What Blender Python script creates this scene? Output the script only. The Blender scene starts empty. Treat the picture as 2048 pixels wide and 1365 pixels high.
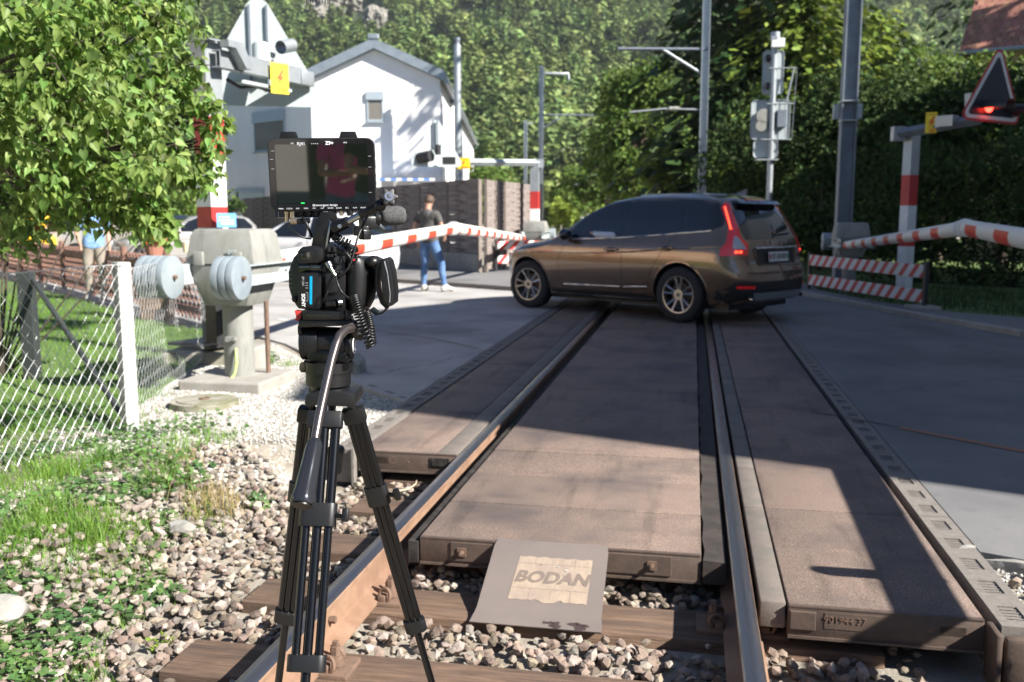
import bpy, bmesh, math, random
import numpy as np
from mathutils import Vector, Matrix, Quaternion
from mathutils.bvhtree import BVHTree
random.seed(7)
rng = np.random.default_rng(7)
R = math.radians
PI = math.pi
S = bpy.context.scene
COL = S.collection

# ------------------------------------------------------------------ camera, world, sun
FPX, CAMH, HORZ = 1850.0, 1.38, 435.0
TH = math.atan((682.5 - HORZ) / FPX)
cam_data = bpy.data.cameras.new('camera')
cam_data.sensor_width = 36.0
cam_data.lens = FPX / 2048.0 * 36.0
cam_data.clip_start = 0.05
cam_data.clip_end = 4000
cam_data.dof.use_dof = True
cam_data.dof.focus_distance = 2.05
cam_data.dof.aperture_fstop = 5.6
cam = bpy.data.objects.new('camera', cam_data)
cam.location = (0, 0, CAMH)
cam.rotation_euler = (PI / 2 - TH, 0, 0)
COL.objects.link(cam)
S.camera = cam

SUN_AZ = math.atan2(0.855, -0.52)      # clockwise from +Y
SUN_EL = R(36.5)
world = bpy.data.worlds.new('World')
S.world = world
world.use_nodes = True
wn = world.node_tree
for n in list(wn.nodes):
    wn.nodes.remove(n)
sky = wn.nodes.new('ShaderNodeTexSky')
sky.sky_type = 'NISHITA'
sky.sun_disc = False
sky.sun_elevation = SUN_EL
sky.sun_rotation = SUN_AZ
sky.air_density = 0.75
sky.dust_density = 0.0
sky.ozone_density = 5.0
bg = wn.nodes.new('ShaderNodeBackground')
bg.inputs['Strength'].default_value = 0.05
wo = wn.nodes.new('ShaderNodeOutputWorld')
wn.links.new(sky.outputs[0], bg.inputs[0])
wn.links.new(bg.outputs[0], wo.inputs[0])
sd = bpy.data.lights.new('sun', 'SUN')
sd.energy = 5.0
sd.angle = R(0.55)
sd.color = (1.0, 0.95, 0.88)
sun = bpy.data.objects.new('sun', sd)
sv = Vector((math.sin(SUN_AZ) * math.cos(SUN_EL), math.cos(SUN_AZ) * math.cos(SUN_EL), math.sin(SUN_EL)))
sun.rotation_mode = 'QUATERNION'
sun.rotation_quaternion = sv.to_track_quat('Z', 'Y')
sun.location = (20, -20, 40)
COL.objects.link(sun)
S.view_settings.view_transform = 'Standard'
S.view_settings.look = 'None'
S.view_settings.exposure = 1.5
S.view_settings.gamma = 1
S.view_settings.use_curve_mapping = False

# ------------------------------------------------------------------ measuring helpers (where a thing stands)
def at(px, py, Y):
    x = (px - 1024) / FPX; y = -(py - 682.5) / FPX
    dy = math.cos(TH) + y * math.sin(TH); dz = -math.sin(TH) + y * math.cos(TH)
    t = Y / dy
    return Vector((x * t, Y, CAMH + dz * t))
def gp(px, py, z=0.0):
    x = (px - 1024) / FPX; y = -(py - 682.5) / FPX
    dy = math.cos(TH) + y * math.sin(TH); dz = -math.sin(TH) + y * math.cos(TH)
    t = (z - CAMH) / dz
    return Vector((x * t, dy * t, z))
TA = R(-11.03)                      # track heading
TO = Vector((-0.545, 0, 0))
TM = Matrix.Translation(TO) @ Matrix.Rotation(TA, 4, 'Z')
TMI = TM.inverted()
def tw(u, v, z=0.0):
    return TM @ Vector((u, v, z))
def uv_of(x, y):
    return ((x + .545) * .9815 - y * .1914, (x + .545) * .1914 + y * .9815)

# ------------------------------------------------------------------ materials
def new_mat(name):
    m = bpy.data.materials.new(name)
    m.use_nodes = True
    nt = m.node_tree
    return m, nt, nt.nodes['Principled BSDF']
def lin(c):
    return tuple(c) + (1.0,) if len(c) == 3 else c
def mat(name, col, rough=0.6, metal=0.0, col2=None, scale=6.0, detail=5.0, lo=0.35, hi=0.65, bump=0.0, bscale=None,
        stretch=None, coat=0.0, spec=None, island=0.0, trans=0.0, emit=None, estr=0.0, col3=None, scale3=1.0, rvar=0.0, bdist=0.01, alpha=None):
    m, nt, b = new_mat(name)
    L = nt.links.new
    b.inputs['Roughness'].default_value = rough
    b.inputs['Metallic'].default_value = metal
    if spec is not None: b.inputs['Specular IOR Level'].default_value = spec
    if coat: 
        b.inputs['Coat Weight'].default_value = coat
        b.inputs['Coat Roughness'].default_value = 0.03
    tc = nt.nodes.new('ShaderNodeTexCoord')
    src = tc.outputs['Object']
    if stretch:
        mp = nt.nodes.new('ShaderNodeMapping'); mp.inputs['Scale'].default_value = stretch
        L(src, mp.inputs[0]); src = mp.outputs[0]
    out = None
    def noise(sc, dt):
        n = nt.nodes.new('ShaderNodeTexNoise'); n.inputs['Scale'].default_value = sc; n.inputs['Detail'].default_value = dt
        n.inputs['Roughness'].default_value = .62
        L(src, n.inputs['Vector']); return n
    def mix(a, bb, fac):
        x = nt.nodes.new('ShaderNodeMix'); x.data_type = 'RGBA'
        if isinstance(a, tuple): x.inputs[6].default_value = lin(a)
        else: L(a, x.inputs[6])
        if isinstance(bb, tuple): x.inputs[7].default_value = lin(bb)
        else: L(bb, x.inputs[7])
        L(fac, x.inputs[0]); return x.outputs[2]
    cur = tuple(col)
    if col2:
        n = noise(scale, detail)
        mr = nt.nodes.new('ShaderNodeMapRange'); mr.inputs[1].default_value = lo; mr.inputs[2].default_value = hi
        L(n.outputs[0], mr.inputs[0]); cur = mix(cur, tuple(col2), mr.outputs[0])
        if rvar:
            r2 = nt.nodes.new('ShaderNodeMapRange'); r2.inputs[3].default_value = rough; r2.inputs[4].default_value = rough + rvar
            L(mr.outputs[0], r2.inputs[0]); L(r2.outputs[0], b.inputs['Roughness'])
    if col3:
        n = noise(scale3, 3.0)
        mr = nt.nodes.new('ShaderNodeMapRange'); mr.inputs[1].default_value = .45; mr.inputs[2].default_value = .7
        L(n.outputs[0], mr.inputs[0]); cur = mix(cur, tuple(col3), mr.outputs[0])
    if island:
        ge = nt.nodes.new('ShaderNodeNewGeometry')
        hs = nt.nodes.new('ShaderNodeHueSaturation')
        if isinstance(cur, tuple): hs.inputs['Color'].default_value = lin(cur)
        else: L(cur, hs.inputs['Color'])
        mr = nt.nodes.new('ShaderNodeMapRange'); mr.inputs[3].default_value = 1 - island; mr.inputs[4].default_value = 1 + island
        L(ge.outputs['Random Per Island'], mr.inputs[0]); L(mr.outputs[0], hs.inputs['Value'])
        m2 = nt.nodes.new('ShaderNodeMath'); m2.operation = 'MULTIPLY_ADD'; m2.inputs[1].default_value = 0.05 * min(1, island * 2); m2.inputs[2].default_value = 0.5 - 0.025 * min(1, island * 2)
        fr = nt.nodes.new('ShaderNodeMath'); fr.operation = 'FRACT'
        mu = nt.nodes.new('ShaderNodeMath'); mu.operation = 'MULTIPLY'; mu.inputs[1].default_value = 7.31
        L(ge.outputs['Random Per Island'], mu.inputs[0]); L(mu.outputs[0], fr.inputs[0]); L(fr.outputs[0], m2.inputs[0]); L(m2.outputs[0], hs.inputs['Hue'])
        cur = hs.outputs[0]
    if isinstance(cur, tuple): b.inputs['Base Color'].default_value = lin(cur)
    else: L(cur, b.inputs['Base Color'])
    if bump:
        n = noise(bscale or scale * 3, 6.0)
        bp = nt.nodes.new('ShaderNodeBump'); bp.inputs['Strength'].default_value = bump; bp.inputs['Distance'].default_value = bdist
        L(n.outputs[0], bp.inputs['Height']); L(bp.outputs[0], b.inputs['Normal'])
    if emit:
        b.inputs['Emission Color'].default_value = lin(emit); b.inputs['Emission Strength'].default_value = estr
    if trans:
        tr = nt.nodes.new('ShaderNodeBsdfTranslucent')
        if isinstance(cur, tuple): tr.inputs[0].default_value = lin(cur)
        else:
            hs2 = nt.nodes.new('ShaderNodeHueSaturation'); hs2.inputs['Value'].default_value = 1.5; hs2.inputs['Hue'].default_value = .487
            L(cur, hs2.inputs['Color']); L(hs2.outputs[0], tr.inputs[0])
        ms = nt.nodes.new('ShaderNodeMixShader'); ms.inputs[0].default_value = trans
        L(b.outputs[0], ms.inputs[1]); L(tr.outputs[0], ms.inputs[2])
        L(ms.outputs[0], nt.nodes['Material Output'].inputs[0])
    if alpha is not None: b.inputs['Alpha'].default_value = alpha
    return m
def glass(name, tint=(.02, .025, .03), see=0.35, rough=0.02):
    m, nt, b = new_mat(name)
    b.inputs['Base Color'].default_value = lin(tint); b.inputs['Roughness'].default_value = rough
    b.inputs['Coat Weight'].default_value = 1.0; b.inputs['Coat Roughness'].default_value = 0.01
    tr = nt.nodes.new('ShaderNodeBsdfTransparent'); tr.inputs[0].default_value = (.75, .85, .82, 1)
    ms = nt.nodes.new('ShaderNodeMixShader'); ms.inputs[0].default_value = see
    nt.links.new(b.outputs[0], ms.inputs[1]); nt.links.new(tr.outputs[0], ms.inputs[2])
    nt.links.new(ms.outputs[0], nt.nodes['Material Output'].inputs[0])
    return m

# ------------------------------------------------------------------ object helpers
def tagp(o, label=None, cat=None, group=None, kind=None):
    if label: o['label'] = label
    if cat: o['category'] = cat
    if group: o['group'] = group
    if kind: o['kind'] = kind
    return o
def thing(name, label, cat, loc=(0, 0, 0), rz=0.0, group=None, M=None):
    o = bpy.data.objects.new(name, None)
    COL.objects.link(o)
    o.empty_display_size = .1
    if M is not None: o.matrix_world = M
    else:
        o.location = loc; o.rotation_euler = (0, 0, rz)
    tagp(o, label, cat, group)
    return o
def wmat(o):
    loc = Matrix.LocRotScale(o.location, o.rotation_euler if o.rotation_mode != 'QUATERNION' else o.rotation_quaternion, o.scale)
    return wmat(o.parent) @ loc if o.parent else loc
def link_mesh(name, me, parent=None, world_coords=False):
    o = bpy.data.objects.new(name, me)
    COL.objects.link(o)
    if parent is not None:
        o.parent = parent
        if world_coords: me.transform(wmat(parent).inverted())
    return o
def copy_tree(o, parent=None):
    c = o.copy(); COL.objects.link(c)
    if parent is not None: c.parent = parent
    for ch in list(o.children): 
        copy_tree(ch, c)
    return c
def basis(d, up=None):
    d = Vector(d).normalized()
    a = Vector(up) if up is not None else (Vector((0, 0, 1)) if abs(d.z) < .95 else Vector((0, 1, 0)))
    x = a.cross(d).normalized(); y = d.cross(x)
    return x, y, d

class MB:
    def __init__(s, M=None):
        s.v = []; s.f = []; s.mi = []; s.M = M; s.m = 0
    def add(s, vs, fs, M=None):
        n = len(s.v)
        MM = None
        if M is not None and s.M is not None: MM = s.M @ M
        elif M is not None: MM = M
        elif s.M is not None: MM = s.M
        for p in vs:
            p = Vector(p)
            s.v.append(tuple(MM @ p) if MM is not None else tuple(p))
        for f in fs:
            s.f.append(tuple(i + n for i in f)); s.mi.append(s.m)
        return s
    def box(s, c, d, M=None, rz=0.0, ch=0.0):
        cx, cy, cz = c; dx, dy, dz = d[0] / 2, d[1] / 2, d[2] / 2
        MM = Matrix.Translation(Vector(c))
        if rz: MM = MM @ Matrix.Rotation(rz, 4, 'Z')
        if M is not None: MM = M @ MM
        if ch <= 0:
            vs = [(-dx, -dy, -dz), (dx, -dy, -dz), (dx, dy, -dz), (-dx, dy, -dz), (-dx, -dy, dz), (dx, -dy, dz), (dx, dy, dz), (-dx, dy, dz)]
            fs = [(0, 3, 2, 1), (4, 5, 6, 7), (0, 1, 5, 4), (1, 2, 6, 5), (2, 3, 7, 6), (3, 0, 4, 7)]
            return s.add(vs, fs, MM)
        b = bmesh.new(); bmesh.ops.create_cube(b, size=1)
        for v in b.verts: v.co = Vector((v.co.x * 2 * dx, v.co.y * 2 * dy, v.co.z * 2 * dz))
        bmesh.ops.bevel(b, geom=b.edges[:], offset=min(ch, dx * .95, dy * .95, dz * .95), segments=2, profile=.5, affect='EDGES')
        b.verts.index_update()
        s.add([v.co.copy() for v in b.verts], [[v.index for v in f.verts] for f in b.faces], MM); b.free()
        return s
    def cyl(s, a, b, r, r2=None, n=12, caps=True, M=None):
        a = Vector(a); b = Vector(b); r2 = r if r2 is None else r2
        x, y, d = basis(b - a)
        vs = []
        for p, q in ((a, r), (b, r2)):
            for i in range(n):
                t = 2 * PI * i / n
                vs.append(p + x * math.cos(t) * q + y * math.sin(t) * q)
        fs = [(i, (i + 1) % n, n + (i + 1) % n, n + i) for i in range(n)]
        if caps: fs += [tuple(range(n))[::-1], tuple(range(n, 2 * n))]
        return s.add(vs, fs, M)
    def tube(s, pts, r, n=8, caps=True, M=None, flat=1.0):
        pts = [Vector(p) for p in pts]
        rs = r if isinstance(r, (list, tuple)) else [r] * len(pts)
        vs = []; x = None
        for i, p in enumerate(pts):
            d = (pts[min(i + 1, len(pts) - 1)] - pts[max(i - 1, 0)])
            if d.length < 1e-9: d = Vector((0, 0, 1))
            d.normalize()
            if x is None: x, y, d = basis(d)
            else:
                x = (x - d * x.dot(d)); 
                if x.length < 1e-6: x, y, d = basis(d)
                x.normalize()
            y = d.cross(x)
            for k in range(n):
                t = 2 * PI * k / n
                vs.append(p + x * math.cos(t) * rs[i] + y * math.sin(t) * rs[i] * flat)
        fs = []
        for i in range(len(pts) - 1):
            for k in range(n):
                fs.append((i * n + k, i * n + (k + 1) % n, (i + 1) * n + (k + 1) % n, (i + 1) * n + k))
        if caps: fs += [tuple(range(n))[::-1], tuple(range((len(pts) - 1) * n, len(pts) * n))]
        return s.add(vs, fs, M)
    def lathe(s, prof, n=20, M=None, caps=True):   # prof: (r, z) along local z
        vs = []
        for r, z in prof:
            for k in range(n):
                t = 2 * PI * k / n; vs.append((r * math.cos(t), r * math.sin(t), z))
        fs = []
        m = len(prof)
        for i in range(m - 1):
            for k in range(n): fs.append((i * n + k, i * n + (k + 1) % n, (i + 1) * n + (k + 1) % n, (i + 1) * n + k))
        if caps: fs += [tuple(range(n))[::-1], tuple(range((m - 1) * n, m * n))]
        return s.add(vs, fs, M)
    def prism(s, poly, h, M=None):                 # poly in local xy, from z 0 to h
        n = len(poly)
        vs = [(p[0], p[1], 0) for p in poly] + [(p[0], p[1], h) for p in poly]
        fs = [tuple(range(n))[::-1], tuple(range(n, 2 * n))] + [(i, (i + 1) % n, n + (i + 1) % n, n + i) for i in range(n)]
        return s.add(vs, fs, M)
    def ball(s, c, r, n=12, M=None, sc=(1, 1, 1)):
        m = n // 2 + 1
        vs = []; 
        for i in range(1, m):
            a = PI * i / m
            for k in range(n):
                t = 2 * PI * k / n
                vs.append((c[0] + r * sc[0] * math.sin(a) * math.cos(t), c[1] + r * sc[1] * math.sin(a) * math.sin(t), c[2] + r * sc[2] * math.cos(a)))
        nn = len(vs); vs += [(c[0], c[1], c[2] + r * sc[2]), (c[0], c[1], c[2] - r * sc[2])]
        fs = []
        for i in range(m - 2):
            for k in range(n): fs.append((i * n + k, (i + 1) * n + k, (i + 1) * n + (k + 1) % n, i * n + (k + 1) % n))
        for k in range(n):
            fs.append((nn, k, (k + 1) % n)); fs.append((nn + 1, (m - 2) * n + (k + 1) % n, (m - 2) * n + k))
        return s.add(vs, fs, M)
    def torus(s, c, R_, r, axis=(0, 0, 1), n=24, k=8, a0=0, a1=2 * PI, M=None):
        x, y, d = basis(axis); c = Vector(c)
        full = abs(a1 - a0 - 2 * PI) < 1e-6
        pts = []
        m = n if full else n + 1
        vs = []
        for i in range(m):
            t = a0 + (a1 - a0) * i / n
            e = x * math.cos(t) + y * math.sin(t)
            for j in range(k):
                q = 2 * PI * j / k
                vs.append(c + e * (R_ + r * math.cos(q)) + d * r * math.sin(q))
        fs = []
        for i in range(n):
            i2 = (i + 1) % m
            for j in range(k): fs.append((i * k + j, i2 * k + j, i2 * k + (j + 1) % k, i * k + (j + 1) % k))
        return s.add(vs, fs, M)
    def mesh(s, name, mats, smooth=None, fix=True):
        me = bpy.data.meshes.new(name)
        me.from_pydata(s.v, [], s.f)
        ms = mats if isinstance(mats, (list, tuple)) else [mats]
        for m in ms: me.materials.append(m)
        if len(ms) > 1: me.polygons.foreach_set('material_index', s.mi)
        if fix:
            b = bmesh.new(); b.from_mesh(me); bmesh.ops.recalc_face_normals(b, faces=b.faces[:]); b.to_mesh(me); b.free()
        if smooth is not None and smooth > 0:
            me.polygons.foreach_set('use_smooth', [True] * len(me.polygons))
            try: me.set_sharp_from_angle(angle=R(smooth))
            except Exception: pass
        me.update()
        return me
    def build(s, name, mats, parent=None, smooth=None, world_coords=False, bevel=0.0):
        me = s.mesh(name, mats, smooth)
        if bevel:
            b = bmesh.new(); b.from_mesh(me)
            bmesh.ops.remove_doubles(b, verts=b.verts[:], dist=1e-6)
            es = [e for e in b.edges if len(e.link_faces) == 2 and e.calc_face_angle(0) > R(35)]
            bmesh.ops.bevel(b, geom=es, offset=bevel, segments=2, profile=.6, affect='EDGES', clamp_overlap=True)
            b.to_mesh(me); b.free()
            me.polygons.foreach_set('use_smooth', [True] * len(me.polygons))
            try: me.set_sharp_from_angle(angle=R(40))
            except Exception: pass
        return link_mesh(name, me, parent, world_coords)

def np_mesh(name, V, F, m, smooth=False, mi=None):
    """V (n,3); F (k,3|4) all same size"""
    me = bpy.data.meshes.new(name)
    V = np.asarray(V, dtype=np.float32); F = np.asarray(F, dtype=np.int32)
    me.vertices.add(len(V)); me.vertices.foreach_set('co', V.ravel())
    k = F.shape[1]
    me.loops.add(F.size); me.loops.foreach_set('vertex_index', F.ravel())
    me.polygons.add(len(F)); me.polygons.foreach_set('loop_start', np.arange(0, F.size, k, dtype=np.int32))
    try: me.polygons.foreach_set('loop_total', np.full(len(F), k, dtype=np.int32))
    except Exception: pass
    for x in (m if isinstance(m, (list, tuple)) else [m]): me.materials.append(x)
    if mi is not None: me.polygons.foreach_set('material_index', np.asarray(mi, dtype=np.int32))
    me.polygons.foreach_set('use_smooth', np.full(len(F), smooth))
    me.update(calc_edges=True); me.validate()
    return me
def scatter(baseV, baseF, pos, rot, scl):
    """instances of a base mesh joined: rot (n,3,3), scl (n,) or (n,3)"""
    n = len(pos); scl = np.asarray(scl)
    if scl.ndim == 1: scl = scl[:, None].repeat(3, 1)
    B = baseV[None, :, :] * scl[:, None, :]
    V = np.einsum('nij,nkj->nki', rot, B) + pos[:, None, :]
    F = baseF[None] + (np.arange(n) * len(baseV))[:, None, None]
    return V.reshape(-1, 3), F.reshape(-1, baseF.shape[1])
def rand_rot(n, tilt=None):
    """random rotations; tilt = max tilt from upright in rad (None = any)"""
    a = rng.uniform(0, 2 * PI, n)
    ca, sa = np.cos(a), np.sin(a); z = np.zeros(n); o = np.ones(n)
    Rz = np.stack([np.stack([ca, -sa, z], -1), np.stack([sa, ca, z], -1), np.stack([z, z, o], -1)], -2)
    t = rng.uniform(-PI, PI, n) if tilt is None else rng.normal(0, tilt, n)
    b = rng.uniform(0, 2 * PI, n)
    ct, st = np.cos(t), np.sin(t)
    Rx = np.stack([np.stack([o, z, z], -1), np.stack([z, ct, -st], -1), np.stack([z, st, ct], -1)], -2)
    cb, sb = np.cos(b), np.sin(b)
    Rb = np.stack([np.stack([cb, -sb, z], -1), np.stack([sb, cb, z], -1), np.stack([z, z, o], -1)], -2)
    return Rb @ Rx @ Rz
def frames(d, up):
    """(n,3) directions -> rotation with local y along d, z near up"""
    d = d / np.linalg.norm(d, axis=1, keepdims=True)
    x = np.cross(d, up); x /= np.maximum(np.linalg.norm(x, axis=1, keepdims=True), 1e-6)
    z = np.cross(x, d)
    return np.stack([x, d, z], -1)
def text_obj(name, s, size, M, m, parent=None, ext=0.0006, align='CENTER', bold=0.0, shear=0.0, sx=1.0, world_coords=False):
    cu = bpy.data.curves.new(name, 'FONT'); cu.body = s; cu.size = size; cu.extrude = ext; cu.align_x = align; cu.align_y = 'CENTER'
    cu.offset = bold; cu.shear = shear; cu.resolution_u = 3
    o = bpy.data.objects.new(name + '_tmp', cu); COL.objects.link(o)
    bpy.context.view_layer.update()
    me = bpy.data.meshes.new_from_object(o.evaluated_get(bpy.context.evaluated_depsgraph_get()))
    bpy.data.objects.remove(o); bpy.data.curves.remove(cu)
    me.materials.clear(); me.materials.append(m)
    me.transform(M @ Matrix.Diagonal((sx, 1, 1, 1)))
    me.name = name
    return link_mesh(name, me, parent, world_coords)
def facing(p, n, up=(0, 0, 1)):
    """matrix: local xy plane at p, local z = normal n, local y ~ up"""
    n = Vector(n).normalized(); up = Vector(up)
    x = up.cross(n).normalized(); y = n.cross(x)
    return Matrix.Translation(Vector(p)) @ Matrix((x, y, n)).transposed().to_4x4()
# ------------------------------------------------------------------ materials used by the setting
M = {}
M['asphalt'] = mat('asphalt', (.145, .145, .148), .88, col2=(.205, .20, .195), scale=140, detail=3, bump=.5, bscale=220, col3=(.12, .12, .122), scale3=.7, bdist=.004)
M['asphalt_pale'] = mat('worn_pale_asphalt', (.33, .32, .305), .9, col2=(.41, .395, .375), scale=120, detail=3, bump=.4, bscale=220, col3=(.21, .20, .19), scale3=.6, bdist=.004)
M['earth'] = mat('earth', (.20, .165, .12), .95, col2=(.34, .31, .265), scale=9, bump=.7, bscale=60, col3=(.26, .24, .20), scale3=1.3)
M['lawn'] = mat('lawn_soil', (.07, .12, .03), .95, col2=(.10, .16, .035), scale=6, bump=.5, bscale=50)
M['concrete'] = mat('concrete', (.34, .325, .30), .85, col2=(.25, .24, .215), scale=5, bump=.35, bscale=60, col3=(.30, .28, .24), scale3=18)
M['concrete_moss'] = mat('mossy_concrete', (.32, .30, .26), .9, col2=(.17, .17, .10), scale=7, bump=.5, bscale=50)
M['panel'] = mat('crossing_concrete', (.12, .084, .066), .8, col2=(.27, .20, .16), scale=170, detail=1, lo=.40, hi=.62, bump=.6, bscale=230, col3=(.10, .078, .07), scale3=1.6, bdist=.003)
def add_wear(m, stretch, dark, lo, hi, seed=0.0):
    nt = m.node_tree; L = nt.links.new; b = nt.nodes['Principled BSDF']; src = b.inputs['Base Color'].links[0].from_socket
    tc = nt.nodes.new('ShaderNodeTexCoord'); mp = nt.nodes.new('ShaderNodeMapping'); mp.inputs['Scale'].default_value = stretch; mp.inputs['Location'].default_value = (seed, seed, 0)
    n = nt.nodes.new('ShaderNodeTexNoise'); n.inputs['Scale'].default_value = 1.0; n.inputs['Detail'].default_value = 6; n.inputs['Roughness'].default_value = .6
    mr = nt.nodes.new('ShaderNodeMapRange'); mr.inputs[1].default_value = lo; mr.inputs[2].default_value = hi; mr.inputs[3].default_value = 1.0; mr.inputs[4].default_value = dark
    mx = nt.nodes.new('ShaderNodeMix'); mx.data_type = 'RGBA'; mx.blend_type = 'MULTIPLY'; mx.inputs[0].default_value = 1.0
    L(tc.outputs['Object'], mp.inputs[0]); L(mp.outputs[0], n.inputs['Vector']); L(n.outputs[0], mr.inputs[0]); L(src, mx.inputs[6]); L(mr.outputs[0], mx.inputs[7]); L(mx.outputs[2], b.inputs['Base Color'])
add_wear(M['panel'], (7, .9, 1), .55, .54, .74, 3.0); add_wear(M['panel'], (3, 14, 1), .75, .55, .8, 9.0)
add_wear(M['asphalt'], (.9, .5, 1), .72, .5, .7, 1.0); add_wear(M['asphalt'], (9, 9, 1), .8, .58, .72, 5.0)
add_wear(M['asphalt_pale'], (.9, .5, 1), .78, .5, .7, 1.0); add_wear(M['asphalt_pale'], (9, 9, 1), .85, .58, .72, 5.0)
M['panel_edge'] = mat('steel_edge', (.085, .062, .05), .6, .2, col2=(.12, .085, .065), scale=14, bump=.15, bscale=60)
M['edge_strip'] = mat('rubber_strip', (.165, .135, .115), .75, col2=(.12, .11, .095), scale=10, bump=.2, bscale=60)
M['rubber'] = mat('black_rubber', (.018, .016, .015), .95, spec=.15, col2=(.05, .045, .042), scale=20, bump=.2)
M['kerb'] = mat('kerb_concrete', (.20, .18, .16), .85, col2=(.15, .135, .12), scale=30, bump=.3, bscale=120)
M['rail_rust'] = mat('rusty_rail', (.23, .135, .085), .75, .1, col2=(.30, .19, .125), scale=9, bump=.25, bscale=50, col3=(.19, .11, .075), scale3=3)
M['rail_top'] = mat('polished_rail', (.40, .38, .37), .29, 1.0, col2=(.30, .26, .24), scale=4, stretch=(30, 1, 1), rvar=.15)
M['iron'] = mat('rusty_iron', (.13, .085, .06), .75, .2, col2=(.19, .12, .085), scale=25, bump=.3, bscale=80)
M['wood'] = mat('sleeper_wood', (.115, .07, .045), .9, col2=(.21, .135, .09), scale=5, stretch=(1.2, 14, 14), bump=.9, bscale=9, col3=(.075, .05, .038), scale3=.9)
M['stone'] = mat('ballast_stone', (.31, .28, .245), .9, col2=(.20, .155, .12), scale=12, island=.55, bump=.4, bscale=70, lo=.3, hi=.7)
M['stone_rusty'] = mat('rust_stained_stone', (.235, .185, .145), .9, col2=(.145, .11, .082), scale=12, island=.5, bump=.4, bscale=70, lo=.3, hi=.7)
M['chips'] = mat('gravel_chip', (.44, .43, .40), .9, island=.4)
M['boulder'] = mat('boulder', (.33, .32, .29), .9, col2=(.20, .19, .17), scale=9, bump=.8, bscale=26)

def sm(a, b, x):
    t = np.clip((x - a) / (b - a), 0, 1); return t * t * (3 - 2 * t)
def gz(X, Y):
    X = np.asarray(X, float); Y = np.asarray(Y, float)
    u = (X + .545) * .9815 - Y * .1914; v = (X + .545) * .1914 + Y * .9815
    left = sm(-2.5, -1.45, u); right = 1 - sm(1.55, 1.9, u)
    near = np.where(u < 0, 1 - sm(5.3, 5.45, v) * (1 - sm(-1.5, -1.46, u)) , 1 - sm(3.6, 3.75, v) * sm(1.66, 1.7, u))
    tr = left * right * near
    under = (u > -1.5) & (u < 1.66) & (v > 5.3)
    z = -.03 - .2 * tr
    z = np.where(under, -.27, z)
    z = z - .03 * sm(30, 60, v) * 0
    return z + .012 * np.sin(X * 3.1) * np.sin(Y * 2.3) * (1 - tr)
xs = np.concatenate([[-700, -450, -250, -120, -60, -35, -24, -17, -12, -9, -7], np.arange(-6, 4.01, .1), [4.5, 5, 6, 8, 11, 16, 24, 40, 80, 200, 450, 700]])
ys = np.concatenate([[-300, -180, -100, -50, -25, -14, -8, -5, -3, -2, -1, 0], np.arange(.5, 14, .1), np.arange(14, 30, 1.0), [32, 36, 42, 50, 62, 80, 110, 160, 260, 400, 550, 700]])
XX, YY = np.meshgrid(xs, ys)
ZZ = gz(XX, YY)
nx, ny = len(xs), len(ys)
V = np.stack([XX.ravel(), YY.ravel(), ZZ.ravel()], -1)
ii = np.arange(nx - 1)[None] + (np.arange(ny - 1) * nx)[:, None]
F = np.stack([ii, ii + 1, ii + 1 + nx, ii + nx], -1).reshape(-1, 4)
tagp(link_mesh('ground', np_mesh('ground', V, F, M['earth'])), kind='structure')

def sheet(name, pts, z, m, th=.04, label=None, kind='structure', parent=None):
    b = MB(); b.prism([(p[0], p[1]) for p in pts], th, Matrix.Translation((0, 0, z - th)))
    o = b.build(name, m, parent)
    if parent is None: tagp(o, kind=kind)
    return o
kl = [tw(-1.575, v) for v in (6.72, 22)]
road_left = [tw(-1.575, 6.72), tw(-1.575, 26), Vector((-.2, 27, 0)), Vector((-1.2, 24.5, 0)), Vector((-11, 45, 0)), Vector((-40, 60, 0)), Vector((-40, 36, 0)), Vector((-14.4, 25, 0)), Vector((-4.6, 12.4, 0)), Vector((-3.3, 11.2, 0)), Vector((-2.5, 10.1, 0)), Vector((-1.85, 8.9, 0)), Vector((-1.5, 8.05, 0)), Vector((-1.22, 7.45, 0)), Vector((-1.0, 7.15, 0))]
sheet('road', road_left, 0, M['asphalt_pale'])
grass_r = [(5.9, 20), (5.5, 17), (5.75, 14.6), (6.2, 13.2), (7.1, 12.0), (8.8, 10.8), (14, 9.5)]
road_right = [tw(1.74, 4.05), Vector((1.95, 3.7, 0)), Vector((2.4, 3.4, 0)), Vector((3.4, 2.7, 0)), Vector((7, 1, 0)), Vector((30, -4, 0)), Vector((30, 8, 0)), Vector((14, 9.4, 0)), Vector((8.8, 10.7, 0)), Vector((7.2, 11.9, 0)), Vector((6.3, 13.1, 0)), Vector((5.9, 14.6, 0)), Vector((5.7, 17, 0)), Vector((6.1, 20, 0)), Vector((6.4, 24, 0)), tw(1.74, 26)]
sheet('road', road_right, 0, M['asphalt'])
# pavements
kr = [(5.15, 18.5), (5.2, 16.5), (5.38, 14.7), (5.61, 12.7), (5.98, 10.7), (6.7, 8.8), (8.2, 7.4), (14, 6.3)]
sheet('pavement', kr + [(14, 9.2), (8.8, 10.6), (7.2, 11.75), (6.2, 12.95), (5.8, 14.5), (5.62, 17), (6.0, 18.5)], .06, M['asphalt'], .058)
for i in range(len(kr) - 1):
    a = Vector((*kr[i], 0)); b = Vector((*kr[i + 1], 0)); d = b - a; L_ = d.length; n = max(1, int(L_ / .95)); rz = math.atan2(d.y, d.x)
    for k in range(n):
        c = a + d * ((k + .5) / n)
        mb = MB(); mb.box((0, 0, 0), (L_ / n - .012, .12, .12), ch=.008)
        o = mb.build('kerb_stone', M['concrete']); o.location = (c.x, c.y, .012); o.rotation_euler = (0, 0, rz)
        tagp(o, kind='structure')
fkl = [(.35, 17.2), (-.63, 18.1), (-2.5, 19.8), (-5.2, 23.4), (-9, 31), (-14, 41)]
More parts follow.
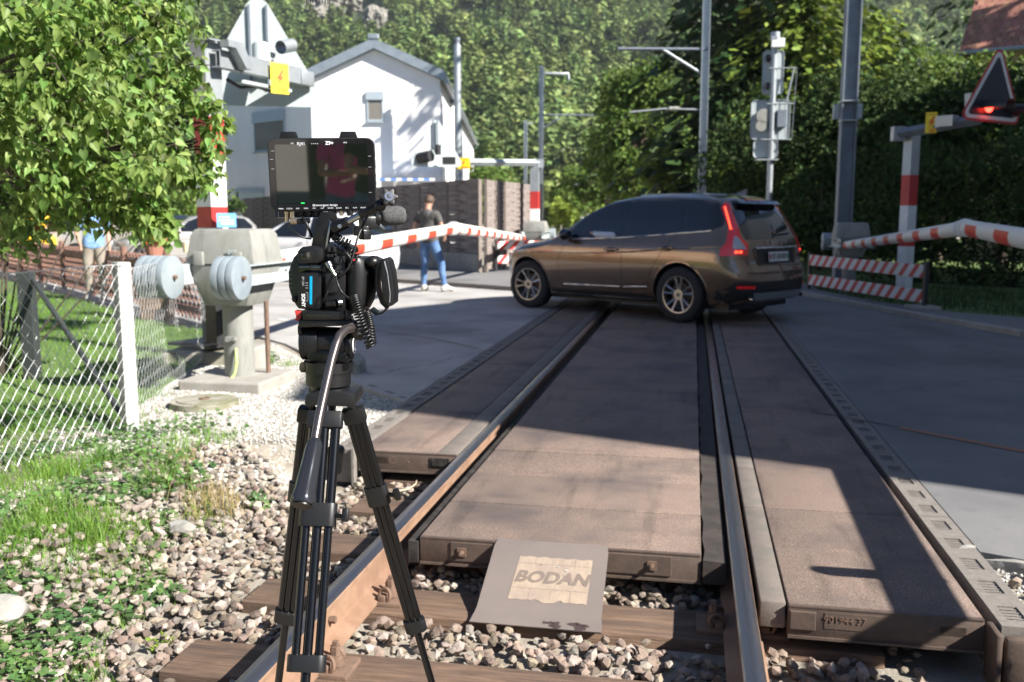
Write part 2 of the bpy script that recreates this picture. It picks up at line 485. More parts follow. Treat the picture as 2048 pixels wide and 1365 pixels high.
sheet('pavement', fkl + [(-13.0, 46), (-3.6, 27.4), (-.74, 21.9), (.2, 24.5), (.9, 24)], .07, M['asphalt'], .068)
for i in range(len(fkl) - 1):
    a = Vector((*fkl[i], 0)); b = Vector((*fkl[i + 1], 0)); d = b - a; rz = math.atan2(d.y, d.x)
    mb = MB(); mb.box((0, 0, 0), (d.length - .01, .12, .11), ch=.008)
    o = mb.build('kerb_stone', M['kerb']); c = (a + b) / 2; o.location = (c.x, c.y, .03); o.rotation_euler = (0, 0, rz); tagp(o, kind='structure')
# lawns
sheet('lawn', [(-3.05, 9.05), (-3.35, 10.9), (-4.6, 12.1), (-14.4, 24.6), (-30, 30), (-30, 3), (-6.5, 3.2), (-4.3, 5.2), (-2.75, 6.3), (-2.9, 7.6)], -.006, M['lawn'], .03)
sheet('lawn', [(-2.2, 1.0), (-2.6, -20), (-30, -20), (-30, 2.5), (-6, 2.5)], -.006, M['lawn'], .03)
sheet('lawn', grass_r + [(30, 9), (60, 40), (30, 60), (6.5, 40), (6.6, 24)], .02, M['lawn'], .06)
# painted and patched marks on the road
M['patch'] = mat('brick_red_patch', (.34, .15, .085), .85, col2=(.22, .13, .09), scale=60, bump=.3)
M['crack'] = mat('tar_crack', (.02, .02, .02), .9)
def strip(name, pts, w, z, m, th=.003):
    mb = MB()
    P = [Vector((p[0], p[1], 0)) for p in pts]
    L_, R_ = [], []
    for i, p in enumerate(P):
        d = (P[min(i + 1, len(P) - 1)] - P[max(i - 1, 0)]).normalized(); n = Vector((-d.y, d.x, 0))
        wi = w[i] if isinstance(w, (list, tuple)) else w
        L_.append(p + n * wi / 2); R_.append(p - n * wi / 2)
    vs = [(q.x, q.y, z) for q in L_ + R_]; k = len(P)
    mb.add(vs, [(k + i, k + i + 1, i + 1, i) for i in range(k - 1)])
    o = mb.build(name, m); tagp(o, kind='structure'); return o
strip('road_seam', [(2.56, 5.98), (3.03, 5.36), (3.6, 4.85), (5.2, 3.8)], [.06, .075, .08, .08], .004, M['patch'])
strip('road_crack', [(2.13, 6.5), (2.3, 6.32), (2.42, 6.16), (2.56, 6.0)], [.02, .014, .018, .01], .004, M['crack'])
strip('road_seam', [(-.36, 9.7), (-.9, 10.5), (-1.7, 11.3), (-3, 12.6)], .04, .004, mat('pale_seam', (.22, .19, .15), .9))
M['white_paint'] = mat('road_paint', (.6, .6, .58), .7, col2=(.35, .35, .34), scale=30)
strip('road_marking', [(-3.2, 12.6), (-2.7, 12.0), (-2.1, 11.5)], .1, .004, M['white_paint'])

rc = random.Random(5)
for (x0, y0, x1, y1) in ((-2.4, 11.5, 1.0, 12.9), (-5.5, 17.0, -1.2, 15.2), (2.9, 7.2, 5.6, 8.6), (2.6, 9.5, 5.4, 6.4), (-1.1, 8.2, -.2, 9.6), (3.4, 12.5, 5.5, 11.4)):
    n_ = 26; P_ = []
    for i in range(n_ + 1):
        t = i / n_; P_.append((x0 + (x1 - x0) * t + rc.gauss(0, .035), y0 + (y1 - y0) * t + rc.gauss(0, .035)))
    strip('road_crack', P_, [rc.uniform(.004, .014) for _ in P_], .0035, M['crack'])
# ------------------------------------------------------------------ the track
def tpart(mb, name, m, parent=None, **k):
    o = mb.build(name, m, parent, **k); 
    return o
prof = [(-.07, -.172), (.07, -.172), (.07, -.162), (.014, -.142), (.009, -.125), (.009, -.045), (.034, -.034), (.036, -.012), (.028, -.001), (-.028, -.001), (-.036, -.012), (-.034, -.034), (-.009, -.045), (-.009, -.125), (-.014, -.142), (-.07, -.162)]
def rail(name, uc, label):
    r = thing(name, label, 'rail', M=TM.copy())
    mb = MB(); vs = []; fs = []
    V0, V1 = -6.0, 70.0; stations = [V0] + [V0 + (V1 - V0) * k / 20 for k in range(1, 21)]
    n = len(prof)
    for s_ in stations: vs += [(uc + p[0], s_, p[1]) for p in prof]
    for i in range(len(stations) - 1):
        for k in range(n): fs.append((i * n + k, i * n + (k + 1) % n, (i + 1) * n + (k + 1) % n, (i + 1) * n + k))
    mb.add(vs, fs); mb.build('rail_body', M['rail_rust'], r, smooth=35)
    t = MB(); t.add([(uc - .027, V0, .0005), (uc + .027, V0, .0005), (uc + .027, V1, .0005), (uc - .027, V1, .0005), (uc - .0345, V0, -.008), (uc - .0345, V1, -.008), (uc + .0345, V0, -.008), (uc + .0345, V1, -.008)],
                    [(0, 1, 2, 3), (4, 0, 3, 5), (1, 6, 7, 2)])
    t.build('running_surface', M['rail_top'], r, smooth=60)
    return r
rl = rail('rail', -.7525, 'left steel rail with sunlit rusty web, passing right behind the tripod')
rr = rail('rail', .7525, 'right steel rail beside the dark rubber strip, standing in front of the wide right deck')
for v_ in (3.15, 3.9): b = MB(); b.cyl((-.7525 + .012, v_, -.085), (-.7525 + .035, v_, -.085), .014, n=6); b.build('web_bolt', M['iron'], rl)

def sleeper(v, label, uo=0.0):
    s = thing('sleeper', label, 'sleeper', group='wooden sleepers under the rails', M=TM @ Matrix.Translation((uo, v, -.19)))
    mb = MB(); mb.box((0, 0, -.07), (2.5, .26, .16), ch=.008); o = mb.build('beam', M['wood'], s, smooth=40)
    return s
def fastening(s, u, m):
    """ribbed baseplate with two clamp assemblies, local to the sleeper"""
    mb = MB(); mb.box((u, 0, .016), (.34, .15, .022), ch=.003)
    mb.box((u - .085, 0, .035), (.03, .13, .03), ch=.003); mb.box((u + .085, 0, .035), (.03, .13, .03), ch=.003)
    p = mb.build('baseplate', m, s, smooth=40)
    for sg in (-1, 1):
        c = MB(); x = u + sg * .105
        c.cyl((x, 0, .03), (x, 0, .052), .028, n=14)
        c.cyl((x, 0, .052), (x, 0, .066), .024, n=14)
        c.cyl((x, 0, .066), (x, 0, .098), .018, n=6)
        c.box((x, 0, .105), (.018, .018, .02))
        c.build('bolt', m, s, smooth=40)
        c = MB(); 
        for q in (-1, 1):
            c = MB(); c.torus((x - sg * .01, q * .046, .05), .026, .0085, axis=(sg * .35, 1, .25 * q), n=14, k=6)
            c.build('spring_clip', m, s, smooth=60)
for k, v_ in enumerate((2.37, 2.97, 3.57, 4.17, 4.77, 5.37)):
    lb = ['wooden sleeper nearest the camera, cut by the bottom of the photo', 'weathered sleeper with a cracked end, first one fully in front of the tripod legs',
          'wooden sleeper that the BODAN plate rests on', 'sleeper under the front end of the centre deck, left end showing behind the tripod',
          'sleeper left of the left rail behind the right tripod leg', 'sleeper half hidden under the front edge of the left deck'][k]
    s = sleeper(v_, lb)
    if k < 4:
        fastening(s, -.7525, M['iron']); fastening(s, .7525, M['iron'])

# decks -------------------------------------------------------------
def deck(name, label, u0, u1, v0, v1, step, tops, th=.115, lip=0):
    d = thing(name, label, 'crossing deck', M=TM.copy())
    v = v0; k = 0
    while v < v1 - .01:
        L_ = min(step, v1 - v)
        mb = MB(); dz = (-.001, 0, -.002, .001)[k % 4]
        mb.box(((u0 + u1) / 2, v + L_ / 2, -th / 2 + dz), (u1 - u0, L_ - .007, th), ch=.006)
        mb.build('concrete_panel', tops, d, smooth=40)
        v += L_; k += 1
    return d
dc = deck('centre_deck', 'brown concrete deck between the rails with the BODAN plate on its front edge', -.605, .60, 3.86, 19.2, .512, M['panel'])
dl = deck('side_deck', 'left concrete deck between the left rail and the kerb, seen behind the tripod legs', -1.40, -.925, 5.24, 19.2, 1.12, M['panel'])
dr = deck('side_deck', 'wide right concrete deck whose front end shows embossed numbers', .905, 1.56, 3.42, 19.2, 1.13, M['panel'])
# steel angle lips
for d, u0, u1, v0 in ((dc, -.605, .60, 3.86), (dl, -1.40, -.795, 5.24), (dr, .905, 1.56, 3.42)):
    mb = MB(); mb.box(((u0 + u1) / 2, v0 - .006, -.066), (u1 - u0, .012, .118), ch=.002)
    mb.box(((u0 + u1) / 2, v0 - .004, -.005), (u1 - u0 - .004, .02, .006)); mb.box(((u0 + u1) / 2, v0 + .01, -.118), (u1 - u0, .06, .01))
    mb.build('edge_angle', M['panel_edge'], d, smooth=40)
for u_ in (-.415, .40):      # anchor plates with bolts at the centre deck
    mb = MB(); mb.box((u_ + (.12 if u_ < 0 else -.09), 3.846, -.058), (.34, .01, .085), ch=.002); mb.build('cover_plate', M['panel_edge'], dc)
    mb = MB(); mb.box((u_, 3.838, -.058), (.038, .006, .038)); mb.cyl((u_, 3.838, -.058), (u_, 3.822, -.058), .0115, n=6); mb.cyl((u_, 3.822, -.058), (u_, 3.808, -.058), .007, n=8)
    mb.build('bolt', M['iron'], dc)
# inner strips beside the rails
v = 5.24
while v < 19:
    L_ = min(1.12, 19.2 - v); mb = MB(); mb.box((-.86, v + L_ / 2, -.055), (.13 - .006, L_ - .008, .11), ch=.008); mb.build('edge_block', M['edge_strip'], dl, smooth=40); v += L_
v = 3.42
while v < 19:
    L_ = min(.72 if v > 3.43 else 1.13, 19.2 - v); mb = MB(); mb.box((.852, v + L_ / 2, -.05), (.09, L_ - .008, .10), ch=.006); mb.build('edge_block', M['edge_strip'], dr, smooth=40); v += L_
# rubber flangeway fillers at the centre deck
for sg, u0, u1 in ((-1, -.655, -.613), (1, .608, .70)):
    mb = MB(); N = 120; vs = []; 
    for k in range(N + 1):
        v_ = 3.84 + (19.2 - 3.84) * k / N
        w = .006 * math.sin(k * 2.1) + .004 * math.sin(k * .77)
        a, c = (u0, u1) 
        if sg > 0: a = a + w
        else: c = c + w
        vs += [(a, v_, -.02), (c, v_, -.025), (c, v_, -.12), (a, v_, -.12)]
    fs = []
    for k in range(N):
        o = k * 4; fs += [(o, o + 1, o + 5, o + 4), (o + 1, o + 2, o + 6, o + 5), (o + 3, o, o + 4, o + 7)]
    fs.append((0, 3, 2, 1)); mb.add(vs, fs); mb.build('rubber_filler', M['rubber'] if sg < 0 else mat('worn_rubber', (.045, .034, .028), .85, col2=(.022, .018, .016), scale=9, bump=.4), dc)
# embossed end of the right deck and left deck
mb = MB(); mb.box((1.18, 3.409, -.05), (.30, .006, .06)); mb.build('name_plate', M['panel_edge'], dr)
mb = MB(); mb.box((.955, 3.405, -.055), (.09, .012, .07), ch=.003); mb.build('end_block', M['panel_edge'], dr)
text_obj('embossed_number', '901944 37', .034, facing((1.10, 3.4055, -.045), (0, -1, 0)), M['iron'], dr, ext=.002)
mb = MB(); mb.torus((1.385, 3.412, -.055), .014, .004, axis=(0, 1, 0), n=16, k=6); mb.cyl((1.385, 3.414, -.055), (1.385, 3.406, -.055), .009, n=12); mb.build('lifting_eye', M['iron'], dr, smooth=50)
mb = MB(); mb.box((1.46, 3.411, -.055), (.085, .006, .035)); mb.build('slot', M['rubber'], dr)
mb = MB(); mb.box((-1.27, 5.231, -.055), (.11, .006, .04)); mb.build('slot', M['rubber'], dl)
mb = MB(); mb.box((-.90, 5.228, -.055), (.12, .010, .06), ch=.003); mb.box((-.90, 5.222, -.055), (.085, .006, .035)); mb.build('slot', M['rubber'], dl)
mb = MB(); mb.torus((-1.185, 5.232, -.05), .02, .005, axis=(0, 1, 0), n=16, k=6); mb.build('lifting_eye', M['iron'], dl, smooth=50)
for x in (-1.09, -.98): mb = MB(); mb.ball((x, 5.233, -.06), .008, 8); mb.build('bolt', M['iron'], dl)

# kerb beams with cast pockets at the outer edges
def kerb_beam(label, u0, u1, v0, v1, tip):
    d = thing('crossing_kerb', label, 'kerb', M=TM.copy()); v = v0; k = 0
    while v < v1 - .1:
        L_ = 1.2; mb = MB(); w = u1 - u0; x0, x1 = u0, u1
        uc = (x0 + x1) / 2; hw = (x1 - x0) / 2 - .001; pw = hw * .5
        # top with real pockets
        ps = [v + .12, v + .36, v + .60, v + .84, v + 1.08]
        vs = []; fs = []
        def q(a): fs.append(tuple(len(vs) + i for i in range(4))); vs.extend(a)
        zt = 0.0
        edges = [v + .004]
        for p_ in ps: edges += [p_ - .06, p_ + .06]
        edges.append(v + L_ - .004)
        for i in range(len(edges) - 1):
            a, b_ = edges[i], edges[i + 1]
            if i % 2 == 0: q([(uc - hw, a, zt), (uc + hw, a, zt), (uc + hw, b_, zt), (uc - hw, b_, zt)])
            else:
                q([(uc - hw, a, zt), (uc - pw, a, zt), (uc - pw, b_, zt), (uc - hw, b_, zt)]); q([(uc + pw, a, zt), (uc + hw, a, zt), (uc + hw, b_, zt), (uc + pw, b_, zt)])
                zb = zt - .007
                q([(uc - pw, a, zb), (uc + pw, a, zb), (uc + pw, b_, zb), (uc - pw, b_, zb)])
                q([(uc - pw, a, zt), (uc + pw, a, zt), (uc + pw, a, zb), (uc - pw, a, zb)]); q([(uc - pw, b_, zt), (uc + pw, b_, zt), (uc + pw, b_, zb), (uc - pw, b_, zb)])
                q([(uc - pw, a, zt), (uc - pw, b_, zt), (uc - pw, b_, zb), (uc - pw, a, zb)]); q([(uc + pw, a, zt), (uc + pw, b_, zt), (uc + pw, b_, zb), (uc + pw, a, zb)])
                for r_ in range(4): 
                    y = a + .018 + r_ * .026; q([(uc - pw + .006, y, zt - .0045), (uc + pw - .006, y, zt - .0045), (uc + pw - .006, y + .01, zt - .0045), (uc - pw + .006, y + .01, zt - .0045)])
        zb = -.2
        for (a, b_) in (((uc - hw, v + .004), (uc + hw, v + .004)), ((uc + hw, v + .004), (uc + hw, v + L_ - .004)), ((uc + hw, v + L_ - .004), (uc - hw, v + L_ - .004)), ((uc - hw, v + L_ - .004), (uc - hw, v + .004))):
            q([(a[0], a[1], zt), (b_[0], b_[1], zt), (b_[0], b_[1], zb), (a[0], a[1], zb)])
        mb.add(vs, fs); me = mb.mesh('kerb_block', M['kerb'], fix=False); link_mesh('kerb_block', me, d); v += L_; k += 1
    return d
k1 = kerb_beam('row of pocketed kerb blocks along the right edge of the wide right deck', 1.60, 1.735, 3.36, 19.2, 0)
k2 = kerb_beam('row of pocketed kerb blocks along the outer left edge of the crossing', -1.565, -1.425, 5.22, 19.2, 0)
mb = MB(); mb.box((1.578, 3.36, -.11), (.02, .12, .2), ch=.004); mb.box((1.67, 3.33, -.13), (.14, .05, .22), ch=.02); mb.build('end_foot', M['panel_edge'], k1, smooth=40)
mb = MB(); mb.box((-1.42, 5.2, -.1), (.02, .05, .24), ch=.003); mb.build('end_foot', M['kerb'], k2)

# the sloping BODAN plate
bp = thing('sloping_plate', 'bent grey steel plate with the worn BODAN sticker, leaning on the centre deck edge', 'steel plate', M=TM.copy())
M['plate'] = mat('brown_grey_steel', (.21, .175, .155), .5, .25, col2=(.17, .145, .13), scale=4, bump=.08, bscale=90, col3=(.235, .195, .17), scale3=2)
u0, u1 = -.262, .215
pr = [(3.872, .004), (3.845, .001), (3.825, -.008), (3.50, -.148), (3.47, -.158), (3.405, -.166)]
mb = MB(); vs = []
for i, (v_, z_) in enumerate(pr):
    e = .0 if i < 2 else .015 * (i - 1) / 4
    vs += [(u0 - e, v_, z_), (u1 + e * 1.2, v_, z_)]
n = len(vs); vs += [(x, y + .003, z - .006) for x, y, z in vs]
fs = [(2 * i, 2 * i + 1, 2 * i + 3, 2 * i + 2) for i in range(5)] + [(n + 2 * i, n + 2 * i + 2, n + 2 * i + 3, n + 2 * i + 1) for i in range(5)]
fs += [(2 * i, 2 * i + 2, n + 2 * i + 2, n + 2 * i) for i in range(5)] + [(2 * i + 1, n + 2 * i + 1, n + 2 * i + 3, 2 * i + 3) for i in range(5)] + [(0, n, n + 1, 1), (10, 11, n + 11, n + 10)]
mb.add(vs, fs); mb.build('plate', M['plate'], bp, smooth=50)
a = Vector((0, 3.825, -.008)); b = Vector((0, 3.50, -.148)); sl = (b - a).normalized(); nrm = Vector((0, sl.z, -sl.y)); nrm = nrm if nrm.z > 0 else -nrm
def onp(u_, t, h=0): return Vector((u_, 0, 0)) + a + (b - a) * t + nrm * h
M['sticker'] = mat('peeling_sticker', (.37, .295, .215), .6, col2=(.29, .225, .17), scale=9, bump=.5, bscale=14, col3=(.25, .20, .165), scale3=5)
M['stk_text'] = mat('faded_brown_print', (.18, .14, .115), .6, col2=(.15, .12, .10), scale=20)
stk = MB(); pts = []
N = 24; top = [(-.145 + .305 * i / N, .16 + .008 * math.sin(i * 1.3)) for i in range(N + 1)]
bot = [(-.155 + .315 * i / N, .84 + .006 * math.sin(i * 1.9) + .03 * (abs(i - 12) < 5) * math.cos((i - 12) * .6)) for i in range(N + 1)]
vs = [onp(u_, t, .0016 + .0005 * max(0, math.sin(i * 1.7))) for i, (u_, t) in enumerate(top)] + [onp(u_, (t), .0016) for (u_, t) in [(q[0], q[1]) for q in bot]]
stk.add(vs, [(i, N + 1 + i, N + 2 + i, i + 1) for i in range(N)]); stk.build('sticker', M['sticker'], bp)
text_obj('sticker_lettering', 'BODAN', .086, facing(onp(.004, .49, .0030), nrm, up=-sl), M['stk_text'], bp, ext=.0001, bold=.0035, shear=.22, sx=.98)
mb = MB(); 
for t in (.27, .66): mb.add([onp(-.148, t, .002), onp(.157, t, .002), onp(.157, t + .006, .002), onp(-.148, t + .006, .002)], [(0, 1, 2, 3)])
for u_ in (-.075, .01, .09):
    for t0, t1 in ((.17, .27), (.67, .83)): mb.add([onp(u_, t0, .002), onp(u_ + .0015, t0, .002), onp(u_ + .0015, t1, .002), onp(u_, t1, .002)], [(0, 1, 2, 3)])
mb.build('sticker_grid', M['stk_text'], bp)
mb = MB()
for (u_, t, w, h_) in ((-.12 + .13, .30, .028, .012), (.05, .345, .022, .02), (-.06, .285, .03, .006), (.045, .43, .02, .008)):
    mb.add([onp(u_, t, .0022), onp(u_ + w * .4, t + h_ * .9, .006), onp(u_ + w, t + h_ * .4, .0022), onp(u_ + w * .5, t - h_ * .3, .0035)], [(0, 1, 2, 3)])
mb.build('peeled_flake', mat('peeled_flake', (.55, .55, .5), .6), bp)
mb = MB()
for (u_, y, r_) in ((.015, .5, .012), (.035, .5, .014), (.055, .5, .018), (.06, .9, .02), (.125, .45, .022), (.15, .5, .02), (.15, .95, .022), (.17, .55, .014), (.16, .7, .012), (.045, .75, .013)):
    v_ = 3.47 - .06 * y; pts = []
    for k in range(10):
        t = 2 * PI * k / 10; rr_ = r_ * (1 + .3 * math.sin(3 * t + u_ * 90))
        vv = v_ + rr_ * .62 * math.sin(t); pts.append((u_ + rr_ * math.cos(t), vv, -.158 + (3.47 - vv) * -.123 + .0018 + (0 if vv < 3.47 else (vv - 3.47) * .2)))
    mb.add(pts, [tuple(range(10))])
mb.build('damp_stain', mat('dark_stain', (.06, .04, .035), .4), bp)
# bracket lying by the right rail
br = thing('steel_bracket', 'rusty steel bracket bolted to the sleeper right of the right rail', 'bracket', M=TM @ Matrix.Translation((1.12, 2.98, -.165)))
mb = MB(); mb.box((0, 0, .0), (.2, .09, .03), ch=.004); mb.box((0, -.05, -.02), (.2, .012, .07), ch=.003); mb.build('angle', M['iron'], br, smooth=40)
mb = MB(); mb.cyl((0, -.057, -.02), (0, -.075, -.02), .016, n=6); mb.cyl((0, -.075, -.02), (0, -.083, -.02), .012, n=12); mb.build('bolt', M['iron'], br, smooth=40)

# ------------------------------------------------------------------ ballast
def stone_variant(seed):
    r = random.Random(seed); b = bmesh.new(); bmesh.ops.create_icosphere(b, subdivisions=1, radius=.5)
    sx, sy, sz = 1, r.uniform(.7, 1), r.uniform(.5, .75)
    for v in b.verts:
        v.co *= r.uniform(.85, 1.12)
    for k in range(7):
        n = Vector((r.gauss(0, 1), r.gauss(0, 1), r.gauss(0, 1))).normalized(); d = r.uniform(.28, .40)
        for v in b.verts:
            t = v.co.dot(n)
            if t > d: v.co -= n * (t - d)
    for v in b.verts: v.co = Vector((v.co.x * sx, v.co.y * sy, v.co.z * sz))
    V = np.array([v.co[:] for v in b.verts]); b.verts.index_update(); F = np.array([[v.index for v in f.verts] for f in b.faces]); b.free(); return V, F
SV = [stone_variant(k) for k in range(8)]
cand = []
def free_spot(u, v):
    if v < 2.1: return True
    return True
pos = []
for _ in range(15500):
    v = random.uniform(1.9, 6.0); u = random.uniform(-3.0, 2.3)
    if u < -1.3 and v > 5.2 - (u + 1.3) * -.25: pass
    X, Y = tw(u, v)[:2]
    if u > .0 and v > 4.3: continue
    if -1.4 < u < .0 and v > 5.9: continue
    if u < -1.42 and v > 5.1 + .25 * math.sin(u * 5) : continue
    if u < -2.0 and random.random() < min(1, (-2.0 - u) * 1.5): continue
    if u > 1.72 and (v > 3.9 or random.random() < .5): continue
    if abs(X) > .62 * Y + .3: continue
    # sleepers, rails
    insl = any(abs(v - s_) < .16 for s_ in (2.37, 2.97, 3.57, 4.17, 4.77, 5.37)) and abs(u) < 1.27
    inrail = abs(abs(u) - .7525) < .10
    zb = float(gz(X, Y))
    if insl: continue
    if inrail and random.random() < .7: continue
    if 1.4 < u < 1.78 and v > 3.2: continue
    if 1.2 < u < 1.8 and v > 3.0 and random.random() < .5: continue
    sz = random.uniform(.036, .070) * (1.0 if abs(u) < 2.2 else .9)
    z = zb + random.uniform(.0, .05) - (.02 if inrail else 0)
    if abs(u) < 1.3: z = min(z, -.185)
    pos.append((X, Y, z, sz, u, v))
pos = np.array(pos)
d = np.hypot(pos[:, 0], pos[:, 1]); 
okv = (np.abs(pos[:, 0]) < .56 * pos[:, 1]) & (pos[:, 1] > 2.62) & (pos[:, 2] > np.quantile(pos[:, 2], .2))
score = np.where(okv, pos[:, 3] / pos[:, 1], 0)
idx = np.argsort(-score)[:300]
mask = np.ones(len(pos), bool); mask[idx] = False
bed = thing('ballast', None, None); bed['kind'] = 'structure'
meshes = []
for m_ in ('stone', 'stone_rusty'):
    for k, (V_, F_) in enumerate(SV): meshes.append(np_mesh('ballast_stone', V_ * .05, F_, M[m_]))
def rusty(u): return random.random() < (.62 if abs(u) < 1.15 else max(.12, .62 - (abs(u) - 1.15) * .55))
for j in idx:
    o = bpy.data.objects.new('ballast_stone', meshes[j % 8 + (8 if rusty(pos[j, 4]) else 0)]); COL.objects.link(o); o.parent = bed
    o.location = pos[j, :3]; o.rotation_euler = (random.gauss(0, .5), random.gauss(0, .5), random.uniform(0, 6.28)); s_ = pos[j, 3] / .05; o.scale = (s_, s_, s_)
Vs, Fs, off = [], [], 0
rest = pos[mask]; MI = []
for k in range(8):
    P = rest[k::8]; V_, F_ = scatter(SV[k][0], SV[k][1], P[:, :3], rand_rot(len(P), .5), P[:, 3]); Vs.append(V_); Fs.append(F_ + off); off += len(V_)
    MI += [x for q in P for x in [1 if rusty(q[4]) else 0] * len(SV[k][1])]
o = link_mesh('ballast_stones', np_mesh('ballast_stones', np.concatenate(Vs), np.concatenate(Fs), [M['stone'], M['stone_rusty']], mi=MI), bed); o['kind'] = 'stuff'
# fine gravel
OV = np.array([(.5, 0, 0), (-.5, .05, 0), (0, .4, .1), (.05, -.4, 0), (0, 0, .32), (0, 0, -.32)]); OF = np.array([(0, 2, 4), (2, 1, 4), (1, 3, 4), (3, 0, 4), (2, 0, 5), (1, 2, 5), (3, 1, 5), (0, 3, 5)])
P = []
while len(P) < 30000:
    X = random.uniform(-3.3, -.7); Y = 4.2 + 6.0 * random.random() ** 1.3
    u, v = uv_of(X, Y)
    if u > -1.6 : continue
    if X > -.95 - (Y - 7.1) * .55 and Y > 7.1: continue
    if X < -2.62 and Y < 6.6: 
        if random.random() < .8: continue
    if v < 4.9 + .2 * math.sin(u * 4): 
        if random.random() < .8: continue
    P.append((X, Y, 0, random.uniform(.008, .026) * (1.6 if random.random() < .04 else 1)))
for _ in range(3500):
    u = random.uniform(1.75, 2.6); v = random.uniform(2.2, 4.0); p_ = tw(u, v); P.append((p_.x, p_.y, 0, random.uniform(.01, .03)))
P = np.array(P); P[:, 2] = gz(P[:, 0], P[:, 1]) + .002
V_, F_ = scatter(OV, OF, P[:, :3], rand_rot(len(P), .6), P[:, 3])
o = link_mesh('gravel', np_mesh('gravel', V_, F_, M['chips'])); o['kind'] = 'stuff'
# boulders
def boulder(name, loc, r, label, sc=(1, 1, .7), seed=1, m=None):
    rr_ = random.Random(seed); b = bmesh.new(); bmesh.ops.create_icosphere(b, subdivisions=3, radius=1)
    from mathutils import noise
    for k in range(9):
        n = Vector((rr_.gauss(0, 1), rr_.gauss(0, 1), rr_.gauss(0, 1))).normalized(); d = rr_.uniform(.6, .85)
        for v in b.verts:
            t = v.co.dot(n)
            if t > d: v.co -= n * (t - d)
    for v in b.verts:
        v.co *= 1 + .12 * noise.noise(v.co * 2.3 + Vector((seed, 0, 0)))
        v.co = Vector((v.co.x * sc[0] * r, v.co.y * sc[1] * r, v.co.z * sc[2] * r))
    me = bpy.data.meshes.new(name); b.to_mesh(me); b.free(); me.materials.append(m or M['boulder']); me.polygons.foreach_set('use_smooth', [True] * len(me.polygons))
    try: me.set_sharp_from_angle(angle=R(28))
    except Exception: pass
    o = link_mesh(name, me); o.location = loc; o.rotation_euler = (0, 0, seed * 1.3); tagp(o, label, 'rock'); return o
p = gp(5, 1235, -.1); boulder('rock', (p.x, p.y, -.08), .09, 'pale lichen-spotted rock at the left edge beside the ivy', seed=3)
p = gp(365, 1062, -.12); boulder('rock', (p.x, p.y, -.1), .075, 'largest white stone at the top of the ballast left of the tripod', (1, .7, .5), seed=5)
p = gp(1935, 1100, 0); boulder('rock', (p.x, p.y, -.03), .08, 'flat brown stone filling the broken asphalt edge by the right kerb', (1.5, .7, .5), seed=8)
p = gp(2020, 1125, 0); boulder('rock', (p.x, p.y, -.03), .10, 'pale stone at the right edge of the photo under the asphalt edge', (1.6, .6, .5), seed=9)
p = gp(325, 890, 0); boulder('rock', (p.x, p.y, -.03), .05, 'small white rock behind the tuft of brown grass', seed=11)
p = gp(710, 745, 0); boulder('rock', (p.x, p.y, .04), .13, 'rounded pale stone post at the corner of the asphalt behind the tripod head', (1, 1, 1.1), seed=12)
# broken asphalt edging behind the tripod
for i, (a_, w) in enumerate((((745, 772), .12), ((780, 785), .14), ((805, 795), .1))):
    p = gp(a_[0], a_[1]); mb = MB(); mb.box((0, 0, 0), (w, .05, .05), ch=.01); o = mb.build('edging_stone', M['kerb']); o.location = (p.x, p.y, -.022); o.rotation_euler = (0, 0, -.9); tagp(o, kind='structure')
# ------------------------------------------------------------------ more materials
M['galv'] = mat('galvanised_steel', (.40, .43, .44), .45, .55, col2=(.33, .36, .38), scale=5, bump=.05)
M['galv_pale'] = mat('pale_painted_steel', (.44, .49, .49), .5, .1, col2=(.37, .42, .42), scale=3)
M['galv_dark'] = mat('weathered_mast', (.20, .235, .27), .55, .45, col2=(.15, .17, .2), scale=3)
M['red'] = mat('signal_red', (.50, .035, .03), .5, col2=(.40, .03, .028), scale=8)
M['white'] = mat('white_enamel', (.74, .75, .74), .45, col2=(.62, .63, .62), scale=5)
M['box_grey'] = mat('grey_cast_housing', (.27, .27, .25), .6, col2=(.22, .225, .20), scale=4, bump=.15, bscale=40)
M['black'] = mat('black_metal', (.018, .018, .02), .45, col2=(.03, .03, .032), scale=20)
M['yellow'] = mat('warning_yellow', (.80, .62, .02), .5)
add_wear(M['box_grey'], (9, 9, 2.5), .62, .52, .75)
M['plaster'] = mat('white_plaster', (.83, .82, .80), .9, col2=(.77, .76, .745), scale=1.2, bump=.15, bscale=30)
M['plaster2'] = mat('beige_plaster', (.62, .50, .38), .9, col2=(.55, .44, .33), scale=.8)
M['zinc'] = mat('zinc_sheet', (.30, .34, .37), .45, .5, col2=(.24, .28, .31), scale=3)
M['shutter'] = mat('brown_shutter', (.20, .185, .16), .6)
M['shutter_box'] = mat('grey_blue_metal', (.35, .41, .45), .5, .2)
M['winglass'] = glass('window_glass', (.03, .04, .05), .1)
M['fence_wood'] = mat('weathered_fence_wood', (.19, .16, .14), .9, col2=(.28, .25, .23), scale=4, stretch=(1, 8, 8), island=.25, bump=.5, bscale=20, col3=(.12, .09, .08), scale3=1.5)
M['post_wood'] = mat('fence_post_wood', (.24, .20, .175), .9, col2=(.16, .13, .11), scale=6, stretch=(6, 6, 1), bump=.4)
M['tile'] = mat('clay_tile', (.36, .17, .11), .85, col2=(.27, .12, .085), scale=3, island=.25)

def part(parent, name, m, fn, smooth=None, wc=False, bevel=0.0):
    b = MB(); fn(b); return b.build(name, m, parent, smooth=smooth, world_coords=wc, bevel=bevel)

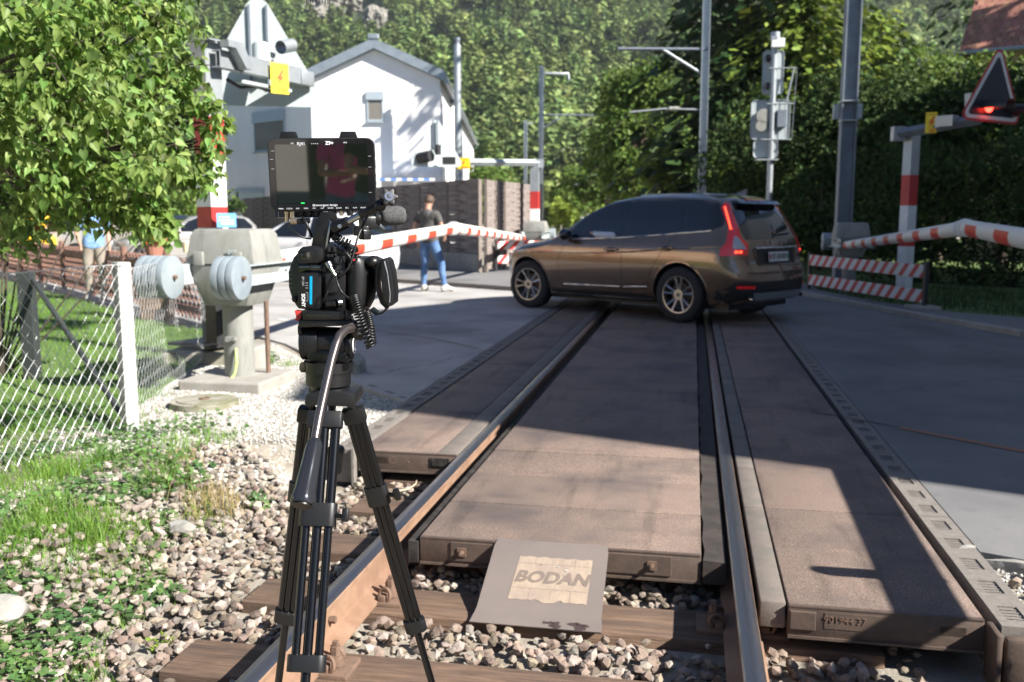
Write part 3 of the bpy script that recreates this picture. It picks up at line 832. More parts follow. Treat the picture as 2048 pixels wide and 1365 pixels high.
# ---------------------------------------------------------- striped H-section post: cream/red bands
def hbeam(b, w, z0, z1, t=.012):
    h = (z0 + z1) / 2; L_ = z1 - z0
    b.box((0, -w / 2, h), (w, t, L_)); b.box((0, w / 2, h), (w, t, L_)); b.box((0, 0, h), (t, w - 2 * t, L_))
def sign_post(label, loc, rz, bands, top, w=.2, group=None):
    p = thing('signal_post', label, 'signal post', loc, rz)
    last = 0
    for z0, z1, m in bands:
        b = MB(); 
        b.box((-w / 2 + .006, 0, (z0 + z1) / 2), (.012, w, z1 - z0 - .001)); b.box((w / 2 - .006, 0, (z0 + z1) / 2), (.012, w, z1 - z0 - .001)); b.box((0, 0, (z0 + z1) / 2), (w - .024, .012, z1 - z0 - .001))
        b.box((0, -w / 2 + .004, (z0 + z1) / 2), (w - .026, .008, z1 - z0 - .001))
        b.build({'red': 'red_band', 'white': 'white_band', 'galv': 'steel_section', 'black': 'base_section'}[m], M[m], p)
    part(p, 'base_plate', M['iron'], lambda b: b.box((0, 0, .02), (.45, .45, .04)))
    return p
tri = lambda h, r, n=5: None
def round_tri(side, r, n=6):
    """rounded triangle, apex up, centred at centroid, in xy"""
    h = side * math.sqrt(3) / 2; P = [(0, h * 2 / 3), (-side / 2, -h / 3), (side / 2, -h / 3)]
    out = []
    for i, (x, y) in enumerate(P):
        d = math.hypot(x, y); cx, cy = x * (1 - 2 * r / d), y * (1 - 2 * r / d)
        a0 = math.atan2(y, x) - PI / 3
        for k in range(n + 1): a = a0 + 2 * PI / 3 * k / n; out.append((cx + r * math.cos(a), cy + r * math.sin(a)))
    return out
def warn_sign(parent, Mx, w=.28, h=.40):
    b = MB(); b.box((0, 0, 0), (w, h, .004), Mx); o = b.build('warning_plate', M['yellow'], parent)
    b = MB(); bolt = [(.03, .12), (-.05, -.01), (-.008, -.01), (-.05, -.12), (.065, .035), (.02, .035), (.065, .12)]
    s_ = h / .42
    b.prism([(x * s_ * 1.15, y * s_ * 1.0) for x, y in bolt], .003, Mx @ Matrix.Translation((0, .0, .0025))); b.build('lightning_symbol', mat('symbol_red', (.6, .09, .02), .5) if 'sr' not in M else M['sr'], parent)
    b = MB()
    for k, (y, ww) in enumerate(((.165, .8), (.145, .0), (-.135, .45), (-.16, .6), (-.185, .6))):
        if ww: b.box((0 if k == 0 else w * .12, y * s_, .003), (w * ww * .95, .014 * s_, .003), Mx)
    b.build('small_print', M['sr'] if 'sr' in M else M['red'], parent)
M['sr'] = mat('symbol_red', (.6, .09, .02), .5)

def cross_triangle(parent, Mx, side, front=True):
    """Mx: local z = direction the sign faces"""
    o = round_tri(side, side * .075); i1 = round_tri(side * .93, side * .06); i2 = round_tri(side * .80, side * .03)
    b = MB(); b.prism(o, .006, Mx @ Matrix.Translation((0, 0, -.006))); b.build('sign_plate', M['galv_pale'] if not front else M['red'], parent)
    if front:
        b = MB(); b.prism(i1, .002, Mx); b.build('white_field', M['white'], parent)
        b = MB(); b.prism(i2, .002, Mx @ Matrix.Translation((0, 0, .002))); b.build('black_field', M['black'], parent)
# ---------- near left post
p1c = Vector((-2.92, 9.1, 0))
lp = sign_post('red and white banded post rising behind the grey barrier drive, its arm carrying a triangle seen from behind', p1c, R(-30),
    [(.0, .55, 'black'), (.55, 1.28, 'white'), (1.28, 1.48, 'red'), (1.48, 1.93, 'white'), (1.93, 2.33, 'red'), (2.33, 3.02, 'galv')], 3.02)
lp['label'] = 'red and white banded post behind the grey barrier drive, carrying a triangle seen from behind'
part(lp, 'cap_plate', M['galv'], lambda b: b.box((-.02, 0, 3.03), (.42, .24, .014)), wc=False)
arm_a = at(462, 150, 9.15); arm_b = at(603, 172, 10.15)
ad = (arm_b - arm_a); ad.z = 0; ad.normalize()
ax = Matrix((Vector((ad.y, -ad.x, 0)), ad, Vector((0, 0, 1)))).transposed().to_4x4()
ALEN = (arm_b - arm_a).length
AM = Matrix.Translation(Vector((arm_a.x, arm_a.y, 2.86))) @ ax
def arm_fn(b):
    b.box((0, ALEN / 2 - .1, .075), (.10, ALEN + .2, .012), AM); b.box((0, ALEN / 2 - .1, -.075), (.10, ALEN + .2, .012), AM); b.box((0, ALEN / 2 - .1, 0), (.012, ALEN + .2, .14), AM); 
    b.box((.045, ALEN / 2 - .1, 0), (.008, ALEN + .2, .14), AM)
part(lp, 'arm', M['galv'], arm_fn, wc=True)
part(lp, 'bolted_bracket', M['galv'], lambda b: (b.prism([(-.30, .10), (-.10, .10), (.02, -.08), (.02, -.13), (-.06, -.13), (-.2, .04), (-.30, .04)], .10, AM @ Matrix.Translation((.06, .1, .06)) @ Matrix.Rotation(PI / 2, 4, 'Y') @ Matrix.Rotation(PI / 2, 4, 'Z'))), wc=True)
for k, (y, z) in enumerate(((-.28, .13), (-.18, .13), (-.1, .10), (-.04, .03), (.02, -.03), (.06, -.1))):
    part(lp, 'bolt', M['galv'], lambda b: b.cyl((.066, y, z), (.085, y, z), .014, n=6, M=AM), wc=True)
part(lp, 'end_box', M['galv'], lambda b: b.box((0, ALEN + .03, -.01), (.14, .22, .15), AM, ch=.008), wc=True, smooth=40)
sc_ = at(513, 118, 10.2)
sn = Vector((-.18, 1, 0)).normalized()
SM = facing((sc_.x + .03, sc_.y, sc_.z - .08), sn)
b = MB(); b.prism(round_tri(1.44, .13), .006, SM @ Matrix.Translation((0, 0, -.006))); b.build('sign_plate', M['galv_pale'], lp, world_coords=True)
b = MB(); b.prism(round_tri(1.32, .10), .002, SM); b.build('white_field', M['white'], lp, world_coords=True)
for dx in (-.09, .09): part(lp, 'mounting_rail', M['galv_dark'], lambda b: (b.box((dx, .2, -.025), (.022, .86, .03), SM)), wc=True)
lv = at(573, 93, 10.0); dv = Vector((.35, .85, .25))
part(lp, 'lamp_visor', M['galv'], lambda b: b.tube([lv - dv * .11, lv + dv * .11], .068, n=20, caps=False), wc=True, smooth=60)
part(lp, 'lamp_visor', M['galv_pale'], lambda b: b.cyl(at(523, 125, 9.9) + Vector((0, 0, -.12)), at(522, 92, 10.0), .095, n=18), wc=True, smooth=40)
part(lp, 'support_strut', M['galv_dark'], lambda b: (b.tube([at(505, 140, 9.9), at(515, 100, 10.05), at(548, 112, 10)], .03, n=8)), wc=True, smooth=60)
part(lp, 'cable_loop', M['black'], lambda b: (b.tube([at(455, 160, 9.3), at(480, 175, 9.5), at(510, 172, 9.7), at(540, 182, 9.9)], .02, n=8)), wc=True, smooth=60)
part(lp, 'lower_strut', M['galv_pale'], lambda b: b.box((0, ALEN * .45, -.17), (.08, ALEN * .7, .03), AM), wc=True)
wp = at(554, 160, 9.72)
warn_sign_M = facing(wp + Vector((.05, -.09, .0)), Vector((ad.y, -ad.x, 0)) * 1.0 + Vector((-.02, -.55, 0)), (0, 0, 1))
b0 = len(lp.children); warn_sign(lp, wmat(lp).inverted() @ warn_sign_M, .20, .30)
# info sign low on the post
bs = thing('info_sign', 'small pale blue notice fixed to the banded post above the grey barrier drive', 'sign', M=facing(at(453, 441, 8.95), (.35, -1, 0)))
M['sky_blue'] = mat('light_blue_print', (.16, .42, .72), .5)
part(bs, 'plate', M['sky_blue'], lambda b: b.box((0, 0, 0), (.18, .135, .004)))
part(bs, 'print', M['white'], lambda b: (b.box((-.02, .03, .003), (.10, .014, .001)), b.box((0, -.0, .003), (.14, .012, .001)), b.box((.01, -.03, .003), (.12, .02, .001))))
fdn = MB(); fdn.box((0, 0, 0), (.62, .5, .22), ch=.02); o = fdn.build('post_foundation', M['concrete_moss']); o.location = (-3.05, 9.02, -.02); tagp(o, 'mossy concrete block under the banded post with a black plate on it', 'foundation')
part(lp, 'black_plate', M['black'], lambda b: b.box((-.12, -.05, .14), (.6, .42, .03)))

# ---------------------------------------------------------- barrier drives with counterweights
M['boom'] = mat('boom_shell', (.72, .71, .67), .45, col2=(.62, .61, .57), scale=3)
def boom_mat(name, period, duty, phase):
    m, nt, b = new_mat(name); L = nt.links.new
    tc = nt.nodes.new('ShaderNodeTexCoord'); sx = nt.nodes.new('ShaderNodeSeparateXYZ'); L(tc.outputs['Object'], sx.inputs[0])
    ma = nt.nodes.new('ShaderNodeMath'); ma.operation = 'MULTIPLY_ADD'; ma.inputs[1].default_value = 1 / period; ma.inputs[2].default_value = phase; L(sx.outputs['Y'], ma.inputs[0])
    fr = nt.nodes.new('ShaderNodeMath'); fr.operation = 'FRACT'; L(ma.outputs[0], fr.inputs[0])
    gt = nt.nodes.new('ShaderNodeMath'); gt.operation = 'LESS_THAN'; gt.inputs[1].default_value = duty; L(fr.outputs[0], gt.inputs[0])
    lz = nt.nodes.new('ShaderNodeMath'); lz.operation = 'LESS_THAN'; lz.inputs[1].default_value = .042; L(sx.outputs['Z'], lz.inputs[0])  # red bands end below the top, whose white paints in the sun glare
    mu = nt.nodes.new('ShaderNodeMath'); mu.operation = 'MULTIPLY'; L(gt.outputs[0], mu.inputs[0]); L(lz.outputs[0], mu.inputs[1])
    mx = nt.nodes.new('ShaderNodeMix'); mx.data_type = 'RGBA'; mx.inputs[6].default_value = (.72, .71, .66, 1); mx.inputs[7].default_value = (.62, .07, .035, 1)
    L(mu.outputs[0], mx.inputs[0]); L(mx.outputs[2], b.inputs['Base Color']); b.inputs['Roughness'].default_value = .45
    return m
M['boom_stripes'] = boom_mat('boom_stripes', 1.15, .42, .1)
M['boom_stripes2'] = boom_mat('boom_stripes_small', .85, .38, .0)
M['cw'] = mat('counterweight_paint', (.28, .33, .36), .5, .15, col2=(.21, .25, .28), scale=6, col3=(.31, .35, .36), scale3=2)
def drive(label, loc, rz, full=True):
    d = thing('barrier_drive', label, 'barrier drive', loc, rz)
    part(d, 'pedestal', M['box_grey'], lambda b: (b.cyl((0, 0, .0), (0, 0, .70), .125, n=20), b.cyl((0, 0, .0), (0, 0, .03), .19, n=20)), smooth=40)
    # housing: tapered lower pan, upper hood
    def pan(b):
        w0, w1, y0, y1 = .19, .29, .2, .27
        vs = [(-w0, -y0, .66), (w0, -y0, .66), (w0, y0, .66), (-w0, y0, .66), (-w1, -y1, 1.0), (w1, -y1, 1.0), (w1, y1, 1.0), (-w1, y1, 1.0)]
        b.add(vs, [(0, 3, 2, 1), (4, 5, 6, 7), (0, 1, 5, 4), (1, 2, 6, 5), (2, 3, 7, 6), (3, 0, 4, 7)])
    def hood(b):
        w0, w1, y0, y1 = .30, .235, .28, .22
        vs = [(-w0, -y0, 1.005), (w0, -y0, 1.005), (w0, y0, 1.005), (-w0, y0, 1.005), (-w1 - .03, -y1 - .02, 1.24), (w1 + .03, -y1 - .02, 1.24), (w1 + .03, y1 + .02, 1.24), (-w1 - .03, y1 + .02, 1.24),
              (-w1, -y1, 1.285), (w1, -y1, 1.285), (w1, y1, 1.285), (-w1, y1, 1.285)]
        b.add(vs, [(0, 3, 2, 1), (8, 9, 10, 11), (0, 1, 5, 4), (1, 2, 6, 5), (2, 3, 7, 6), (3, 0, 4, 7), (4, 5, 9, 8), (5, 6, 10, 9), (6, 7, 11, 10), (7, 4, 8, 11)])
    part(d, 'lower_housing', M['box_grey'], pan, bevel=.018)
    part(d, 'hood', M['box_grey'], hood, bevel=.012)
    for sx_ in (-.17, .16): part(d, 'latch', M['box_grey'], lambda b: (b.box((sx_, -.29, 1.05), (.085, .03, .11), ch=.006)), smooth=40)
    part(d, 'data_plate', M['galv_pale'], lambda b: b.box((.12, -.283, 1.09), (.07, .004, .07)))
    z = .925
    for s_ in (-1, 1):
        u = s_ * .26
        a = part(d, 'arm', M['galv_pale'], lambda b: (b.box((u, -.02, z), (.012, 1.3, .16)), b.box((u + s_ * .03, -.02, z + .077), (.06, 1.3, .01)), b.box((u + s_ * .03, -.02, z - .077), (.06, 1.3, .01))))
        for y_ in (.38, .5, .6): 
            part(d, 'arm_bolt', M['black'], lambda b: b.cyl((u + s_ * .007, y_, z), (u + s_ * .014, y_, z), .03 if y_ == .5 else .012, n=12))
        for k in range(4 if s_ < 0 else 3):
            x0 = u + s_ * .03 + s_ * 0.0 - .115 + k * .062 + (.0 if s_ < 0 else .05)
            part(d, 'counterweight_disc', M['cw'], lambda b: b.cyl((x0, -.68, z), (x0 + .055, -.68, z), .165, n=36), bevel=.006)
        xe = u + s_ * .03 - .115 + (.247 if s_ < 0 else .235)
        part(d, 'hub_bolt', M['iron'], lambda b: (b.cyl((xe - .04, -.68, z), (xe + .02, -.68, z), .018, n=6)))
    part(d, 'hinge_bolt', M['box_grey'], lambda b: (b.box((.0, -.13, .38), (.09, .04, .04)), b.cyl((.04, -.13, .38), (.04, -.17, .38), .014, n=8)))
    return d
dloc = Vector((-2.30, 7.72, 0))
d1 = drive('grey barrier drive on a round pedestal with two disc counterweights, left of the tripod', dloc, TA)
part(d1, 'earth_cable', mat('green_yellow_cable', (.30, .48, .20), .5, col2=(.62, .62, .18), scale=30), lambda b: b.tube([(.035, -.125, .30), (.05, -.15, .26), (.055, -.16, .18), (.04, -.17, .10), (.0, -.2, .03), (-.04, -.24, -.005), (-.06, -.27, -.06)], .012, n=8), smooth=60)
part(d1, 'grey_pipe', M['iron'], lambda b: b.cyl((.2, .12, .0), (.2, .12, .68), .02, n=10), smooth=60)
fb = MB(); fb.box((0, 0, 0), (.72, .72, .20), ch=.018); o = fb.build('drive_foundation', M['concrete']); o.location = (dloc.x, dloc.y - .02, -.035); o.rotation_euler = (0, 0, TA); tagp(o, 'square concrete base under the round pedestal of the left barrier drive', 'foundation')
fb = MB(); fb.box((0, 0, 0), (.28, .35, .36), ch=.02); o = fb.build('concrete_block', M['concrete']); o.location = (-2.42, 8.35, .04); o.rotation_euler = (0, 0, TA); tagp(o, 'upright concrete block standing just behind the pedestal', 'concrete block')
mhc = thing('manhole_cover', 'round mossy concrete manhole cover lying in the gravel before the barrier drive', 'manhole cover', (-2.32, 6.86, -.02))
part(mhc, 'ring', M['concrete_moss'], lambda b: b.cyl((0, 0, -.03), (0, 0, .035), .25, n=40), smooth=40)
part(mhc, 'lid', M['concrete_moss'], lambda b: b.cyl((0, 0, .03), (0, 0, .042), .20, n=40), smooth=40)
part(mhc, 'lifting_ring', M['iron'], lambda b: b.torus((0, 0, .046), .035, .007, n=16, k=6), smooth=60)

def boom(label, a, b_, r0, r1, m, red_at=None, cap=True):
    a = Vector(a); b_ = Vector(b_); d = b_ - a; x, y, dd = basis(d)
    Mx = Matrix.Translation(a) @ Matrix((x.cross(Vector((0,0,1))) if False else Vector((dd.y, -dd.x, 0)).normalized(), dd, Vector((dd.y, -dd.x, 0)).normalized().cross(dd))).transposed().to_4x4()
    t = thing('barrier_boom', label, 'barrier boom', M=Mx); L_ = d.length
    def f(bb):
        n = 20; vs = []; fs = []; K = 10
        for i in range(K + 1):
            r = r0 + (r1 - r0) * i / K; 
            for k in range(n): q = 2 * PI * k / n; vs.append((r * .8 * math.cos(q), L_ * i / K, r * math.sin(q)))
        for i in range(K):
            for k in range(n): fs.append((i * n + k, i * n + (k + 1) % n, (i + 1) * n + (k + 1) % n, (i + 1) * n + k))
        bb.add(vs, fs + [tuple(range(n)), tuple(range(K * n, K * n + n))[::-1]])
    part(t, 'boom_tube', m, f, smooth=50)
    part(t, 'tip_cap', M['white'], lambda bb: (bb.cyl((0, L_ - .05, 0), (0, L_ + .06, 0), r1 * 1.12, n=20)), smooth=50)
    return t
z1 = .96
tip = at(901, 459, 15.4)
boom('nearest left barrier boom, red and white, reaching from the grey drive behind the tripod', dloc + TM.to_3x3() @ Vector((.0, .45, z1)), tip, .105, .088, M['boom_stripes'])
tip2 = at(908, 457, 15.6)
d2loc = Vector((.62, 24.2, 0))
d2 = drive('far barrier drive standing behind the nose of the brown car', d2loc, TA + PI)
boom('far left barrier boom between the woven fence and the standing man', at(1046, 477, 23.4), tip2, .085, .10, M['boom_stripes2'])
# right side
d3loc = Vector((6.15, 16.9, 0))
d3 = drive('barrier drive in the shade beside the blue grey mast, right of the car', d3loc, TA + PI)
tip3 = at(1922, 458, 9.4)
boom('shaded red and white boom running from the drive by the mast to the folding joint', at(1692, 491, 16.2), tip3, .07, .075, M['boom_stripes2'])
d4loc = tw(2.72, 2.15)
d4 = drive('nearest right barrier drive just beyond the right edge, its shadow on the wide deck', d4loc, TA)
boom('thick nearest boom entering the photo at the right edge', d4loc + TM.to_3x3() @ Vector((0, .45, 1.06)), at(1932, 456, 9.3), .085, .08, M['boom_stripes'])
part(d4, 'shadow_stub', M['black'], lambda b: (b.cyl((-.36, 1.15, 1.0), (.02, 1.15, 1.0), .045, n=20), b.ball((-.36, 1.15, 1.0), .045, 14)), smooth=60)  # unseen stub, added only to throw the round shadow onto the right deck
# ---------------------------------------------------------- far-left post with triangle
p2c = Vector(((1069 - 1024) / FPX * 24.6, 24.6, 0))
p2 = sign_post('distant red and white banded post with a level arm reaching left to a triangle', p2c, R(-12),
    [(0, .25, 'white'), (.25, .9, 'red'), (.9, 1.6, 'white'), (1.6, 2.05, 'red'), (2.05, 2.86, 'galv_dark' if False else 'galv')], 2.9, w=.22)
e0 = at(1076, 326, 24.6); e1 = at(935, 325, 22.4)
part(p2, 'arm', M['galv_pale'], lambda b: b.tube([e0, e1], .085, n=4), wc=True)
part(p2, 'corner_bracket', M['galv'], lambda b: b.box(e0 + Vector((0, 0, -.02)), (.3, .12, .22)), wc=True)
SM2 = facing(at(873, 300, 22.0), (-.35, 1, 0)); 
b = MB(); b.prism(round_tri(1.35, .1), .006, SM2); b.build('sign_plate', M['galv_pale'], p2, world_coords=True)
part(p2, 'lamp_housing', M['black'], lambda b: (b.cyl(at(838, 317, 21.9), at(862, 312, 21.7), .13, n=16), b.cyl(at(876, 310, 21.7), at(876, 290, 21.7), .07, n=10), b.box(at(898, 322, 21.8), (.3, .14, .17))), wc=True, smooth=40)
part(p2, 'mounting_rail', M['galv_dark'], lambda b: (b.box(at(866, 270, 21.95), (.03, .04, .65)), b.box(at(875, 270, 21.95), (.03, .04, .65))), wc=True)
warn_sign(p2, wmat(p2).inverted() @ facing(at(926, 327, 22.2), (-.1, -1, 0)), .34, .26)
part(p2, 'base_cabinet', M['concrete'], lambda b: b.box((-.35, -.25, .35), (.7, .5, .5)))
# ---------------------------------------------------------- right post with the lit triangle facing us
p3c = Vector((6.87, 16.2, 0))
p3 = sign_post('shaded red and white banded post at right whose arm holds the lit red light triangle', p3c, R(22),
    [(0, .40, 'galv_dark' if False else 'white'), (.40, .88, 'white'), (.88, 1.12, 'red'), (1.12, 1.58, 'white'), (1.58, 2.10, 'red'), (2.10, 2.86, 'galv')], 2.86, w=.19)
f0 = at(1797, 268, 16.2); f1 = at(1962, 238, 14.4)
part(p3, 'arm', M['galv_dark'], lambda b: (b.tube([f0, f1], .085, n=4)), wc=True)
part(p3, 'corner_bracket', M['galv'], lambda b: b.box(f0, (.22, .14, .24)), wc=True)
part(p3, 'end_box', M['galv'], lambda b: (b.box(at(1895, 243, 15), (.26, .2, .17), rz=-.9), b.box(at(1880, 245, 15.2), (.06, .2, .18), rz=-.9)), wc=True)
part(p3, 'lamp_housing', M['galv'], lambda b: b.cyl(at(1944, 235, 14.35), at(1944, 187, 14.35), .10, n=16), wc=True, smooth=40)
SM3 = facing(at(1988, 192, 14.1), (.40, -.9, -.05), (.03, 0, 1))
o = round_tri(1.33, .1); 
b = MB(); b.prism(o, .006, SM3 @ Matrix.Translation((0, 0, -.006))); b.build('sign_plate', M['red'], p3, world_coords=True)
b = MB(); b.prism(round_tri(1.21, .075), .002, SM3); b.build('white_field', M['white'], p3, world_coords=True)
M['dark_blue'] = mat('dark_backing', (.014, .018, .03), .35)
b = MB(); b.prism(round_tri(1.02, .04), .003, SM3 @ Matrix.Translation((0, 0, .002))); b.build('black_field', M['dark_blue'], p3, world_coords=True)
M['lamp_red'] = mat('lit_red_lamp', (.8, .02, .01), .4, emit=(1.0, .035, .02), estr=4.5)
M['lamp_off'] = mat('unlit_red_lens', (.12, .008, .01), .25)
LPOS = ((-.15, -.17), (.42, -.20))
for k, (x, y) in enumerate(LPOS):
    part(p3, 'lamp', M['lamp_red'] if k == 0 else M['lamp_off'], lambda b: b.cyl(SM3 @ Vector((x, y, .06)), SM3 @ Vector((x, y, .07)), .085, n=24), wc=True)
    def vis(b):
        n = 16; vs = []; fs = []
        for j in range(n + 1):
            a = -.25 + (PI + .5) * j / n
            for zz, rr_ in ((.0, .10), (.42, .095)): 
                vs.append(SM3 @ Vector((x + rr_ * math.cos(a), y + rr_ * math.sin(a) - zz * .02, zz)))
            vs.append(SM3 @ Vector((x + .108 * math.cos(a), y + .108 * math.sin(a), 0))); vs.append(SM3 @ Vector((x + .103 * math.cos(a), y + .103 * math.sin(a) - .008, .425)))
        for j in range(n): o_ = j * 4; fs += [(o_, o_ + 4, o_ + 5, o_ + 1), (o_ + 2, o_ + 3, o_ + 7, o_ + 6), (o_ + 1, o_ + 5, o_ + 7, o_ + 3)]
        b.add(vs, fs)
    part(p3, 'lamp_visor', M['black'], vis, wc=True, smooth=60)
warn_sign(p3, wmat(p3).inverted() @ facing(at(1863, 247, 15.4) + Vector((-.05, -.1, 0)), (-.5, -1, 0)), .17, .33)

# ---------------------------------------------------------- striped hurdles
def hurdle_mat(name, period, ang):
    m, nt, b = new_mat(name); L = nt.links.new
    tc = nt.nodes.new('ShaderNodeTexCoord'); sx = nt.nodes.new('ShaderNodeSeparateXYZ'); L(tc.outputs['Object'], sx.inputs[0])
    a = nt.nodes.new('ShaderNodeMath'); a.operation = 'MULTIPLY_ADD'; a.inputs[1].default_value = -ang; L(sx.outputs['Z'], a.inputs[0]); L(sx.outputs['X'], a.inputs[2])
    ma = nt.nodes.new('ShaderNodeMath'); ma.operation = 'MULTIPLY'; ma.inputs[1].default_value = 1 / period; L(a.outputs[0], ma.inputs[0])
    fr = nt.nodes.new('ShaderNodeMath'); fr.operation = 'FRACT'; L(ma.outputs[0], fr.inputs[0])
    gt = nt.nodes.new('ShaderNodeMath'); gt.operation = 'LESS_THAN'; gt.inputs[1].default_value = .45; L(fr.outputs[0], gt.inputs[0])
    mx = nt.nodes.new('ShaderNodeMix'); mx.data_type = 'RGBA'; mx.inputs[6].default_value = (.62, .62, .60, 1); mx.inputs[7].default_value = (.50, .03, .03, 1)
    L(gt.outputs[0], mx.inputs[0]); L(mx.outputs[2], b.inputs['Base Color']); b.inputs['Roughness'].default_value = .5
    return m
M['hurdle'] = hurdle_mat('hurdle_stripes', .285, 1.0)
def hurdle(label, pa, pb, z, h, group='striped hurdles'):
    pa, pb = Vector(pa), Vector(pb); d = pb - pa; L_ = d.length; rz = math.atan2(d.y, d.x)
    t = thing('striped_hurdle', label, 'hurdle', (pa.x, pa.y, 0), rz, group)
    for zz in z: part(t, 'board', M['hurdle'], lambda b: b.box((L_ / 2, 0, zz), (L_, .02, h), ch=.004))
    for x in (-.035, L_ + .035): part(t, 'post', M['black'], lambda b: b.box((x, .02, (z[0] + h / 2 + .04) / 2), (.06, .05, z[0] + h / 2 + .04)))
    part(t, 'foot', M['concrete'], lambda b: b.box((L_ + .02, .0, .04), (.42, .36, .14), ch=.02))
    return t
hurdle('shaded low hurdle of two red and white boards at the right below the boom', gp(1617, 585), gp(1842, 626), (.60, .24), .19)
hurdle('small sunlit red and white hurdle between the wooden fence and the car bonnet', (-.35, 22.6, 0), (.75, 23.3, 0), (.70, .36), .2)

# ---------------------------------------------------------- catenary masts and signal mast
def mast(label, base, w, h, m='galv_dark', group='steel catenary masts'):
    t = thing('catenary_mast', label, 'mast', base, R(-8), group)
    def f(b):
        b.box((-w / 2, 0, h / 2), (w * .1, w, h)); b.box((w / 2, 0, h / 2), (w * .1, w, h)); b.box((0, 0, h / 2), (w * .9, w * .1, h))
    part(t, 'section', M[m], f)
    return t
m1 = mast('tall blue grey mast right of the car, two boxes at its back', (6.75, 19.0, 0), .27, 10)
part(m1, 'back_box', M['galv'], lambda b: b.box((-.18, .2, 3.5), (.16, .12, .30), ch=.01))
part(m1, 'back_box', M['galv'], lambda b: b.box((.22, .2, 3.5), (.16, .12, .30), ch=.01))
part(m1, 'clamp', M['galv'], lambda b: b.box((0, 0, 3.68), (.32, .32, .025)))
part(m1, 'clamp', M['galv'], lambda b: b.box((0, 0, 3.3), (.32, .32, .025)))
Ym = 30
m2 = mast('mast rising behind the car roof with a bracket arm pointing left', at(1402, 480, Ym) * Vector((1, 1, 0)) if False else (at(1403, 400, Ym).x, Ym, 0), .22, 14, 'galv')
def tubew(parent, name, m, pts, r, n=8): return part(parent, name, M[m], lambda b: b.tube(pts, r, n=n), smooth=60, wc=True)
tubew(m2, 'bracket_arm', 'galv_dark', [at(1236, 98, Ym), at(1415, 99, Ym)], .05)
tubew(m2, 'brace', 'galv', [at(1325, 99, Ym), at(1355, 118, Ym), at(1402, 147, Ym)], .045)
tubew(m2, 'steady_arm', 'galv', [at(1260, 225, Ym), at(1330, 218, Ym), at(1405, 220, Ym)], .03)
part(m2, 'insulator', M['box_grey'], lambda b: (b.cyl(at(1338, 218, Ym), at(1358, 218, Ym), .07, n=10)), wc=True)
Yn = 58
m3 = mast('far mast left of centre in front of the wooded slope, with a hooked top arm', (at(1082, 400, Yn).x, Yn, 0), .26, 10.5, 'galv')
tubew(m3, 'top_arm', 'galv', [at(1082, 147, Yn), at(1137, 148, Yn), at(1138, 160, Yn)], .08)
tubew(m3, 'bracket_arm', 'galv_dark', [at(1082, 230, Yn), at(1190, 231, Yn)], .05)
tubew(m3, 'brace', 'galv', [at(1082, 260, Yn), at(1120, 236, Yn)], .05)
m4 = mast('most distant slim mast, left of the hooked one', (at(1051, 400, 95).x, 95, 0), .28, 11, 'galv')
tubew(m4, 'top_arm', 'galv', [at(1051, 247, 95), at(1066, 248, 95)], .08)
# contact wires
for k, (a, b_) in enumerate(((at(1262, 224, 30), at(1130, 236, 58)), (at(1240, 99, 30), at(1137, 160, 58)))):
    pass
wr = thing('contact_wire', 'thin overhead wire running from the middle mast back to the far masts', 'overhead wire', (0, 0, 0))
part(wr, 'wire', M['black'], lambda b: b.tube([at(1262, 225, 30), at(1190, 300, 58), at(1060, 300, 95)], .012, n=5), wc=True)
# signal mast
Ys = 24.0
sx0 = at(1538, 400, Ys).x
sg = thing('railway_signal', 'grey railway signal seen from behind with stacked lamp boards and a side ladder cage', 'railway signal', (sx0, Ys, 0), R(-6))
def zz(py): return at(1540, py, Ys).z
def xx(px): return (px - 1540) / FPX * Ys
part(sg, 'pole', M['galv'], lambda b: b.cyl((0, 0, 0), (0, 0, zz(75)), .075, n=12), smooth=60)
part(sg, 'top_lamp', M['galv'], lambda b: (b.cyl((0, -.05, zz(80)), (0, -.05, zz(66)), .12, n=14), b.box((-.03, -.08, zz(78)), (.16, .2, .06))), smooth=40)
part(sg, 'top_box', M['white'], lambda b: b.box((.06, -.12, zz(88)), (.32, .1, .22), ch=.01))
def board(pxc, py0, py1, w, name='lamp_board'):
    h = zz(py0) - zz(py1); c = (zz(py0) + zz(py1)) / 2; x = xx(pxc); r = .09
    pts = []
    for cx, cy, a0 in ((w / 2 - r, h / 2 - r, 0), (-w / 2 + r, h / 2 - r, PI / 2), (-w / 2 + r, -h / 2 + r, PI), (w / 2 - r, -h / 2 + r, PI * 1.5)):
        for k in range(5): a = a0 + PI / 2 * k / 4; pts.append((cx + r * math.cos(a), cy + r * math.sin(a)))
    Mx = Matrix.Translation((x, .12, c)) @ Matrix.Rotation(PI / 2, 4, 'X')
    part(sg, name, M['galv_pale'], lambda b: (b.prism(pts, .02, Mx)))
    part(sg, 'board_rim', M['galv'], lambda b: b.tube([Mx @ Vector((p[0], p[1], .03)) for p in pts + [pts[0]]], .015, n=5))
board(1540, 100, 188, .50); board(1538, 200, 278, .95); board(1531, 280, 315, .60, 'number_board')
part(sg, 'lamp_back', M['box_grey'], lambda b: b.cyl((xx(1524), -.02, zz(232)), (xx(1524), .12, zz(232)), .18, n=18), smooth=40)
part(sg, 'lamp_back', M['box_grey'], lambda b: b.cyl((xx(1520), -.02, zz(252)), (xx(1520), .12, zz(252)), .14, n=18), smooth=40)
part(sg, 'lamp_back', M['black'], lambda b: (b.cyl((xx(1530), .0, zz(120)), (xx(1530), .12, zz(112)), .07, n=14)), smooth=40)
part(sg, 'lamp_back', M['black'], lambda b: (b.cyl((xx(1530), .0, zz(172)), (xx(1530), .12, zz(172)), .09, n=14)), smooth=40)
part(sg, 'equipment_box', M['galv_dark'], lambda b: b.box((xx(1558), -.0, zz(238)), (.22, .2, .42)))
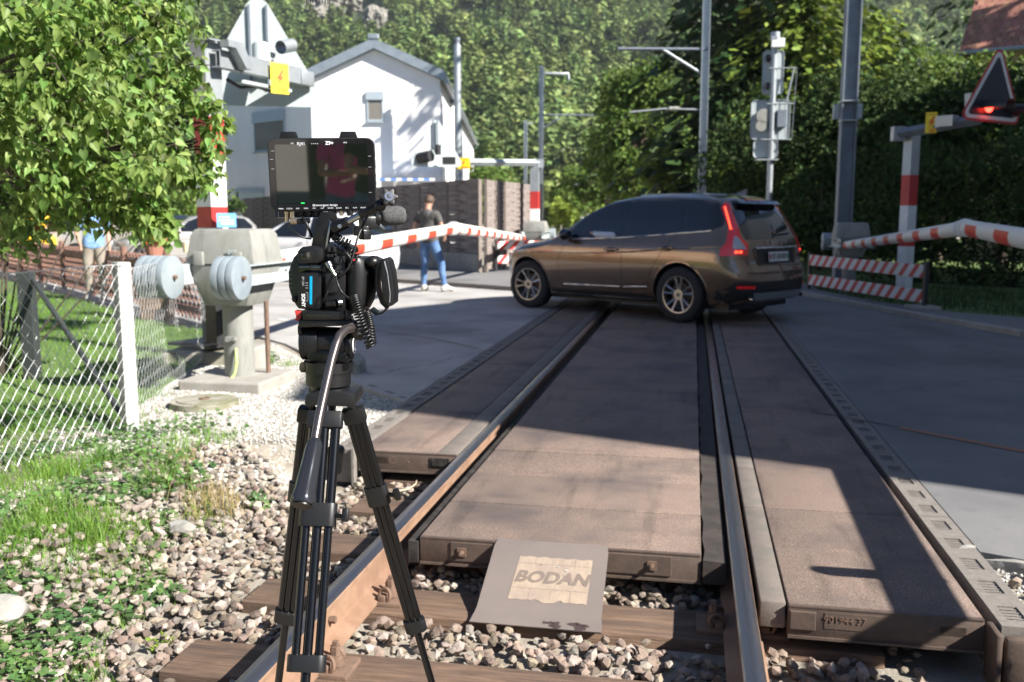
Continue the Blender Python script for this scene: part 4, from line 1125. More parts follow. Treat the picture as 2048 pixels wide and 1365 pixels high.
part(sg, 'cage_bar', M['galv'], lambda b: (b.tube([(xx(1530), -.06, zz(138)), (xx(1583), -.06, zz(138))], .022, n=6), b.tube([(xx(1528), -.06, zz(209)), (xx(1581), -.06, zz(209))], .022, n=6), b.tube([(xx(1520), -.06, zz(280)), (xx(1577), -.06, zz(280))], .022, n=6)), smooth=60)
part(sg, 'cage_upright', M['galv'], lambda b: (b.tube([(xx(1578), -.06, zz(138)), (xx(1565), -.06, zz(209))], .022, n=6), b.tube([(xx(1583), -.06, zz(138)), (xx(1578), -.06, zz(280))], .008, n=6), b.tube([(xx(1563), -.06, zz(209)), (xx(1566), -.06, zz(278))], .014, n=6)), smooth=60)
part(sg, 'step', M['galv'], lambda b: b.box((xx(1532), -.06, zz(320)), (.55, .2, .03), rz=.1))

# ---------------------------------------------------------- chain-link fence at the left
M['wire'] = mat('galvanised_wire', (.62, .64, .64), .4, .5)
cf = thing('chain_link_fence', 'low chain-link fence with white concrete corner post in the left foreground', 'fence', (-2.53, 6.0, 0))
def mesh_run(a, b_, h, cell=.036, r=.0021, z0=.02, rag=0):
    a, b_ = Vector(a), Vector(b_); d = b_ - a; L_ = d.length; d.normalize(); nrm_ = Vector((-d.y, d.x, 0))
    n = int(L_ / (cell / 1.0)); mb = MB(); rows = int(h / cell)
    for i in range(n + 1):
        pts = []
        for j in range(rows + 1):
            s_ = i * cell + cell * ((i + j) % 2)
            # interlocking zigzag: each wire goes between s and s+cell
            z = h * (1 - j / rows) + z0
            p = a + d * min(max(s_, 0), L_); off = .003 if j % 2 else -.003
            pts.append(Vector((p.x + nrm_.x * off + .001 * math.sin(i * .7 + j), p.y + nrm_.y * off, z + .001 * math.sin(i * .5))))
        vs = []
        mb.tube(pts, r, n=4, caps=False)
    return mb
crn = Vector((-2.52, 6.0, 0))
mb = mesh_run(crn, (-3.05, 3.4, 0), 1.06, cell=.046, r=.0019); o = mb.build('wire_mesh', M['wire'], cf, world_coords=True); o['kind'] = 'stuff'
mb = mesh_run(crn + Vector((0, .02, 0)), (-3.0, 9.0, 0), 1.02, cell=.048, r=.0011); o = mb.build('wire_mesh', M['wire'], cf, world_coords=True); o['kind'] = 'stuff'
M['post_white'] = mat('whitewashed_concrete', (.50, .51, .49), .85, col2=(.38, .39, .37), scale=14, bump=.4, bscale=60, col3=(.26, .28, .25), scale3=3)
part(cf, 'corner_post', M['post_white'], lambda b: b.box(crn + Vector((-.03, .05, .53)), (.09, .09, 1.12), rz=-.76, ch=.006), wc=True, smooth=40)
part(cf, 'tension_wire', M['wire'], lambda b: (b.tube([crn + Vector((0, 0, 1.08)), (-3.05, 3.4, 1.08)], .003, n=5), b.tube([crn + Vector((0, 0, 1.04)), (-3.0, 9.0, 1.04)], .003, n=5)), wc=True)
of = thing('garden_fence_post', 'dark steel post with a slanting brace behind the chain-link mesh', 'fence post', (-4.15, 7.9, 0))
M['darkpost'] = mat('dark_weathered_post', (.022, .028, .028), .7, col2=(.035, .04, .038), scale=8)
part(of, 'post', M['darkpost'], lambda b: b.box((0, 0, .42), (.12, .1, .98), ch=.006))
part(of, 'brace', M['darkpost'], lambda b: b.tube([(.05, 0, .86), (1.50, -1.75, .06)], .022, n=8), smooth=60)
# lattice hunting fence behind the lawn
M['lattice'] = mat('brown_lattice_wood', (.17, .095, .07), .85, col2=(.24, .14, .10), scale=5, island=.3)
lf = thing('lattice_fence', 'low brown diagonal lattice fence between the lawn and the parking road', 'fence', (-3.55, 11.3, 0))
A_, B_ = Vector((-3.5, 11.35, 0)), Vector((-13.9, 24.8, 0)); dd = (B_ - A_); LL = dd.length; rz = math.atan2(dd.y, dd.x); lf.rotation_euler = (0, 0, rz); lf.location = A_
sl_m = {}
for s_ in (-1, 1):
    b = MB(); b.box((0, s_ * .014, 0), (.045, .016, 1.02), ch=0); sl_m[s_] = b.mesh('slat', M['lattice'])
n = int(LL / .17)
for i in range(n):
    for s_ in (-1, 1):
        o = bpy.data.objects.new('slat', sl_m[s_]); COL.objects.link(o); o.parent = lf; o.location = ((i + .5 + (.25 if s_ > 0 else 0)) * .17, 0, .43); o.rotation_euler = (0, s_ * .70, 0)
for zz_ in (.17, .70): part(lf, 'rail', M['lattice'], lambda b: b.box((LL / 2, .03, zz_), (LL, .05, .06)))
for i in range(9): part(lf, 'post', M['lattice'], lambda b: b.cyl((LL * i / 8, .05, 0), (LL * i / 8, .05, .92), .05, n=8))

# ---------------------------------------------------------- woven wooden fence on plinth
wf = thing('woven_fence', 'tall weathered woven-slat fence on a concrete plinth behind the standing man', 'fence', (-.77, 22.2, 0))
fa, fb_ = Vector((-.77, 22.2, 0)), Vector((-16.2, 51.5, 0)); d = fb_ - fa; LL = d.length; rz = math.atan2(d.y, d.x); wf.rotation_euler = (0, 0, rz)
def weave_slat(w, amp, ph):
    b = MB(); N = 12; vs = []; hh = .128; th = .012
    for i in range(N + 1):
        x = w * i / N; y = amp * math.sin(ph + 2 * PI * i / N * 1.5)
        vs += [(x, y - th, -hh / 2), (x, y + th, -hh / 2), (x, y + th, hh / 2), (x, y - th, hh / 2)]
    fs = []
    for i in range(N): o_ = i * 4; fs += [(o_, o_ + 1, o_ + 5, o_ + 4), (o_ + 1, o_ + 2, o_ + 6, o_ + 5), (o_ + 2, o_ + 3, o_ + 7, o_ + 6), (o_ + 3, o_, o_ + 4, o_ + 7)]
    fs += [(0, 3, 2, 1), (N * 4, N * 4 + 1, N * 4 + 2, N * 4 + 3)]
    b.add(vs, fs); return b.mesh('slat', M['fence_wood'])
pw = 1.86; sm0, sm1 = weave_slat(pw - .1, .03, 0), weave_slat(pw - .1, .03, PI)
post_me = MB().box((0, 0, .92 + .25), (.09, .09, 2.2), ch=.006).mesh('post', M['post_wood'])
def woven(parent, L_, n_full, x0=0, z0=.5, rows=15):
    n = int(round(L_ / pw))
    for i in range(n + 1):
        o = bpy.data.objects.new('post', post_me); COL.objects.link(o); o.parent = parent; o.location = (x0 + i * pw, .0, 0)
    for i in range(min(n, n_full)):
        for r_ in range(rows):
            o = bpy.data.objects.new('slat', (sm0, sm1)[r_ % 2]); COL.objects.link(o); o.parent = parent
            o.location = (x0 + i * pw + .05, 0, z0 + .07 + r_ * .118 + random.uniform(-.006, .006)); o.rotation_euler = (0, random.gauss(0, .004), 0)
    if n > n_full:
        b = MB()
        for i in range(n_full, n):
            for r_ in range(rows): b.box((x0 + (i + .5) * pw, 0, z0 + .07 + r_ * .118), (pw - .1, .03, .125))
        o = b.build('far_slats', M['fence_wood'], parent); o['kind'] = 'stuff'
woven(wf, LL, 16)
k = int(LL / 2.4)
for i in range(k): part(wf, 'plinth_block', M['concrete'], lambda b: b.box((LL * (i + .5) / k, .0, .25), (LL / k - .015, .14, .5), ch=.006))
wf2 = thing('woven_fence', 'short return of sunlit woven fence at the corner beside the far barrier post', 'fence', (-.62, 22.25, 0), math.atan2(4.0, 1.35))
pw = 1.35; sm0, sm1 = weave_slat(pw - .1, .012, 0), weave_slat(pw - .1, .012, PI)
woven(wf2, 4.05, 3, z0=.12, rows=18)
part(wf2, 'cable_conduit', M['black'], lambda b: b.tube([(.65, -.08, .1), (.67, -.09, .8), (.63, -.08, 1.5), (.66, -.08, 2.3)], .03, n=6), smooth=60)
o = MB().box((0, 0, 0), (.28, .12, 2.3), ch=.01).build('gate_pillar', M['black']); o.location = (.72, 26.2, 1.15); tagp(o, 'narrow black gate pillar beside the far banded post', 'pillar')
b = MB(); b.cyl((0, 0, 0), (0, 0, 1.0), .06, n=12); o = b.build('marker_post', M['red']); o.location = (at(1093, 480, 25).x, 25, 0); tagp(o, 'short orange red marker post beside the black gate pillar', 'marker post')

# ---------------------------------------------------------- houses
def wall_window(h, x0, x1, z0, z1, Mx, frac=.35, sh='shutter', closed=1.0):
    """window on a wall whose outward normal is local -y at y=0"""
    w = x1 - x0; hh = z1 - z0; c = ((x0 + x1) / 2, (z0 + z1) / 2)
    fr = MB(); t = .07
    fr.box((c[0], -.01, z0 + t / 2), (w, .10, t), Mx); fr.box((c[0], -.01, z1 - t / 2), (w, .10, t), Mx); fr.box((x0 + t / 2, -.01, c[1]), (t, .10, hh - 2 * t), Mx); fr.box((x1 - t / 2, -.01, c[1]), (t, .10, hh - 2 * t), Mx)
    o = fr.build('window', M['shutter_box'], h)
    b = MB(); b.box((c[0], .0, c[1]), (w - 2 * t, .02, hh - 2 * t), Mx); b.build('pane', M['winglass'], o)
    zb = z1 - t - hh * closed; zb = max(zb, z0 + t)
    b = MB(); b.box((c[0], -.05, z1 - hh * .14), (w + .06, .14, hh * .28), Mx); b.build('shutter_box', M['shutter_box'], o)
    if closed > .05:
        n = 14; b = MB(); zt = z1 - hh * .28; dz = (zt - zb) / n
        for k in range(n): b.box((c[0], -.03, zb + (k + .5) * dz), (w - 2 * t, .02, dz * .8), Mx)
        b.build('roller_shutter', M[sh], o)
    b = MB(); b.box((c[0], -.06, z0 - .04), (w + .1, .18, .05), Mx); b.build('sill', M['shutter_box'], o)
HY = 42.0
hx = lambda px: (px - 1024) / FPX * HY
hz = lambda py: at(760, py, HY).z
X0, X1, XC = hx(632), hx(884), hx(760); ZE, ZA = hz(160), hz(100)
hs = thing('white_house', 'white house with a shallow grey gable roof behind the woven fence', 'house', (X0, HY, 0))
W = X1 - X0
def body(b):
    D = 36
    vs = [(0, 0, 0), (W, 0, 0), (W, 0, ZE), (W / 2, 0, ZA), (0, 0, ZE), (0, D, 0), (W, D, 0), (W, D, ZE), (W / 2, D, ZA), (0, D, ZE)]
    b.add(vs, [(0, 1, 2, 3, 4), (5, 9, 8, 7, 6), (1, 6, 7, 2), (0, 4, 9, 5)])
part(hs, 'wall', M['plaster'], body)
def roof(b):
    D = 36.5; e = .25; s_ = (ZA - ZE) / (W / 2)
    for sg in (-1, 1):
        a = Vector((W / 2, 0, ZA)); c = Vector((W / 2 + sg * (W / 2 + e), 0, ZE - e * s_))
        vs = [(a.x, -.35, a.z + .02), (c.x, -.35, c.z + .02), (c.x, D, c.z + .02), (a.x, D, a.z + .02)]; vs += [(x, y, z + .42) for x, y, z in vs]
        b.add(vs, [(0, 1, 2, 3), (4, 7, 6, 5), (0, 4, 5, 1), (1, 5, 6, 2), (2, 6, 7, 3), (3, 7, 4, 0)])
rf = part(hs, 'roof', M['zinc'], roof)
part(rf, 'ridge_cap', M['zinc'], lambda b: b.box((W / 2, -.3, ZA + .5), (.5, .2, .22), ch=.04))
part(hs, 'gutter', M['zinc'], lambda b: b.tube([(W + .33, -.35, ZE - .12), (W + .33, 36, ZE - .12)], .09, n=8), smooth=60)
wall_window(hs, hx(741) - X0, hx(773) - X0, hz(243), hz(184), Matrix.Identity(4), closed=.93)
for k in range(4):
    y = 7 + k * 7
    wall_window(hs, y, y + 1.3, ZE - 3.0, ZE - 1.4, Matrix.Translation((W, 0, 0)) @ Matrix.Rotation(PI / 2, 4, 'Z'), closed=.2)
# awning, blue-white
aw = thing('striped_awning', 'blue and white striped awning edge above the woven fence', 'awning', (hx(725), HY - 2.2, 0))
M['awn_b'] = mat('awning_blue', (.10, .22, .5), .8); 
n = 15; L_ = hx(880) - hx(725)
for i in range(n):
    part(aw, 'stripe', M['awn_b'] if i % 2 else M['white'], lambda b: (b.add([(L_ * i / n, 0, 3.05), (L_ * (i + 1) / n, 0, 3.05), (L_ * (i + 1) / n, 1.9, 3.12), (L_ * i / n, 1.9, 3.12)], [(0, 1, 2, 3)]), b.box((L_ * (i + .5) / n, -.005, 2.97), (L_ / n * .98, .01, .12))))
# flue
fl = thing('steel_flue', 'tall steel flue pipe beside the white house', 'chimney', (at(916, 300, 40).x, 40, 0))
part(fl, 'pipe', M['galv'], lambda b: b.cyl((0, 0, 0), (0, 0, at(916, 90, 40).z), .15, n=16), smooth=60)
part(fl, 'cowl', M['galv_dark'], lambda b: (b.cyl((0, 0, at(916, 90, 40).z), (0, 0, at(916, 84, 40).z), .11, n=14), b.cyl((0, 0, at(916, 82, 40).z), (0, 0, at(916, 76, 40).z), .13, n=14)), smooth=60)
# shaded left wing receding to the left
wg = thing('house_wing', 'shaded lilac-white wing of the house with a large brown roller blind', 'house', (X0 - .02, HY + .02, 0), PI - R(42))
# local +x goes away to the left; outward normal = local +y -> build with mirrored helper
WL = 7.2
WLz = ZE - .25
def wing(b): b.add([(0, 0, 0), (WL, 0, 0), (WL, 0, WLz), (0, 0, WLz), (0, -9, 0), (WL, -9, 0), (WL, -9, WLz), (0, -9, WLz)], [(0, 1, 2, 3), (1, 5, 6, 2), (5, 4, 7, 6), (4, 0, 3, 7), (3, 2, 6, 7)])
part(wg, 'wall', M['plaster'], wing)
part(wg, 'roof', M['zinc'], lambda b: (b.box((WL / 2 + .3, -4.3, WLz + .13), (WL + .6, 9.6, .24)), b.box((WL / 2 + .3, .5, WLz + .3), (WL + .7, .18, .22))))
def wl(px):   # local x on the wing wall for an image column
    c, s_ = math.cos(PI - R(42)), math.sin(PI - R(42)); k = (px - 1024) / FPX
    return (k * (HY + .02) - (X0 - .02)) / (c - k * s_)
MF = Matrix.Rotation(PI, 4, 'Z')
def wz(px, py):
    t = wl(px); Y = HY + t * math.sin(R(42)); return at(px, py, Y).z
a_, b_ = wl(580), wl(520)
wall_window(wg, -b_, -a_, wz(550, 302), wz(550, 222), MF, closed=1.0)
a_, b_ = wl(535), wl(480)
wall_window(wg, -b_, -a_, wz(508, 405), wz(508, 378), MF, closed=.0)
# low linked block further left (lit)
lb = thing('low_annexe', 'low white annexe at the far left of the house, half in sun', 'house', (at(452, 300, 47).x, 49, 0), R(0))
part(lb, 'wall', M['plaster'], lambda b: b.box((.3, 2.2, 2.55 + .4), (3.2, 4, 6.6)))
part(lb, 'roof', M['zinc'], lambda b: b.box((.3, 2.2, 6.4), (3.6, 4.4, .35)))
# distant little white house
dh = thing('distant_house', 'small white house far off at the foot of the wooded slope', 'house', (at(1187, 400, 90).x, 90, 0), R(-20))
part(dh, 'wall', M['plaster'], lambda b: b.add([(-2, 0, 0), (2, 0, 0), (2, 0, 5), (0, 0, 5.9), (-2, 0, 5), (-2, 8, 0), (2, 8, 0), (2, 8, 5), (0, 8, 5.9), (-2, 8, 5)], [(0, 1, 2, 3, 4), (5, 9, 8, 7, 6), (1, 6, 7, 2), (0, 4, 9, 5)]))
part(dh, 'roof', M['zinc'], lambda b: (b.add([(-2.4, -.4, 4.9), (0, -.4, 6.05), (0, 8.4, 6.05), (-2.4, 8.4, 4.9)], [(0, 1, 2, 3)]), b.add([(2.4, -.4, 4.9), (0, -.4, 6.05), (0, 8.4, 6.05), (2.4, 8.4, 4.9)], [(0, 1, 2, 3)])))
wall_window(dh, .6, 1.4, 2.8, 3.9, Matrix.Identity(4), closed=0)
# red-tiled roof house at the upper right
rh_c = at(1990, 120, 30)
rh = thing('tiled_roof_house', 'house at the upper right whose rust red tiled roof shows above the hedge', 'house', (15.3, 31, 0), R(-35))
part(rh, 'wall', M['plaster2'], lambda b: b.box((4, 4, 3.4), (8.2, 8, 6.8)))
e0, e1 = Vector((-.6, -.8, 6.6)), Vector((9, -.8, 6.6)); slope = Vector((0, 4.9, 4.2)); 
b = MB(); vs = [e0, e1, e1 + slope, e0 + slope, e0 + Vector((0, 9.8, 0)), e1 + Vector((0, 9.8, 0))]
b.add(vs, [(0, 1, 2, 3), (3, 2, 5, 4), (0, 3, 4), (1, 5, 2)]); rfo = b.build('roof', M['tile'], rh)
sn_ = slope.normalized(); nn = Vector((0, -sn_.z, sn_.y)); tl = MB()
tm = MB().box((0, 0, 0), (.21, .34, .025)).mesh('tile', M['tile'])
rows = int(slope.length / .3); rotx = math.atan2(slope.z, slope.y)
for r_ in range(rows):
    for c in range(int(9.6 / .22)):
        p = e0 + slope * ((r_ + .5) / rows) + Vector(((c + .5) * .22 + (.11 if r_ % 2 else 0), 0, 0)) + nn * (.03 + random.uniform(0, .008))
        tl.box((0, 0, 0), (.20, .36, .022), Matrix.Translation(p) @ Matrix.Rotation(rotx + .05, 4, 'X'))
o = tl.build('roof_tiles', M['tile'], rfo); o['kind'] = 'stuff'
part(rfo, 'gutter', M['galv'], lambda b: b.tube([e0 + Vector((-.1, -.12, -.02)), e1 + Vector((0, -.12, -.02))], .07, n=8))
# big plastered house beyond the right edge, whose shadow falls over the crossing
def block(name, label, pts, h, m, roofm, ov=.5, rt=.3):
    t = thing(name, label, 'house', (pts[0][0], pts[0][1], 0))
    c = Vector((sum(p[0] for p in pts) / len(pts), sum(p[1] for p in pts) / len(pts), 0))
    b = MB(); b.prism([(p[0], p[1]) for p in pts], h, Matrix.Identity(4)); b.build('wall', m, t, world_coords=True)
    op = []
    for p in pts: v = Vector((p[0], p[1], 0)) - c; v = v + v.normalized() * ov; op.append(((c + v).x, (c + v).y))
    b = MB(); b.prism(op, rt, Matrix.Translation((0, 0, h))); b.build('roof', roofm, t, world_coords=True)
    return t
KL = 1 / math.tan(SUN_EL); sh = Vector((-.8545, .5195, 0)) * KL
Hh = 8.6; off = -sh * Hh
S1, S2, S3, S4 = Vector((-1.75, 7.1, 0)), Vector((-2.1, 13.7, 0)), Vector((.3, 16.6, 0)), Vector((5.5, 28, 0))
c1, c2, c3, c4 = S1 + off, S2 + off, S3 + off, S4 + off
back = Vector((.855, -.52, 0)) * 11
blk = block('big_house', 'large plastered house standing out of frame at the right whose shadow covers the crossing', [c1[:2], (c1 + back)[:2], (c4 + back)[:2], c4[:2], c3[:2], c2[:2]], Hh - .3, M['plaster'], M['zinc'], ov=0.0, rt=.3)
blk['label'] = 'large plastered house beyond the right edge, known from the shadow it throws over the crossing'
for k in range(4):
    q = (c2 - c1); L_ = q.length; Mx = Matrix.Translation(c1) @ Matrix.Rotation(math.atan2(q.y, q.x), 4, 'Z') @ Matrix.Rotation(PI, 4, 'Z') 
# neighbouring houses behind the camera, seen only in reflections
for k, (x, y, w, h, m, lab) in enumerate(((-33, -4, 8, 7.2, 'plaster2', 'beige house behind the photographer at the left'), (9, -26, 12, 7.5, 'plaster', 'white house behind the photographer across the tracks'))):
    t = block('house', lab, [(x, y), (x + w, y - 2), (x + w + (2 if k == 0 else 0), y + (19 if k == 0 else 7)), (x - 1, y + (20 if k == 0 else 9))], h, M[m], M['tile'], .5)
    for j in range(3): 
        b = MB(); b.box((x + 2 + j * 2.6, y + 8.5, 4.3), (1.1, .7, 1.5)); b.build('window', M['winglass'], t, world_coords=True)
# ------------------------------------------------------------------ foliage materials
def leafmat(name, c, c2, isl=.3, tr=.35, rough=.5, scale=.6):
    return mat(name, c, rough, col2=c2, scale=scale, detail=2, island=isl, trans=tr, spec=.2)
M['leaf_near'] = leafmat('shrub_leaf', (.13, .22, .045), (.23, .32, .11), .6, .5, .42, 3)
M['leaf_broad'] = leafmat('broad_leaf', (.075, .13, .025), (.11, .165, .035), .4, .3)
M['leaf_yel'] = leafmat('sunny_conifer', (.19, .25, .04), (.13, .19, .035), .35, .3)
M['leaf_dark'] = leafmat('spruce_needles', (.022, .045, .014), (.035, .06, .018), .4, .12)
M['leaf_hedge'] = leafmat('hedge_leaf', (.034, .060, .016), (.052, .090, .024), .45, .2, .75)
M['leaf_hill'] = leafmat('hill_foliage', (.22, .28, .08), (.155, .22, .065), .42, .15, scale=.01)
M['leaf_hill2'] = leafmat('hill_needles', (.11, .165, .055), (.145, .20, .065), .4, .1, scale=.01)
M['grass'] = mat('grass_blade', (.10, .22, .025), .6, col2=(.17, .29, .045), scale=3, island=.35, trans=.4)
M['drygrass'] = mat('dry_grass', (.34, .27, .12), .7, island=.3, trans=.3)
M['ivy'] = mat('ivy_leaf', (.06, .125, .045), .4, col2=(.13, .23, .06), scale=4, island=.35, trans=.25)
M['bark'] = mat('bark', (.10, .075, .055), .9, col2=(.06, .045, .035), scale=12, bump=.6)
M['rock_face'] = mat('cliff_rock', (.26, .245, .22), .95, col2=(.12, .115, .09), scale=.12, bump=.6, bscale=.2)

quadV = np.array([(-.5, 0, 0), (0, -.12, .1), (.5, 0, 0), (0, .55, -.05)]); 
leafV = np.array([(0, 0, 0), (-.42, .3, .06), (0, .42, -.08), (.42, .3, .06), (0, 1.05, -.12)]); leafF = np.array([(0, 2, 1), (0, 3, 2), (1, 2, 4), (2, 3, 4)])
# heart-shaped pointed leaf, 12 verts, folded along the rib
hV = np.array([(0, .04, 0), (-.22, -.06, .05), (-.42, .08, .08), (-.45, .3, .09), (-.32, .58, .06), (-.12, .85, -.02), (0, 1.12, -.1), (.12, .85, -.02), (.32, .58, .06), (.45, .3, .09), (.42, .08, .08), (.22, -.06, .05), (0, .35, -.03), (0, .65, -.04)])
hV = hV * np.array([.80, 1.0, 1.9])
hF = np.array([(0, 1, 2), (0, 2, 12), (2, 3, 12), (3, 4, 12), (4, 13, 12), (4, 5, 13), (5, 6, 13), (6, 7, 13), (7, 8, 13), (8, 12, 13), (8, 9, 12), (9, 10, 12), (10, 0, 12), (10, 11, 0)])

def in_blobs(n, blobs, shell=.55):
    """points in a union of ellipsoids biased to the outside; returns pos, outward"""
    w = np.array([b[3] * b[4] * b[5] for b in blobs]) ** .75; w /= w.sum()
    k = rng.choice(len(blobs), n, p=w)
    B = np.array([b[:6] for b in blobs])[k]
    d = rng.normal(0, 1, (n, 3)); d /= np.linalg.norm(d, axis=1, keepdims=True)
    r = (shell + (1 - shell) * rng.random(n) ** .7) * rng.uniform(.9, 1.06, n)
    return B[:, :3] + d * r[:, None] * B[:, 3:6], d
def tree_blobs(c, rx, rz, n, seed, r0=.33):
    r = random.Random(seed); out = []
    for _ in range(n):
        a = r.uniform(0, 2 * PI); e = math.asin(r.uniform(-.75, 1)); q = r.uniform(.45, .82)
        s_ = r.uniform(.7, 1.25) * r0 * rx
        out.append((c[0] + rx * q * math.cos(a) * math.cos(e), c[1] + rx * q * math.sin(a) * math.cos(e), c[2] + rz * q * math.sin(e), s_, s_, s_ * .75))
    return out
def leaf_cloud(name, parent, blobs, n, size, m, droop=.5, shell=.5, V=leafV, F=leafF, world_coords=True):
    P, d = in_blobs(n, blobs, shell)
    dirs = d * .6 + rng.normal(0, .6, P.shape); dirs[:, 2] -= droop
    up = d + rng.normal(0, .5, P.shape); up[:, 2] += .8
    Rm = frames(dirs, np.cross(dirs, np.cross(up, dirs)) + 1e-6)
    VV, FF = scatter(V, F, P, Rm, size * rng.uniform(.6, 1.3, len(P)))
    me = np_mesh(name, VV, FF, m)
    return link_mesh(name, me, parent, world_coords)
def trunk(parent, base, top, r, limbs, seed=0, m='bark', name='trunk'):
    b = MB(); base = Vector(base); top = Vector(top); rr_ = random.Random(seed)
    mid = (base + top) / 2 + Vector((rr_.uniform(-.1, .1), rr_.uniform(-.1, .1), 0)) * (top - base).length * .3
    pts = [base.lerp(mid, t / 3) for t in range(3)] + [mid.lerp(top, t / 3) for t in range(4)]
    b.tube(pts, [r * (1 - .13 * i) for i in range(7)], n=8)
    for e in limbs:
        e = Vector(e); s_ = base.lerp(top, rr_.uniform(.35, .9)); md = (s_ + e) / 2 + Vector((0, 0, .1 * (e - s_).length))
        b.tube([s_, md, e], [r * .4, r * .25, r * .08], n=6)
    o = b.build(name, M[m], parent, smooth=60, world_coords=True); return o
def broad_tree(label, base, h, rx, n, size, m, seed, cz=.6, rz=None, nb=22, group=None, name='broadleaf_tree', droop=.4):
    base = Vector(base); c = base + Vector((0, 0, h * cz)); rz = rz or h * (1 - cz)
    t = thing(name, label, 'tree', base, group=group)
    bl = tree_blobs(c, rx, rz, nb, seed)
    trunk(t, base, c + Vector((0, 0, rz * .5)), max(.08, h * .022), [b[:3] for b in bl[::2]], seed)
    leaf_cloud('crown', t, bl, n, size, m, droop)
    return t
def conifer_mesh(h, r, layers, per, size, seed, droop=.35, taper=1.0, sub=14):
    """sprays of needles along drooping branches"""
    g = np.random.default_rng(seed); P = []; D = []
    for i in range(layers):
        f = i / layers; z = h * (.06 + .94 * f); rr_ = r * (1 - f) ** taper * g.uniform(.8, 1.15) + .05 * r
        k = max(4, int(per * (1 - f * .6)))
        for j in range(k):
            a = 2 * PI * (j + g.random()) / k; L_ = rr_ * g.uniform(.75, 1.15)
            ns = max(3, int(sub * L_ / r))
            for q in range(ns):
                t = (q + .6) / ns
                P.append((math.cos(a) * L_ * t, math.sin(a) * L_ * t, z - droop * L_ * t * t + .06 * L_))
                s_ = g.normal(0, .5); D.append((math.cos(a + s_), math.sin(a + s_), -.35 + g.normal(0, .25)))
    P = np.array(P); D = np.array(D); P += g.normal(0, size * .25, P.shape)
    up = np.tile([0, 0, 1.0], (len(P), 1)) + g.normal(0, .4, P.shape)
    V = np.array([(-.28, 0, 0), (.28, 0, 0), (.16, .9, -.12), (-.16, .9, -.12)]); F = np.array([(0, 1, 2, 3)])
    return scatter(V, F, P, frames(D, up), size * g.uniform(.6, 1.3, len(P)))
def conifer(label, base, h, r, layers, per, size, m, seed, group=None, **k):
    t = thing('conifer', label, 'tree', base, group=group)
    V, F = conifer_mesh(h, r, layers, per, size, seed, **k)
    link_mesh('crown', np_mesh('crown', V, F, m), t)
    part(t, 'trunk', M['bark'], lambda b: b.cyl((0, 0, 0), (0, 0, h * .95), max(.08, h * .016), .02, n=8), smooth=60)
    return t

# ------------------------------------------------------------------ wooded mountainside
def hill_z(X, Y):
    X = np.asarray(X, float); Y = np.asarray(Y, float)
    s_ = Y + .10 * X * np.where(X > 0, 1, .4)
    z = np.maximum(0, s_ - 165) * .13 + np.maximum(0, s_ - 240) * .20 + np.maximum(0, s_ - 430) * .30
    z += 9 * np.sin(X * .021 + 1.3) * sm(190, 330, Y) + 6 * np.sin(X * .05 + Y * .03) * sm(190, 330, Y) + 3 * np.sin(X * .11 - Y * .07) * sm(190, 350, Y)
    return z - 1.5
hxs = np.linspace(-560, 560, 120); hys = np.linspace(150, 600, 90)
HX, HYY = np.meshgrid(hxs, hys); HZ = hill_z(HX, HYY)
V = np.stack([HX.ravel(), HYY.ravel(), HZ.ravel()], -1); nx = len(hxs)
ii = np.arange(nx - 1)[None] + (np.arange(len(hys) - 1) * nx)[:, None]
F = np.stack([ii, ii + 1, ii + 1 + nx, ii + nx], -1).reshape(-1, 4)
M['hill'] = mat('forest_floor', (.045, .065, .022), .95, col2=(.07, .085, .035), scale=.08)
tagp(link_mesh('hill', np_mesh('hill', V, F, M['hill'], True)), kind='structure')
# a handful of template crowns
def broad_template(seed, n=330):
    g = np.random.default_rng(seed)
    d = g.normal(0, 1, (n, 3)); d /= np.linalg.norm(d, axis=1, keepdims=True); d[:, 2] = np.abs(d[:, 2]) * 1.2 - .35
    lump = 1 + .25 * np.sin(d[:, 0] * 5 + seed) * np.cos(d[:, 1] * 4) + g.normal(0, .06, n)
    P = d * lump[:, None] * np.array([.5, .5, .5]) + np.array([0, 0, .55])
    dirs = d + g.normal(0, .5, d.shape); up = d + g.normal(0, .5, d.shape)
    V = np.array([(-.5, -.4, 0), (.5, -.4, .05), (.4, .5, -.08), (-.4, .5, 0)]); F = np.array([(0, 1, 2, 3)])
    # leaves lie on the crown surface
    Rm = frames(np.cross(dirs, up), d)
    return scatter(V, F, P, Rm, .115 * g.uniform(.6, 1.3, n))
def fir_template(seed):
    V, F = conifer_mesh(1.0, .19, 14, 8, .095, seed, droop=.3, sub=4); return V, F
BT = [broad_template(k) for k in range(5)]; FT = [fir_template(k + 50) for k in range(5)]
PT = []
for _ in range(15000):
    Y = random.uniform(172, 570); half = .60 * Y + 30
    X = random.uniform(-half, half)
    z = float(hill_z(X, Y)); e = (z + 8 - CAMH) / Y
    if e > .36 or X > .58 * Y + 12 or X < -.62 * Y: continue
    # leave the cliffs clear
    px = 1024 + X / Y * FPX; py = HORZ - (z - CAMH) / Y * FPX
    if random.random() > min(1.0, .15 + Y / 620): continue
    if (abs(px - 655) < 55 and 0 < py < 55) or (abs(px - 745) < 40 and 0 < py < 100) or (abs(px - 1130) < 26 and 0 < py < 30): continue
    PT.append((X, Y, z, px, py))
PT = np.array(PT)
fir = (np.sin(PT[:, 0] * .03 + PT[:, 1] * .013) + rng.normal(0, .8, len(PT))) > -.45
